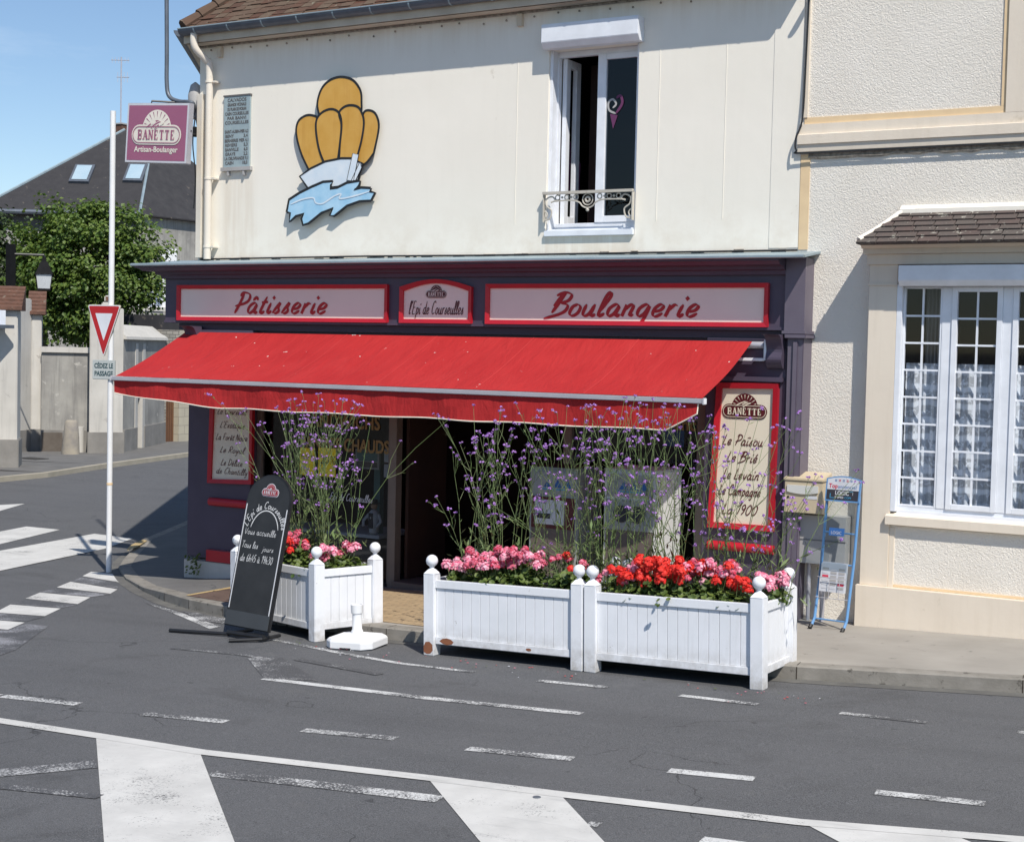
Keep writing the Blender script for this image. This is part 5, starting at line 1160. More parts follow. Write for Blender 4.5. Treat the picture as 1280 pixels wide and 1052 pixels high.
# ================================================================== MAILBOX, METER BOX, RACK
a, b = Yp(981, 596, -.30), Yp(1027, 643, -.30)
MBX = thing('mailbox', 'beige metal letterbox with a white flap fixed to the wall next to the purple pilaster', 'mailbox', (a.x, -.3, b.z))
mb = MB(BEIGE); mb.box(a.x, b.x, -.30, -.06, b.z, a.z-.03); mb.prism([(a.x-.01, -.31, a.z-.029), (a.x-.01, -.31, a.z-.005), (a.x-.01, -.05, a.z+.05), (a.x-.01, -.05, a.z-.029)], (b.x-a.x+.02, 0, 0)); mb.build('box', MBX, bevel=.006)
mb = MB(CABW); fr = XZ(-.30); ps = [(a.x+.03, a.z-.07), (b.x-.04, a.z-.07), (b.x-.04, a.z-.135)]+[(b.x-.04-(b.x-a.x-.07)*k/8, a.z-.135+.018*math.sin(PI*k/8)*-1) for k in range(1, 9)]; fprism(mb, fr, ps, .001, .014); mb.build('flap', MBX)
mb = MB(PAPER); mb.box(b.x-.17, b.x-.05, -.303, -.3, b.z+.14, b.z+.17); mb.build('name_plate', MBX)
mb = MB(BLACK); mb.lathe([(.001, 0), (.012, 0), (.012, .004)], (0, 0, 0), 8); mb.v = [Vector((a.x+.04+v.x, -.301-v.z, (a.z+b.z)/2-.02+v.y)) for v in mb.v]; mb.build('lock', MBX)
mb = MB(ALU); mb.box(a.x+.05, b.x-.05, -.06, -.0, b.z+.05, b.z+.2); mb.build('bracket', MBX)
a, b = Yp(1002, 642, -.14), Yp(1032, 705, -.14)
MT = thing('meter_box', 'pale grey utility cabinet on legs below the beige letterbox, behind the newspaper rack', 'utility box', (a.x, -.1, gz(a.x, -.1)+.12))
mb = MB(GREYB); mb.box(a.x, b.x+.2, -.18, -.0, b.z, a.z-.0); mb.box(a.x-.006, b.x+.206, -.186, -.18, (a.z+b.z)/2-.008, (a.z+b.z)/2, ALU); mb.build('cabinet', MT, bevel=.005)
mb = MB(ALU); mb.tube([(a.x+.08, -.1, gz(a.x, 0)+.1), (a.x+.08, -.1, b.z)], .02, 8); mb.tube([(a.x+.22, -.1, gz(a.x, 0)+.1), (a.x+.22, -.1, b.z)], .025, 8); mb.build('leg', MT)
# newspaper rack, leaning back slightly
f1, f2 = G(1017, 784, .122), G(1057, 788, .122)
RK = thing('newspaper_rack', 'light blue metal rack of free newspapers with a white and black header panel', 'newspaper rack', tuple(f1))
ux = (f2-f1); ux.z = 0; Wr = ux.length; ux.normalize(); back = Vector((-ux.y, ux.x, 0))
top_l = Yp(1034, 600, -.02)
hr = hv((f1+f2)/2, 590)*.995
leanx = .045; frk = Fr(f1, ux, (Vector((0, 0, 1))+back*.13+ux*.02).normalized())
print('rack', Wr, hr, f1, f2)
mb = MB(BLUE)
def rkp(u, v, d=0): return frk.p(u, v, d)
for u in (0, Wr): mb.tube([rkp(u, .0, .07 if u == 0 else .07), rkp(u, .10, 0), rkp(u+(.012 if u else .012), hr*.45, 0), rkp(u, hr*.86, .0)], .014, 8)
for v in (.09, hr*.42, hr*.62): mb.tube([rkp(0, v), rkp(Wr, v)], .008, 6)
mb.build('frame', RK, smooth=True)
mb = MB(BLACK)
for u in (0, Wr): mb.tube([rkp(u, -.002, .085), rkp(u, .03, .06)], .02, 8)
mb.build('foot', RK)
mb = MB(BLUEL)
for v0, v1, dd in ((hr*.30, hr*.50, .07), (hr*.50, hr*.72, .05), (hr*.72, hr*.84, .03)):
    mb.poly([rkp(.02, v0, .02), rkp(Wr-.02, v0, .02), rkp(Wr-.02, v1, dd), rkp(.02, v1, dd)]); mb.poly([rkp(.02, v0, 0), rkp(Wr-.02, v0, 0), rkp(Wr-.02, v0+.001, .04), rkp(.02, v0+.001, .04)])
    mb.poly([rkp(0.02, v0, 0), rkp(.02, v0, .04), rkp(.02, v1, dd), rkp(.02, v1-.02, 0)])
mb.m = [m_glass('clear_plastic', (.72, .78, .82), .15)]; mb.build('pocket', RK)
mb = MB(PAPER, INKR)
for j in range(5): fbox(mb, frk, .03, Wr-.04, hr*.24, hr*.43-j*.004, .0+j*.008, .006+j*.008, PAPER)
for k in range(6):
    for l in range(3): fbox(mb, frk, .05+l*.08, .11+l*.08, hr*.26+k*.035, hr*.275+k*.035, .039, .0405, random.choice([GREYB, PAPER, GREYB, INKR]))
mb.build('newspaper', RK)
mb = MB(ALU)
for k in range(3): mb.tube([rkp(.04+k*.1, hr*.2, .06), rkp(.04+k*.1, hr*.33, .07)], .003, 5)
mb.tube([rkp(.01, hr*.2, .0), rkp(.01, hr*.2, .06), rkp(Wr-.01, hr*.2, .06), rkp(Wr-.01, hr*.2, .0)], .004, 5); mb.tube([rkp(.01, hr*.33, .07), rkp(Wr-.01, hr*.33, .07)], .004, 5)
mb.build('wire_basket', RK)
mb = MB(BLUE); fbox(mb, frk, Wr*.25, Wr*.72, hr*.60, hr*.65, .055, .06, INKB); block(mb, frk, 'LOGIC', Wr*.32, hr*.61, .03, .062, PAPER, width=Wr*.32); mb.build('label_plate', RK)
hd = [(-.01, hr*.82), (Wr+.015, hr*.82), (Wr+.015, hr*.965)]+[(Wr+.015-(Wr+.025)*k/10, hr*.965+.03*math.sin(PI*k/10)) for k in range(1, 11)]
mb = MB(BLUE); fprism(mb, frk, hd, .012, .030); mb.build('header', RK)
mb = MB(PAPER); hp = [(.004, hr*.895), (Wr, hr*.895), (Wr, hr*.96)]+[(Wr-(Wr-.004)*k/10, hr*.96+.026*math.sin(PI*k/10)) for k in range(1, 11)]
fpoly(mb, frk, hp, .0315, PAPER); fpoly(mb, frk, [(.004, hr*.83), (Wr, hr*.83), (Wr, hr*.894), (.004, hr*.894)], .0315, INK)
block(mb, frk, 'Top', .02, hr*.905, .042, .033, INKR, width=Wr*.27, bold=.002); block(mb, frk, 'annonces!', .02+Wr*.29, hr*.905, .036, .033, INKB, width=Wr*.58)
for k in range(5):
    cx = Wr*(.27+.12*k); mb.add([frk.p(cx+a, hr*.955+b, .033) for a, b in ((-.009, -.009), (.009, -.009), (.009, .009), (-.009, .009), (-.005, -.005), (.005, -.005), (.005, .005), (-.005, .005))], [(0, 1, 5, 4), (1, 2, 6, 5), (2, 3, 7, 6), (3, 0, 4, 7)], INKR if k % 2 else INKB)
block(mb, frk, 'LOGIC', Wr*.28, hr*.862, .038, .033, PAPER, width=Wr*.42, bold=.003); block(mb, frk, 'IMMO', Wr*.28, hr*.84, .02, .033, PAPER, width=Wr*.26, bold=.002); block(mb, frk, '.COM', Wr*.56, hr*.84, .02, .033, CYAN, width=Wr*.22, bold=.001)
fbox(mb, frk, Wr*.72, Wr*.83, hr*.885, hr*.888, .032, .033, CYAN); fbox(mb, frk, Wr*.82, Wr*.83, hr*.865, hr*.884, .032, .033, PAPER); fbox(mb, frk, Wr*.12, Wr*.14, hr*.84, hr*.87, .032, .033, CYAN); fbox(mb, frk, Wr*.141, Wr*.26, hr*.84, hr*.844, .032, .033, CYAN)
mb.build('header_print', RK)

# ================================================================== PLANTERS
TILT = -math.atan(.033)
def make_planter(label, x, y, rz, Ln, Dp=.72, worn=False):
    """x,y = front-left post centre"""
    z = gz(x, y); n = Vector((-.033, .016, 1)).normalized()
    t = thing('wooden_planter', label, 'planter', (x, y, z), 'white wooden planters with ball finials')
    R = Vector((0, 0, 1)).rotation_difference(n).to_matrix() @ Matrix.Rotation(rz, 3, 'Z'); t.rotation_euler = R.to_euler()
    pw = .056; ph = .725
    for i, (cx, cy) in enumerate(((0, 0), (Ln, 0), (Ln, Dp), (0, Dp))):
        mb = MB(WHITEP); mb.box(cx-pw, cx+pw, cy-pw, cy+pw, .0, ph)
        k = .045; mb.add([(cx-pw, cy-pw, ph+.0005), (cx+pw, cy-pw, ph+.0005), (cx+pw, cy+pw, ph+.0005), (cx-pw, cy+pw, ph+.0005), (cx-.02, cy-.02, ph+k), (cx+.02, cy-.02, ph+k), (cx+.02, cy+.02, ph+k), (cx-.02, cy+.02, ph+k)], [(0, 1, 5, 4), (1, 2, 6, 5), (2, 3, 7, 6), (3, 0, 4, 7), (4, 5, 6, 7)])
        if worn and i == 0:
            fr = XZ(cy-pw-.0015); mb.poly([fr.p(cx+a, b, 0) for a, b in ((-.05, .03), (-.02, .015), (.02, .02), (.045, .05), (.04, .1), (.01, .125), (-.03, .12), (-.052, .08))], RUST)
        po = mb.build('post', t, local=True, bevel=.006)
        mb = MB(WHITEP); mb.lathe([(.022, ph+.035), (.020, ph+.06), (.03, ph+.066)], (cx, cy, 0), 12); mb.sphere((cx, cy, ph+.112), .054, 12); mb.build('finial', po, local=True, smooth=True)
    def side(ax, u0, u1, c, s):       # ax 0: panel along x at y=c ; s outward sign
        for nm, w0, w1, z0, z1 in (('rail', .0, .035, .60, .672), ('rail', .0, .035, .105, .17)):
            mb = MB(WHITEP); o0, o1 = sorted((c+s*(-.02), c+s*.018))
            mb.box(u0, u1, o0, o1, z0, z1) if ax == 0 else mb.box(o0, o1, u0, u1, z0, z1)
            if worn and ax == 0 and s < 0 and z0 < .2:
                for du, rr in ((.12, .05), (.95, .022)):
                    mb.poly([(u0+du+rr*1.6*math.cos(k*PI/4)*random.uniform(.7, 1), o0-.0015, .135+rr*.6*math.sin(k*PI/4)) for k in range(8)], RUST)
            mb.build(nm, t, local=True, bevel=.004)
        n = max(4, int((u1-u0)/.088)); wb = (u1-u0)/n; mb = MB(WHITEP)
        for k in range(n):
            a, b = u0+k*wb+.0016, u0+(k+1)*wb-.0016; o0, o1 = sorted((c-s*.012, c+s*.002))
            mb.box(a, b, o0, o1, .171, .599) if ax == 0 else mb.box(o0, o1, a, b, .171, .599)
        mb.box(u0, u1, *sorted((c-s*.02, c-s*.013)), .171, .599, mat('groove_white', (.45, .46, .49), None, 5, .6)) if ax == 0 else mb.box(*sorted((c-s*.02, c-s*.013)), u0, u1, .171, .599, mat('groove_white', (.45, .46, .49), None, 5, .6))
        mb.build('panel', t, local=True, bevel=.002)
    side(0, pw, Ln-pw, -.015, -1); side(0, pw, Ln-pw, Dp+.015, 1); side(1, pw, Dp-pw, -.015, -1); side(1, pw, Dp-pw, Ln+.015, 1)
    mb = MB(SOIL); mb.box(.0, Ln, .0, Dp, .50, .60); mb.build('soil', t, local=True)
    mb = MB(BLACK)
    for cx in (.05, Ln-.05): mb.tube([(cx, Dp-.12, .0), (cx, Dp-.12, .11)], .012, 6)
    mb.box(.06, Ln-.06, .03, Dp-.03, .10, .14, SOIL); mb.build('floor', t, local=True)
    return t, R
PLN = []
pA = make_planter('white slatted planter with patches of bare brown wood on its front, middle of the row', -7.10, -3.0, 0, 1.475, .69, True); PLN.append(((-7.10, -3.0), 0, 1.475, .69, pA[1]))
pB = make_planter('white slatted planter of mostly scarlet geraniums, at the right end of the row', -5.50, -3.0, 0, 1.465, .69); PLN.append(((-5.50, -3.0), 0, 1.465, .69, pB[1]))
FRc = Vector((-8.42, -2.95)); an = math.radians(-20.5); L3 = 1.50
FLc = FRc-Vector((math.cos(an), math.sin(an)))*L3
pC = make_planter('white slatted planter behind the chalkboard, turned towards the crossing', FLc.x, FLc.y, an, L3, .66); PLN.append(((FLc.x, FLc.y), an, L3, .66, pC[1]))
def plan(i, u, v, h=.6):   # point in planter i at fraction u along, v deep
    (x, y), rz, Ln, Dp, R = PLN[i]; return Vector((x, y, gz(x, y)))+R@Vector((u*Ln, v*Dp, h))

# ---- flowers
def rot_to(d):
    return Vector((0, 0, 1)).rotation_difference(Vector(d).normalized()).to_matrix()
def head(mb, c, r, n, ps, up, rnd, m=None):
    R = rot_to(up)
    for _ in range(n):
        a = rnd.uniform(0, 2*PI); t = rnd.uniform(0, 1.45); d = R@Vector((math.sin(t)*math.cos(a), math.sin(t)*math.sin(a), math.cos(t)))
        p = c+d*r*rnd.uniform(.55, 1.25); x = d.orthogonal().normalized(); b = rnd.uniform(0, 2*PI); x = (Matrix.Rotation(b, 3, d)@x); y = d.cross(x); s = ps*rnd.uniform(.75, 1.25)
        q = []
        for k in range(5):
            aa = 2*PI*k/5; rr = s; q.append(p+(x*math.cos(aa)+y*math.sin(aa))*rr+d*s*.3*((k % 2)-.5))
        mb.add(q, [(0, 1, 2, 3, 4)], m)
def geranium(label, pi, u, v, spread, nleaf, heads, seed, fm, hgt=.22):
    rnd = random.Random(seed); b = plan(pi, u, v); n = b
    t = thing('geranium_plant', label, 'geranium', tuple(b), 'geraniums growing in the planters')
    mb = MB(LEAFG); sx_, sy_ = spread
    (x0, y0), rz, Ln, Dp, R = PLN[pi]
    def at(a, c, h): return b+R@Vector((a, c, h))
    for _ in range(int(nleaf*1.6)):
        a = rnd.gauss(0, sx_*.5); c = rnd.gauss(0, sy_*.5); hh = hgt*max(.1, 1-(a/sx_)**2*.35-(c/sy_)**2*.3)*rnd.uniform(.15, 1.0)
        if abs(a) > sx_*1.15: a *= .6
        p = at(a, c, hh); s = rnd.uniform(.015, .034); d = Vector((a*1.2+rnd.gauss(0, .35), c*1.2+rnd.gauss(0, .35)-.25, .75)).normalized(); x = d.orthogonal().normalized(); x = Matrix.Rotation(rnd.uniform(0, 6), 3, d)@x; y = d.cross(x)
        pts = [p-d*s*.25]+[p+(x*math.cos(k*PI/4)+y*math.sin(k*PI/4))*s*rnd.uniform(.85, 1.1) for k in range(8)]
        mb.add(pts, [(0, 1+k, 1+(k+1) % 8) for k in range(8)])
    mb.build('foliage', t)
    mh = MB(fm[0]); ms_ = MB(STEM)
    for (a, c, h) in [(rnd.uniform(-1, 1)*sx_, rnd.uniform(-1, .8)*sy_, rnd.uniform(.55, 1.25)*hgt) for _ in range(int(heads*1.7))]:
        p = at(a, c, h+.05); d = Vector((a*.8, c*.8-.35, .9)).normalized()
        head(mh, p, rnd.uniform(.028, .052), 75, .0130, d, rnd, rnd.choice(fm)); ms_.tube([at(a*.5, c*.5, .02), p-d*.01], .003, 4)
    mh.build('flower_heads', t); ms_.build('stems', t)
geranium('bushy pink and white geranium filling the left half of the middle planter', 0, .34, .30, (.26, .16), 420, 22, 11, [PETP, PETP, PETD])
geranium('pale pink geranium with small heads next to the leftmost post of the middle planter', 0, .10, .28, (.09, .14), 120, 6, 12, [PETP], .14)
geranium('tall bushy pink geranium right of centre in the middle planter', 0, .55, .32, (.20, .15), 300, 17, 13, [PETP, PETD], .25)
geranium('leafy geranium with few crimson heads at the right end of the middle planter', 0, .85, .45, (.20, .18), 340, 5, 14, [PETD, PETR], .2)
geranium('leafy geranium with scattered small red heads at the left end of the right-hand planter', 1, .12, .35, (.18, .18), 300, 10, 15, [PETR, PETD, PETP], .18)
geranium('dense scarlet geranium in the centre of the right-hand planter', 1, .38, .26, (.24, .18), 420, 30, 16, [PETR], .24)
geranium('low scarlet geranium drooping over the front rail beside the dense scarlet one', 1, .24, .16, (.16, .08), 180, 9, 17, [PETR], .15)
geranium('mixed crimson and pink geranium right of the dense scarlet one', 1, .66, .34, (.22, .17), 360, 18, 18, [PETD, PETP, PETR], .24)
geranium('bright green leafy geranium with sparse red heads near the right end post', 1, .80, .22, (.16, .12), 260, 6, 19, [PETR], .16)
geranium('pale pink geranium spilling over the right-hand side rail', 1, .98, .62, (.08, .2), 120, 9, 20, [PETP], .16)
geranium('red and pink geranium behind the chalkboard at the left of its planter', 2, .52, .28, (.22, .14), 300, 12, 21, [PETD, PETR], .24)
geranium('pink and white geranium in the right corner of the planter behind the chalkboard', 2, .90, .50, (.12, .26), 260, 14, 22, [PETP, PETP, PETD], .17)
def verbena(label, pi, u, v, nst, spread, hgt, seed, lean=(0, 0), hd=1.0):
    rnd = random.Random(seed); b = plan(pi, u, v)
    t = thing('verbena_plant', label, 'verbena', tuple(b), 'tall purple verbenas growing in the planters')
    ms_ = MB(STEM); mh = MB(VIOL); ml = MB(STEM)
    def leaf(p, d, s):
        x = d.orthogonal().normalized(); x = Matrix.Rotation(rnd.uniform(0, 6), 3, d)@x; e = (x*.8+d*.5).normalized(); w_ = e.cross(d).normalized()*s*.09
        ml.add([p, p+e*s*.5+w_, p+e*s, p+e*s*.5-w_], [(0, 1, 2, 3)])
    def cyme(p, d):
        for k in range(rnd.choice((1, 2, 2, 3))):
            q = p+Vector((rnd.gauss(0, .017), rnd.gauss(0, .017), rnd.uniform(-.01, .012)))
            ms_.tube([p-d*.03, q], .0012, 3); r = rnd.uniform(.010, .018)*hd; head(mh, q-d*r*.3, r, 16, .0060*hd, (d+Vector((0, 0, 1))).normalized(), rnd)
    for i in range(int(nst*1.5)):
        bx, by = rnd.uniform(-.24, .24), rnd.gauss(0, .06); ang = rnd.uniform(0, 2*PI); sp = abs(rnd.gauss(.0, .36))+.05
        dx = math.cos(ang)*sp+lean[0]; dy = math.sin(ang)*sp*.7+lean[1]; H = 1.13*hgt*rnd.choice((rnd.uniform(.55, .8), rnd.uniform(.9, 1.22), rnd.uniform(.9, 1.22)))
        p0 = b+Vector((bx, by, 0)); P = [p0+Vector((dx*t_*t_*.9+dx*.3*t_+rnd.gauss(0, .010), dy*t_*t_+dy*.3*t_, H*t_)) for t_ in (0, .2, .4, .6, .8, 1)]
        ms_.tube(P, [.0036, .0034, .003, .0025, .002, .0015], 5)
        for k in range(1, 6):
            for _ in range(3 if k < 3 else 1): leaf(P[k]+(P[k-1]-P[k])*rnd.random(), (P[k]-P[k-1]).normalized(), rnd.uniform(.07, .13)*(1 if k < 3 else .5))
        top = P[-1]; d = (P[-1]-P[-2]).normalized(); cyme(top, d)
        for k in (2, 3, 4):
            if rnd.random() < (.35 if k == 2 else .8):
                for sg in (-1, 1):
                    if rnd.random() < .2: continue
                    dd = (P[k]-P[k-1]).normalized(); s = dd.orthogonal().normalized(); s = Matrix.Rotation(rnd.uniform(0, 6), 3, dd)@s*sg
                    Lb = H*rnd.uniform(.20, .42)*(1.1-.12*k); e1 = P[k]+(dd*.75+s*.55).normalized()*Lb*.5; e2 = e1+(dd*.95+s*.25).normalized()*Lb*.5
                    ms_.tube([P[k], e1, e2], [.0024, .002, .0014], 4); cyme(e2, (e2-e1).normalized()); leaf(e1, dd, .05)
    for i in range(nst*7):     # basal foliage
        p = b+Vector((rnd.gauss(0, .13), rnd.gauss(0, .09), rnd.uniform(0, .34)**1.0)); leaf(p, Vector((rnd.gauss(0, .3), rnd.gauss(0, .3), 1)).normalized(), rnd.uniform(.08, .15))
    ms_.build('stems', t); ml.build('leaves', t); mh.build('flower_heads', t)
verbena('tall sparse purple verbena against the dark doorway, left end of the middle planter', 0, .20, .62, 15, .2, 1.18, 31, (-.04, 0))
verbena('slender verbena rising from the pink geraniums at the centre of the middle planter', 0, .48, .66, 9, .2, 1.12, 41)
verbena('tall purple verbena at the right end of the middle planter, before the grey machine', 0, .80, .66, 15, .2, 1.20, 32)
verbena('dense purple verbena at the left end of the right-hand planter, before the dial machine', 1, .06, .62, 16, .2, 1.25, 33)
verbena('tall purple verbena in the middle of the right-hand planter, rising past the awning end', 1, .36, .62, 14, .2, 1.18, 34)
verbena('slender purple verbena in front of the bread board on the right pilaster', 1, .74, .62, 12, .2, 1.22, 35)
verbena('low wide purple verbena at the right end of the row, near the letterbox', 1, .94, .72, 6, .2, .85, 36, (.14, 0))
verbena('dense purple verbena at the left of the planter behind the chalkboard', 2, .18, .62, 10, .2, 1.22, 37, (-.05, 0))
verbena('thick clump of purple verbena in the middle of the planter behind the chalkboard', 2, .50, .60, 14, .2, 1.30, 38)
verbena('purple verbena right of centre behind the chalkboard, in front of the gilt window words', 2, .80, .62, 11, .2, 1.22, 39)
# small weed at the pavement corner
wd = Vector((BL+.2, -.32, gz(BL, -.3)+.12)); t = thing('weed', 'small green weed growing at the foot of the left pilaster', 'plant', tuple(wd)); mb = MB(LEAFG); rr = random.Random(3)
for _ in range(60):
    p = wd+Vector((rr.gauss(0, .06), rr.gauss(0, .03), rr.uniform(0, .26))); d = Vector((rr.gauss(0, 1), rr.gauss(0, 1), 1)).normalized(); x = d.orthogonal(); y = d.cross(x); s = .022; mb.add([p+x*s, p+y*s*.6, p-x*s, p-y*s*.6], [(0, 1, 2, 3)])
mb.build('foliage', t)

mb = MB(PETD, PETR, LEAFG, PAPER); rr = random.Random(9)
for _ in range(70):
    x = rr.uniform(-8.6, -3.4); y = -3.12-abs(rr.gauss(0, .22)); z = gz(x, y)+.012; s_ = rr.uniform(.006, .014); a_ = rr.uniform(0, 6)
    mb.add([(x+s_*math.cos(a_+k*1.57), y+s_*math.sin(a_+k*1.57), z+.002*(k % 2)) for k in range(4)], [(0, 1, 2, 3)], rr.choice((PETD, PETR, PETR, LEAFG, PAPER)))
mb.build('fallen_petals', kind='stuff', label='few fallen petals and bits of litter on the road before the planters', category='litter')

# ================================================================== CHALKBOARD
b0, b1 = G(280, 795), G(335, 803); CB = thing('chalkboard', 'tall black arched chalkboard with white handwriting leaning back on a low stand', 'chalkboard', tuple((b0+b1)/2))
ux = (b1-b0); ux.z = 0; Wc = ux.length; ux.normalize(); bk = Vector((-ux.y, ux.x, 0)); hc = 1.475
frc = Fr(b0+Vector((0, 0, .115)), ux, (Vector((0, 0, 1))+bk*.225).normalized())
def arch(w0, w1, h, r=1.0, n=14):
    c = (w0+w1)/2; R = (w1-w0)/2; return [(w0, 0.0), (w1, 0.0)]+[(c+R*math.cos(PI*k/n), h-R*.86+R*.86*math.sin(PI*k/n)) for k in range(n+1)]
mb = MB(BLACK); fprism(mb, frc, arch(0, Wc, hc), -.035, 0); mb.build('frame', CB, bevel=.004)
mb = MB(CHALKB); q = [(u, v+.03 if v == 0 else v) for u, v in arch(.018, Wc-.018, hc-.018)]; fpoly(mb, frc, q, .002); fbox(mb, frc, .01, Wc-.01, .012, .15, .003, .010, GREYB if False else mat('board_strip', (.05, .055, .06), None, 5, .5)); mb.build('panel', CB)
mb = MB(PAPER); fbox(mb, frc, .022, .030, .17, hc-.30, .003, .008); fbox(mb, frc, Wc-.030, Wc-.022, .10, hc-.32, .003, .008); mb.build('edge_strip', CB)
logo(frc, Wc*.52, hc-.175, .22, .004, mat('logo_red', (.30, .02, .03), None, 5, .5), PAPER, parent=CB, rim=PAPER)
mb = MB(CHALK); ck = dict(slant=.1)
cxm = Wc*.52; yarc = hc-.33; Ra = .235
ribbon(mb, frc, [(cxm+Ra*.82*math.sin(a*.1), yarc-Ra+.0+Ra*1.0*math.cos(a*.1)-.02) for a in range(-13, 14)], .011, .004, CHALK)
s = "L'Epi de Courseulles"; sz = .065; wxx = Ra*2.75/(swidth(s)*sz); script(mb, frc, s, cxm-Ra*1.36, yarc+.0, sz, .11, .004, CHALK, slant=.1, wx=wxx, arc=(Ra, cxm))
script(mb, frc, 'Vous accueille', .06, hc-.59, .062, .075, .004, CHALK, slant=.1, wx=(Wc-.13)/(swidth('Vous accueille')*.068))
script(mb, frc, 'Tous les', .055, hc-.72, .065, .075, .004, CHALK, slant=.1, wx=(Wc*.40)/(swidth('Tous les')*.07)); script(mb, frc, 'jours', Wc*.56, hc-.735, .055, .08, .004, CHALK, slant=.1, wx=(Wc*.28)/(swidth('jours')*.06))
script(mb, frc, 'de 6h45 à 19h30', .06, hc-.85, .072, .075, .004, CHALK, slant=.1, wx=(Wc-.14)/(swidth('de 6h45 à 19h30')*.075))
script(mb, frc, 'Merci', .03, .09, .05, .1, .012, CHALK, slant=.1) if 'M' in GL else None
mb.build('chalk_writing', CB)
mb = MB(BLACK); l1, l2, l3, l4 = G(212, 790), G(286, 792), G(286, 803), G(350, 796)
zz = Vector((0, 0, .022)); mb.tube([l1+zz, b0+Vector((.05, 0, .03)), b0+Vector((.10, .30, .03))], .018, 8); mb.tube([l3+zz, b1+Vector((-.06, -.02, .03)), b1+Vector((-.04, .22, .03))], .018, 8); mb.tube([b0+Vector((0.05, 0, .045)), b1+Vector((-.05, 0, .045))], .022, 8); mb.build('stand', CB)

# ================================================================== PARASOL BASE
p = G(441, 809); zc0_ = p.z; pc = Vector((-7.93, -2.98, gz(-7.93, -2.98)))
UB = thing('parasol_base', 'white plastic parasol base with empty socket tube, in front of the turned planter', 'parasol base', tuple(pc), rot=(0, -math.atan(.033), math.radians(8)))
mb = MB(WHITE); s = .235; c = .08
octa = [(s, -s+c), (s, s-c), (s-c, s), (-s+c, s), (-s, s-c), (-s, -s+c), (-s+c, -s), (s-c, -s)]
def lay(k, z): return [(a*k, b*k, z) for a, b in octa]
vs = lay(1, .012)+lay(1, .075)+lay(.93, .095)+lay(.25, .125)
mb.add(vs, [tuple(range(7, -1, -1)), tuple(range(24, 32))]+[(r*8+i, r*8+(i+1) % 8, (r+1)*8+(i+1) % 8, (r+1)*8+i) for r in range(3) for i in range(8)])
mb.box(-.06, .06, -s-.004, -s+.01, .0, .03, BLACK); mb.build('foot', UB, local=True, bevel=.004)
mb = MB(WHITE); mb.lathe([(.06, .12), (.052, .15), (.045, .16), (.045, .30), (.055, .31), (.058, .385), (.048, .388), (.046, .34)], (0, 0, 0), 18); mb.build('socket', UB, local=True, smooth=True)
# fix the parasol base end

# ================================================================== GIVE WAY SIGN ON ITS POLE
pb = G(136, 711, .04); hp_ = hv(pb, 139)
GW = thing('give_way_sign', 'red and white triangular road sign with a small text plate on a tall white pole', 'road sign', tuple(pb))
mb = MB(WHITE); mb.tube([pb-Vector((0, 0, .1)), pb+Vector((.0, 0, hp_*.5)), pb+Vector((.0, 0, hp_))], .036, 14, WHITE); mb.tube([pb+Vector((0, 0, 1.10)), pb+Vector((0, 0, 1.13))], .040, 14, OCHRE); mb.build('pole', GW, smooth=True)
# face turned towards the left of the camera; corners surveyed
yy = pb.y-.09
A_, B_, C_ = Yp(109, 378, yy), Yp(152, 381, yy), Yp(129, 449, yy)
ux = Vector((.93, .06, 0)).normalized(); ux = Vector((math.cos(.35), math.sin(.35), 0))*1.0
def onp(u, v): # intersect the ray with the sign plane through the point beside the pole
    n = Vector((ux.y, -ux.x, 0)); o = pb+n*.06; d = ray(u, v); return CAM+d*((o-CAM).dot(n)/d.dot(n))
n_s = Vector((ux.y, -ux.x, 0)); frt = Fr(pb+n_s*.06, ux, (0, 0, 1))
def loc(u, v): q = onp(u, v)-frt.o; return (q.dot(ux), q.z)
a, b, c = loc(109.5, 379), loc(151, 383), loc(128.5, 447)
zt = (a[1]+b[1])/2; a = (a[0], zt+.0); b = (b[0], zt)
cx = (a[0]+b[0])/2; hw = (b[0]-a[0])/2; hz = zt-c[1]; print('tri', hw*2, hz, cx)
c = (cx*.6+c[0]*.4, c[1])
def rtri(k, r):
    g = (cx, zt-hz/3); P = [(g[0]+(p[0]-g[0])*k, g[1]+(p[1]-g[1])*k) for p in (a, c, b)]; out = []
    for i in range(3):
        p0, p1, p2 = P[i-1], P[i], P[(i+1) % 3]
        for t_ in (0, .25, .5, .75, 1):
            q0 = (p1[0]+(p0[0]-p1[0])*r, p1[1]+(p0[1]-p1[1])*r); q2 = (p1[0]+(p2[0]-p1[0])*r, p1[1]+(p2[1]-p1[1])*r)
            out.append(tuple((1-t_)**2*q0[j]+2*t_*(1-t_)*p1[j]+t_*t_*q2[j] for j in (0, 1)))
    return out
mb = MB(CREAM2); fprism(mb, frt, rtri(1, .07), -.03, .0); mb.build('panel', GW)
mb = MB(SIGNRED); fpoly(mb, frt, rtri(.985, .07), .001, SIGNW); fpoly(mb, frt, rtri(.93, .05), .0025, SIGNRED); fpoly(mb, frt, rtri(.52, .03), .004, SIGNW); mb.build('face', GW)
q0, q1 = loc(116, 449), loc(141, 468); y0 = q1[1]-.02; y1 = zt-hz-.02
q0 = (cx-.155, 0); q1 = (cx+.155, 0); y1 = c[1]-.03; y0 = y1-.25
mb = MB(PLATE); fbox(mb, frt, q0[0], q1[0], y0, y1, -.03, .0); mb.build('text_plate', GW, bevel=.006)
mb = MB(PLATET); wpl = q1[0]-q0[0]; block(mb, frt, 'CÉDEZ LE', (q0[0]+q1[0])/2, y0+.145, .062, .002, PLATET, width=wpl*.82, center=True, bold=.005); block(mb, frt, 'PASSAGE', (q0[0]+q1[0])/2, y0+.045, .062, .002, PLATET, width=wpl*.80, center=True, bold=.005); mb.build('lettering', GW)
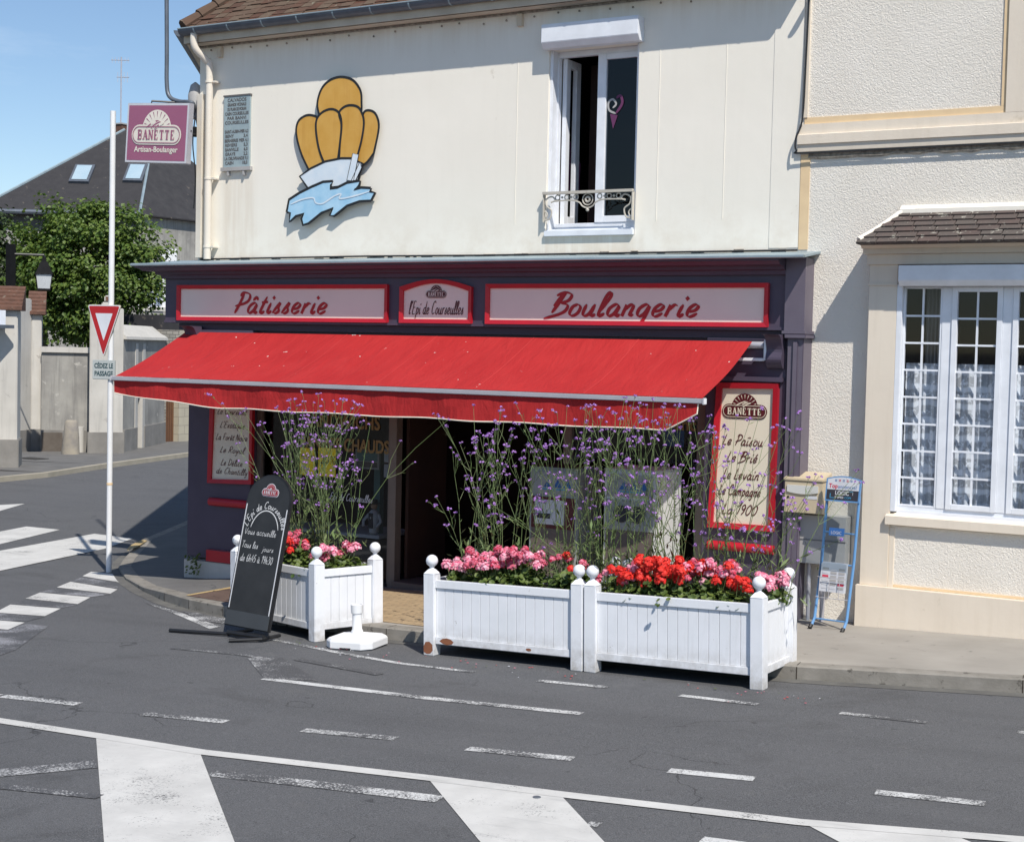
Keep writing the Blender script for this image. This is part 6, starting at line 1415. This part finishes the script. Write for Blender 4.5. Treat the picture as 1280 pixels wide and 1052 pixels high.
mb = MB(GREYB); mb.tube([pb+Vector((0, 0, zt-.08)), frt.p(0, zt-.08, -.01)], .045, 8); mb.tube([pb+Vector((0, 0, y0+.12)), frt.p(0, y0+.12, -.01)], .045, 8); mb.build('clamp', GW)

# ================================================================== FAR SIDE OF THE STREET
# far pavement and kerb
FK = [G(u, v) for u, v in ((-60, 611), (0, 602.5), (60, 596.5), (130, 585.5), (235, 571))]; FK = [Vector((p.x, p.y)) for p in FK]
FK = [FK[0]+(FK[0]-FK[1])*8]+FK+[FK[-1]+(FK[-1]-FK[-2])*6]
mk = MB(mat('far_kerb', (.38, .34, .27), (.30, .27, .21), 3, .9)); mp_ = MB(PAVA)
for i in range(len(FK)-1):
    a, b = FK[i], FK[i+1]; d = (b-a).normalized(); n = Vector((-d.y, d.x))
    A = [(p.x, p.y, gz(p.x, p.y)) for p in (a, b, b+n*.16, a+n*.16)]
    h = .11; mk.quad((*A[0][:2], A[0][2]-.02), (*A[1][:2], A[1][2]-.02), (*A[1][:2], A[1][2]+h), (*A[0][:2], A[0][2]+h)); mk.quad(*[(x, y, z+h) for x, y, z in A])
    B = [a+n*.16, b+n*.16, b+n*14, a+n*14]; mp_.quad(*[(p.x, p.y, gz(p.x, p.y)+h-.002) for p in B])
mk.build('kerb', kind='structure'); mp_.build('pavement', kind='structure')
o = G(41, 573, .11); mb = MB(BLACK); mb.box(o.x-.35, o.x+.35, o.y-.22, o.y+.22, o.z+.002, o.z+.012); mb.build('drain_cover', label='small dark drain cover in the far pavement below the grey garden wall', category='drain cover')
def gw(u, v): p = G(u, v, .11); return Vector((p.x, p.y, p.z))
def slab(mb, P, Q, z0, z1, th, m=None, cap=0):
    """wall between ground points P,Q (seen face) with thickness away from the camera"""
    d = (Q-P); d.z = 0; d.normalize(); n = Vector((-d.y, d.x, 0))
    if n.dot(P-CAM) < 0: n = -n
    zb_ = min(P.z, Q.z)
    A = [Vector((p.x, p.y, 0)) for p in (P, Q, Q+n*th, P+n*th)]
    mb.hexa([(p.x, p.y, zb_+z0) for p in A]+[(p.x, p.y, zb_+z1) for p in A], m)
# left pillar with tiled top + plinth
def onray(u, v_base, ref):    # point at column u lying on the line through ref parallel to the picture's ground row
    return gw(u, v_base)
def pillar(label, u0, u1, vb, vt, vp, roof=True, th=.8, m=PALEW):
    P, Q = gw(u0, vb), gw(u1, vb); h = hv((P+Q)/2, vt); hp = hv((P+Q)/2, vp); t = thing('gate_pillar', label, 'pillar', tuple((P+Q)/2), 'rendered pillars along the far street wall')
    mb = MB(m); slab(mb, P, Q, -.3, h, th); mb.build('shaft', t, bevel=.02)
    d = (Q-P).normalized(); n = Vector((-d.y, d.x, 0)); n = n if n.dot(P-CAM) > 0 else -n
    mb = MB(PLINTH); slab(mb, P-n*.06-d*.04, Q-n*.06+d*.04, -.3, hp, th+.1); mb.build('plinth', t, bevel=.02)
    return t, P, Q, h, d, n
def tiledcap(t, P, Q, h, d, n, th, rise, m=REDBR):
    zb_ = min(P.z, Q.z)+h; mb = MB(m)
    a, b = P-d*.1-n*.12, Q+d*.1-n*.12; c, e = Q+d*.1+n*(th+.1), P-d*.1+n*(th+.1)
    N_ = 6
    for k in range(N_):
        f0, f1 = k/N_, (k+1)/N_*1.03; A = [a.lerp(e, f0), b.lerp(c, f0), b.lerp(c, min(1, f1)), a.lerp(e, min(1, f1))]; z0, z1 = zb_+rise*f0, zb_+rise*(f1)
        mb.hexa([(A[0].x, A[0].y, zb_-.0+rise*f0*.0), (A[1].x, A[1].y, zb_), (A[2].x, A[2].y, zb_), (A[3].x, A[3].y, zb_), (A[0].x, A[0].y, z0+.08), (A[1].x, A[1].y, z0+.08), (A[2].x, A[2].y, z1+.03), (A[3].x, A[3].y, z1+.03)])
    mb.build('tiled_cap', t)
r = pillar('nearest rendered pillar with a sloping tiled top, at the left edge of the view', -26, 21, 584, 387, 549, th=.9); tiledcap(*r, .9, .55)
t = r[0]
mb = MB(GREYB); o = r[1].lerp(r[2], .35)-r[5]*.14; z = o.z+hv(o, 410); mb.box(o.x-.2, o.x+.5, o.y-.2, o.y+.2, z, z+.08, GUTT); mb.box(o.x-.1, o.x+.3, o.y-.1, o.y+.12, z+.082, z+.42, WHITEM); mb.build('letter_slot', t)
r2 = pillar('pale rendered pillar with a small red tiled top beside the grey garden wall', 38, 51, 563, 393, 536, th=.9); tiledcap(*r2, .9, .62)
P, Q = gw(23, 565), gw(39, 563); t2 = thing('garden_wall', 'narrow pale buttress wall rising to a rounded top between the two tiled pillars', 'wall', tuple(P)); mb = MB(PALEW); slab(mb, P, Q, -.3, hv(P, 372), .5)
mb.build('wall_face', t2, bevel=.03); mb = MB(PLINTH); n = r2[5]; slab(mb, P-n*.05, Q-n*.05, -.3, hv(P, 538), .5); mb.build('plinth', t2)
# grey wall with coping
P, Q = gw(51, 563.5), gw(112, 564); W1 = thing('garden_wall', 'dark stained grey garden wall with pale coping below the big tree', 'wall', tuple(P))
mb = MB(GREYW); slab(mb, P, Q, -.3, hv(P, 440), .35); mb.build('wall_face', W1)
mb = MB(PALEW); d = (Q-P).normalized(); n = Vector((-d.y, d.x, 0)); n = n if n.dot(P-CAM) > 0 else -n; slab(mb, P-n*.07, Q-n*.07, hv(P, 440)+.001, hv(P, 433), .5); mb.build('coping', W1)
mb = MB(PLINTH); slab(mb, P-n*.06, Q-n*.06, -.3, hv(P, 537), .38); p0, p1 = P.lerp(Q, .02)-n*.065, P.lerp(Q, .45)-n*.065; slab(mb, p0, p1, -.3, hv(P, 540), .3, mat('brown_patch', (.10, .08, .065), (.14, .12, .10), 4, .9)); mb.build('plinth', W1)
bq = gw(88, 567); bh = hv(bq, 525); BO = thing('stone_bollard', 'worn leaning stone guard post on the far pavement in front of the grey wall', 'bollard', tuple(bq))
mb = MB(mat('old_stone', (.24, .22, .20), (.40, .35, .27), 3, .95, 12, .5, .02)); mb.tube([bq, bq+Vector((0.02, 0, bh*.5)), bq+Vector((.03, 0, bh*.94)), bq+Vector((.03, 0, bh))], [.24, .21, .17, .13], 14); mb.build('post', BO, smooth=True)
q = gw(99, 565); BO2 = thing('stone_bollard', 'short pale round post beside the leaning guard post', 'bollard', tuple(q)); mb = MB(PALEW); mb.tube([q, q+Vector((0, 0, hv(q, 533)))], .13, 12); mb.build('post', BO2, smooth=True)
r3 = pillar('broad plain rendered pillar behind the give way sign', 111, 153, 566, 385, 540, th=.8)
mb = MB(PALEW); P, Q, h, d, n = r3[1], r3[2], r3[3], r3[4], r3[5]; slab(mb, P+d*.3, Q-d*.3, h+.001, h+.16, .6); slab(mb, P.lerp(Q, .42), P.lerp(Q, .6), h+.162, h+.34, .4, REDBR); mb.build('capstone', r3[0], bevel=.03)
P, Q = gw(153, 565), gw(205, 553); W2_ = thing('garden_wall', 'streaky light grey wall with sloping coping, pierced by a narrow dark door', 'wall', tuple(P))
D0, D1 = P.lerp(Q, .30), P.lerp(Q, .47)
hw_ = hv(P, 424)
mb = MB(GREYW); slab(mb, P, D0, -.3, hw_, .4); slab(mb, D1, Q, -.3, hw_, .4); hd_ = hv(D0, 490); slab(mb, D0, D1, hd_, hw_, .4); mb.build('wall_face', W2_)
d = (Q-P).normalized(); n = Vector((-d.y, d.x, 0)); n = n if n.dot(P-CAM) > 0 else -n
mb = MB(PALEW); zt = P.z+hw_; hc_ = hv(P, 405)-hw_; mb.hexa([tuple(p) for p in [Vector((P.x, P.y, zt))-n*.1, Vector((Q.x, Q.y, zt))-n*.1, Vector((Q.x, Q.y, zt))+n*.5, Vector((P.x, P.y, zt))+n*.5]]+[tuple(p) for p in [Vector((P.x, P.y, zt+.08))-n*.08, Vector((Q.x, Q.y, zt+.08))-n*.08, Vector((Q.x, Q.y, zt+hc_))+n*.4, Vector((P.x, P.y, zt+hc_))+n*.4]]); mb.build('coping', W2_)
mb = MB(PLINTH); slab(mb, P-n*.05, D0-n*.05, -.3, hv(P, 537), .4); slab(mb, D1-n*.05, Q-n*.05, -.3, hv(D1, 532), .4); mb.build('plinth', W2_)
mb = MB(PALEW)
for c_ in (D0, D1): slab(mb, c_-d*.16-n*.02, c_+d*.10-n*.02, -.2, hw_-.1, .3)
mb.build('door_jamb', W2_)
mb = MB(WOODD); slab(mb, D0+n*.15, D1+n*.15, -.2, hd_, .06); slab(mb, D0.lerp(D1, .15)+n*.12, D0.lerp(D1, .8)+n*.12, hv(D0, 529)-.1, hv(D0, 525), .08, mat('door_rail', (.09, .04, .03), None, 3, .5)); mb.build('door', W2_)
# small stone house behind the corner with a wooden garage door
P, Q = gw(204, 553), gw(262, 549); SH = thing('stone_outbuilding', 'low pale stone building with brown wooden door, between grey wall and shop corner', 'building', tuple(P))
D0, D1 = P.lerp(Q, .05), P.lerp(Q, .32); hh = hv(P, 412); hd_ = hv(P, 478)
mb = MB(STONE, STONER); slab(mb, P-(Q-P)*.06, D0, -.3, hh, .5, STONER); slab(mb, D1, Q+(Q-P)*.5, -.3, hh, .5, STONE); slab(mb, D0, D1, hd_, hh, .5, STONER); mb.build('wall', SH)
mb = MB(STONER); d = (Q-P).normalized(); n = Vector((-d.y, d.x, 0)); n = n if n.dot(P-CAM) > 0 else -n; slab(mb, P+n*.1, Q+(Q-P)*.5+n*.1, hh, hh+.45, 2.5, SLATE); mb.build('roof', SH)
mb = MB(WOODBR); slab(mb, D0+n*.2, D1+n*.2, -.2, hd_, .08); 
for k in range(6): p = D0.lerp(D1, k/6)+n*.195; slab(mb, p, p+(D1-D0)*.012, -.2, hd_, .01, WOODD)
mb.build('garage_door', SH)

# grey slate-roofed house behind: corners placed on one depth with true sizes
def atd(u, v, dist):     # point surveyed at (u,v) at forward distance dist
    d = ray(u, v); return CAM+d*dist
Dh = 60.
hr_ = Vector((RT.x, RT.y, 0)).normalized(); hf = Vector((FW.x, FW.y, 0)).normalized()
HG = thing('slate_roofed_house', 'large grey house with a hipped slate roof and two skylights behind the tree', 'house', (atd(160, 400, Dh).x, atd(160, 400, Dh).y, -.6))
eL, eR = atd(-10, 268, Dh), atd(330, 268, Dh); ez_ = (eL.z+eR.z)/2
wdth = (eR-eL).dot(hr_); pk = atd(160, 163, Dh+5); pz = pk.z
E0 = Vector((eL.x, eL.y, ez_)); ex = hr_; ef = hf
def hp3(a, b, z): return E0+ex*a+ef*b+Vector((0, 0, z-ez_))
pa = (pk-E0).dot(ex)
mb = MB(SLATE); apL, apR = hp3(pa-.1, 5, pz), hp3(pa+1.2, 5, pz)
hipR = atd(245, 238, Dh+1.0)
mb.poly([hp3(-.6, -.3, ez_), hp3(wdth*.55, -.3, ez_), apR, apL]); mb.poly([hp3(-.6, 11, ez_), hp3(-.6, -.3, ez_), apL]); mb.poly([hp3(wdth*.55, -.3, ez_), hp3(wdth*.95, 6, ez_), apR]); mb.poly([hp3(wdth*.95, 6, ez_), hp3(-.6, 11, ez_), apL, apR])
mb.prism([hp3(-.6, -.3, ez_-.001), hp3(wdth*.55, -.3, ez_-.001), hp3(wdth*.95, 6, ez_-.001), hp3(-.6, 11, ez_-.001)], (0, 0, -.05), SLATE)
RFh = mb.build('roof', HG)
mb = MB(ZINC); mb.tube([hp3(-.6, -.32, ez_+.02), apL], .06, 6); mb.tube([apR, hp3(wdth*.55, -.32, ez_+.02)], .06, 6); mb.tube([hp3(-.6, -.4, ez_-.02), hp3(wdth*.55, -.4, ez_-.02)], .10, 8, GUTT); mb.build('ridge_flashing', RFh)
mb = MB(GREYW, PALEW); mb.prism([hp3(0, 0, ez_-.05), hp3(wdth*.54, 0, ez_-.05), hp3(wdth*.92, 6, ez_-.05), hp3(0, 10, ez_-.05)], (0, 0, -(ez_+2.5))); mb.prism([hp3(0, -.05, ez_-.1), hp3(wdth*.54, -.05, ez_-.1), hp3(wdth*.54, -.0, ez_-.1), hp3(0, -.0, ez_-.1)], (0, 0, -.55), mat('dark_eave_band', (.08, .075, .07), (.12, .11, .10), 2, .9)); mb.build('wall', HG)  # dark grey band along the wall just below the eave
sn_ = (apL-hp3(pa, -.3, ez_)).normalized(); nrf = ex.cross(sn_); 
if nrf.z < 0: nrf = -nrf
for (u0, v0, u1, v1) in ((88, 208, 118, 230), (155, 207, 184, 229)):
    o = HG
    # skylight lies on the front roof slope
    def onroof(u, v):
        dd = ray(u, v); return CAM+dd*((hp3(0, -.3, ez_)-CAM).dot(nrf)/dd.dot(nrf))
    c = onroof((u0+u1)/2, (v0+v1)/2); w2 = (onroof(u1, v1)-onroof(u0, v1)).length*.42; h2 = (onroof(u0, v0)-onroof(u0, v1)).length*.47
    frr = Fr(c, ex, sn_); 
    if frr.n.dot(nrf) < 0: frr.n = -frr.n
    mb = MB(GUTT); fbox(mb, frr, -w2, w2, -h2, h2, .0, .12); so_ = mb.build('skylight', RFh)
    mb = MB(GLASSB); fpoly(mb, frr, [(-w2+.1, -h2+.12), (w2-.1, -h2+.12), (w2-.1, h2-.1), (-w2+.1, h2-.1)], .14, mat('skylight_glass', (.30, .42, .50), (.38, .48, .54), 1, .12)); mb.build('pane', so_)
c = atd(153, 158, Dh+5); mb = MB(REDBR); mb.box(c.x-.2, c.x+.2, c.y-.25, c.y+.25, pz-.6, pz+.22); mb.box(c.x-.24, c.x+.24, c.y-.29, c.y+.29, pz+.221, pz+.28, GREYB); mb.build('chimney', HG)
AT = thing('tv_antenna', 'thin rooftop television antenna on the chimney of the slate roofed house', 'antenna', (c.x-.1, c.y, pz+.5))
mb = MB(ALU); zt = atd(150, 72, Dh+5).z; mb.tube([(c.x-.1, c.y, pz+.3), (c.x-.1, c.y, zt)], .03, 6)
z1 = atd(150, 76, Dh+5).z; z2 = atd(150, 97, Dh+5).z; cc = Vector((c.x-.1, c.y, z1)); mb.tube([cc-ex*.45, cc+ex*.35], .018, 5)
for k in range(6): q = cc+ex*(-.4+k*.14); mb.tube([q+Vector((0, 0, .13)), q-Vector((0, 0, .13))], .010, 4)
cc = Vector((c.x-.1, c.y, z2)); mb.tube([cc-ex*.2, cc+ex*.35], .02, 5)
for k in range(4): q = cc+ex*(-.15+k*.14); mb.tube([q+Vector((0, 0, .22)), q-Vector((0, 0, .22))], .012, 4)
mb.build('aerial', AT)
# window with white shutters, lower right of the house
def hw2(u, v, off=-.06): 
    dd = ray(u, v); return CAM+dd*((hp3(0, off, ez_)-CAM).dot(ef)/dd.dot(ef))
def hrect(mb, u0, u1, v0, v1, d0, d1, m=None):
    p = [hw2(u0, v1), hw2(u1, v1), hw2(u1, v0), hw2(u0, v0)]; zlo = (p[0].z+p[1].z)/2; zhi = (p[2].z+p[3].z)/2; a0 = (p[0]-E0).dot(ex); a1 = (p[1]-E0).dot(ex)
    mb.prism([hp3(a, d0, z) for a, z in ((a0, zlo), (a1, zlo), (a1, zhi), (a0, zhi))], -ef*(d1), m)
mb = MB(PALEW); hrect(mb, 172, 222, 384, 389, -.0, .25); hrect(mb, 150, 222, 391, 395, -.0, .35, GREYW); mb.build('window_sill', HG)
mb = MB(WHITE); hrect(mb, 182, 203, 330, 384, -.0, .05); wo = mb.build('window', HG)
mb = MB(mat('net_curtain', (.33, .38, .46), (.22, .27, .36), 3, .7)); hrect(mb, 184, 190.5, 348, 382, -.06, .02); hrect(mb, 193, 201, 348, 382, -.06, .02); mb.build('pane', wo)
mb = MB(WHITE); hrect(mb, 202.5, 209, 312, 385, -.05, .06); hrect(mb, 203, 221, 311, 330, -.05, .07); hrect(mb, 172, 181, 345, 385, -.05, .05); mb.build('shutter', wo)
SV = thing('stone_wall', 'ragged dry stone wall top right of the streaky grey wall, below the shuttered window', 'wall', tuple(gw(200, 555)))
c0, c1 = atd(199, 430, 50), atd(245, 430, 50); mb = MB(STONER); zt = atd(210, 403, 50).z; mb.prism([(c0.x, c0.y, -.6), (c1.x, c1.y, -.6), (c1.x, c1.y, zt), (c0.x+ex.x*.9, c0.y+ex.y*.9, zt-.05), (c0.x+ex.x*.5, c0.y+ex.y*.5, zt-.35), (c0.x, c0.y, zt-.6)], ef*.5); mb.build('wall_face', SV)

# ---- trees
def tree(label, base, cr, sz, nclump, nleaf, seed, lm, leaf=.13, trunk=.16):
    """cr centre, sz radii"""
    rnd = random.Random(seed); t = thing('tree', label, 'tree', tuple(base))
    mb = MB(BARK); cr = Vector(cr); base = Vector(base)
    mb.tube([base, base.lerp(cr, .4)+Vector((.1, .05, 0)), cr-Vector((0, 0, sz[2]*.2)), cr+Vector((.1, 0, sz[2]*.5))], [trunk, trunk*.8, trunk*.5, trunk*.15], 8)
    cl = []
    for _ in range(nclump):
        while True:
            v = Vector((rnd.uniform(-1, 1), rnd.uniform(-1, 1), rnd.uniform(-1, 1)))
            if .45 < v.length < 1: break
        v = v*(1+.12*math.sin(v.x*7+seed)*math.cos(v.z*6)); c = cr+ex*v.x*sz[0]+ef*v.y*sz[1]+Vector((0, 0, v.z*sz[2])); cl.append((c, v))
    for c, v in cl[:22]: mb.tube([cr-Vector((0, 0, sz[2]*.3)), cr.lerp(c, .5)+Vector((0, 0, -.1)), c], [trunk*.3, trunk*.18, .015], 5)
    mb.build('trunk', t)
    ml = MB(lm)
    for c, v in cl:
        R = rnd.uniform(.30, .55)
        for _ in range(nleaf):
            g = Vector((rnd.gauss(0, 1), rnd.gauss(0, 1), rnd.gauss(0, .7)))*R*.55; p = c+g
            d = (g.normalized()*.6+Vector((0, 0, .6))+v*.3+Vector((rnd.gauss(0, .4), rnd.gauss(0, .4), rnd.gauss(0, .3)))).normalized(); x = d.orthogonal().normalized(); x = Matrix.Rotation(rnd.uniform(0, 6), 3, d)@x; y = d.cross(x); s = leaf*rnd.uniform(.6, 1.2)
            ml.add([p+x*s*.5, p+y*s*.42+d*s*.1, p-x*s*.55, p-y*s*.42+d*s*.1], [(0, 1, 2, 3)])
    ml.build('crown', t)
Dt = 46.
c = atd(112, 342, Dt); tb = atd(112, 560, Dt); tree('broad bright green leafy tree overhanging the grey garden wall', (tb.x, tb.y, -.6), c, (2.28, 1.6, 2.35), 190, 150, 5, LEAFT, .135, .22)
c2_ = atd(70, 390, Dt+.5); c = atd(55, 345, Dt+1); tb = atd(50, 560, Dt+1); tree('smaller green tree crown behind the tiled pillars, left of the broad one', (tb.x, tb.y, -.6), c, (1.0, 1.2, 1.5), 70, 130, 6, LEAFT, .135, .14)
c = atd(-12, 330, Dt+2); tb = atd(-12, 560, Dt+2); tree('dark green tree at the very left edge, behind the lamp post', (tb.x, tb.y, -.6), c, (.9, 1.2, 2.0), 60, 90, 8, LEAFD, .17, .18)
# street lamp on a bracket behind the first pillar
lp = atd(12, 560, 37); lb = Vector((lp.x, lp.y, gz(lp.x, lp.y)+.1)); 
SLp = thing('street_lamp', 'black lantern hanging from the arm of a dark post in front of the tree', 'street lamp', tuple(lb))
zt = atd(12, 306, 37).z; za = atd(12, 318, 37).z; mb = MB(MATB); mb.box(lb.x-.085, lb.x+.085, lb.y-.085, lb.y+.085, lb.z-.1, zt); mb.build('post', SLp)
lc_ = atd(55, 345, 37); mb = MB(BLACK); e = Vector((lc_.x, lc_.y, za)); mb.tube([(lb.x, lb.y, za), e], .03, 8); mb.tube([e, Vector((e.x, e.y, atd(55, 331, 37).z))], .025, 6); mb.build('arm', SLp)
zT, zM, zB = [atd(55, v, 37).z for v in (327, 343, 361)]
mb = MB(MATB); cc = Vector((lc_.x, lc_.y, 0)); 
def ringq(r, z, n=4):
    r *= 1.3; return [cc+ex*r*math.cos(PI/4+2*PI*k/n+.3)+ef*r*math.sin(PI/4+2*PI*k/n+.3)+Vector((0, 0, z)) for k in range(n)]
mb.hexa(ringq(.24, zM)+ringq(.20, zM+.06)); mb.hexa(ringq(.20, zM+.061)+ringq(.09, zT)); mb.hexa(ringq(.06, zT+.001)+ringq(.05, zT+.1)); mb.hexa(ringq(.17, zB-.04)+ringq(.17, zB))
lo_ = ringq(.165, zB); hi_ = ringq(.215, zM)
for a_, b_ in zip(lo_, hi_): mb.tube([a_, b_], .014, 4)
mb.build('lantern_frame', SLp)
mb = MB(LAMPG); mb.hexa(ringq(.155, zB+.005)+ringq(.205, zM-.005)); mb.build('lamp_glass', SLp)
# the street wall and the trees carry on to the left, beyond the frame
P = gw(-30, 585); d = (FK[0]-FK[1]).normalized(); d = Vector((d.x, d.y, 0)); Q = P+d*42
LW = thing('garden_wall', 'long grey garden wall continuing left of the nearest tiled pillar', 'wall', tuple(P))
mb = MB(GREYW)
if (Q-P).cross(Vector((0, 0, 1))).dot(P-CAM) > 0: slab(mb, P, Q, -.3, 2.7, .35)
else: slab(mb, Q, P, -.3, 2.7, .35)
mb.build('wall_face', LW)
rr = random.Random(77); nn = Vector((-d.y, d.x, 0)); nn = nn if nn.dot(P-CAM) > 0 else -nn
mb = MB(LEAFD)
for k in range(260):
    c = P+d*rr.uniform(1, 46)+nn*rr.uniform(3, 9)+Vector((0, 0, rr.uniform(.8, 6.5)*(1-.35*abs(math.sin(k*.7)))))
    for _ in range(60):
        p = c+Vector((rr.gauss(0, .6), rr.gauss(0, .6), rr.gauss(0, .5))); v = Vector((rr.gauss(0, 1), rr.gauss(0, 1), rr.gauss(.6, .6))).normalized(); x = v.orthogonal().normalized(); x = Matrix.Rotation(rr.uniform(0, 6), 3, v)@x; y = v.cross(x); z_ = .20
        mb.add([p+x*z_*.5, p+y*z_*.4, p-x*z_*.5, p-y*z_*.4], [(0, 1, 2, 3)])
mb.build('woodland', kind='stuff', label='belt of dark green trees behind the long grey garden wall on the left', category='trees')
print('objects', len(bpy.data.objects))

for o in bpy.data.objects:
    if 'label' in o.keys():
        n_ = len(o['label'].split())
        if n_ > 16 or n_ < 4: print('LABEL', n_, o.name, o['label'])
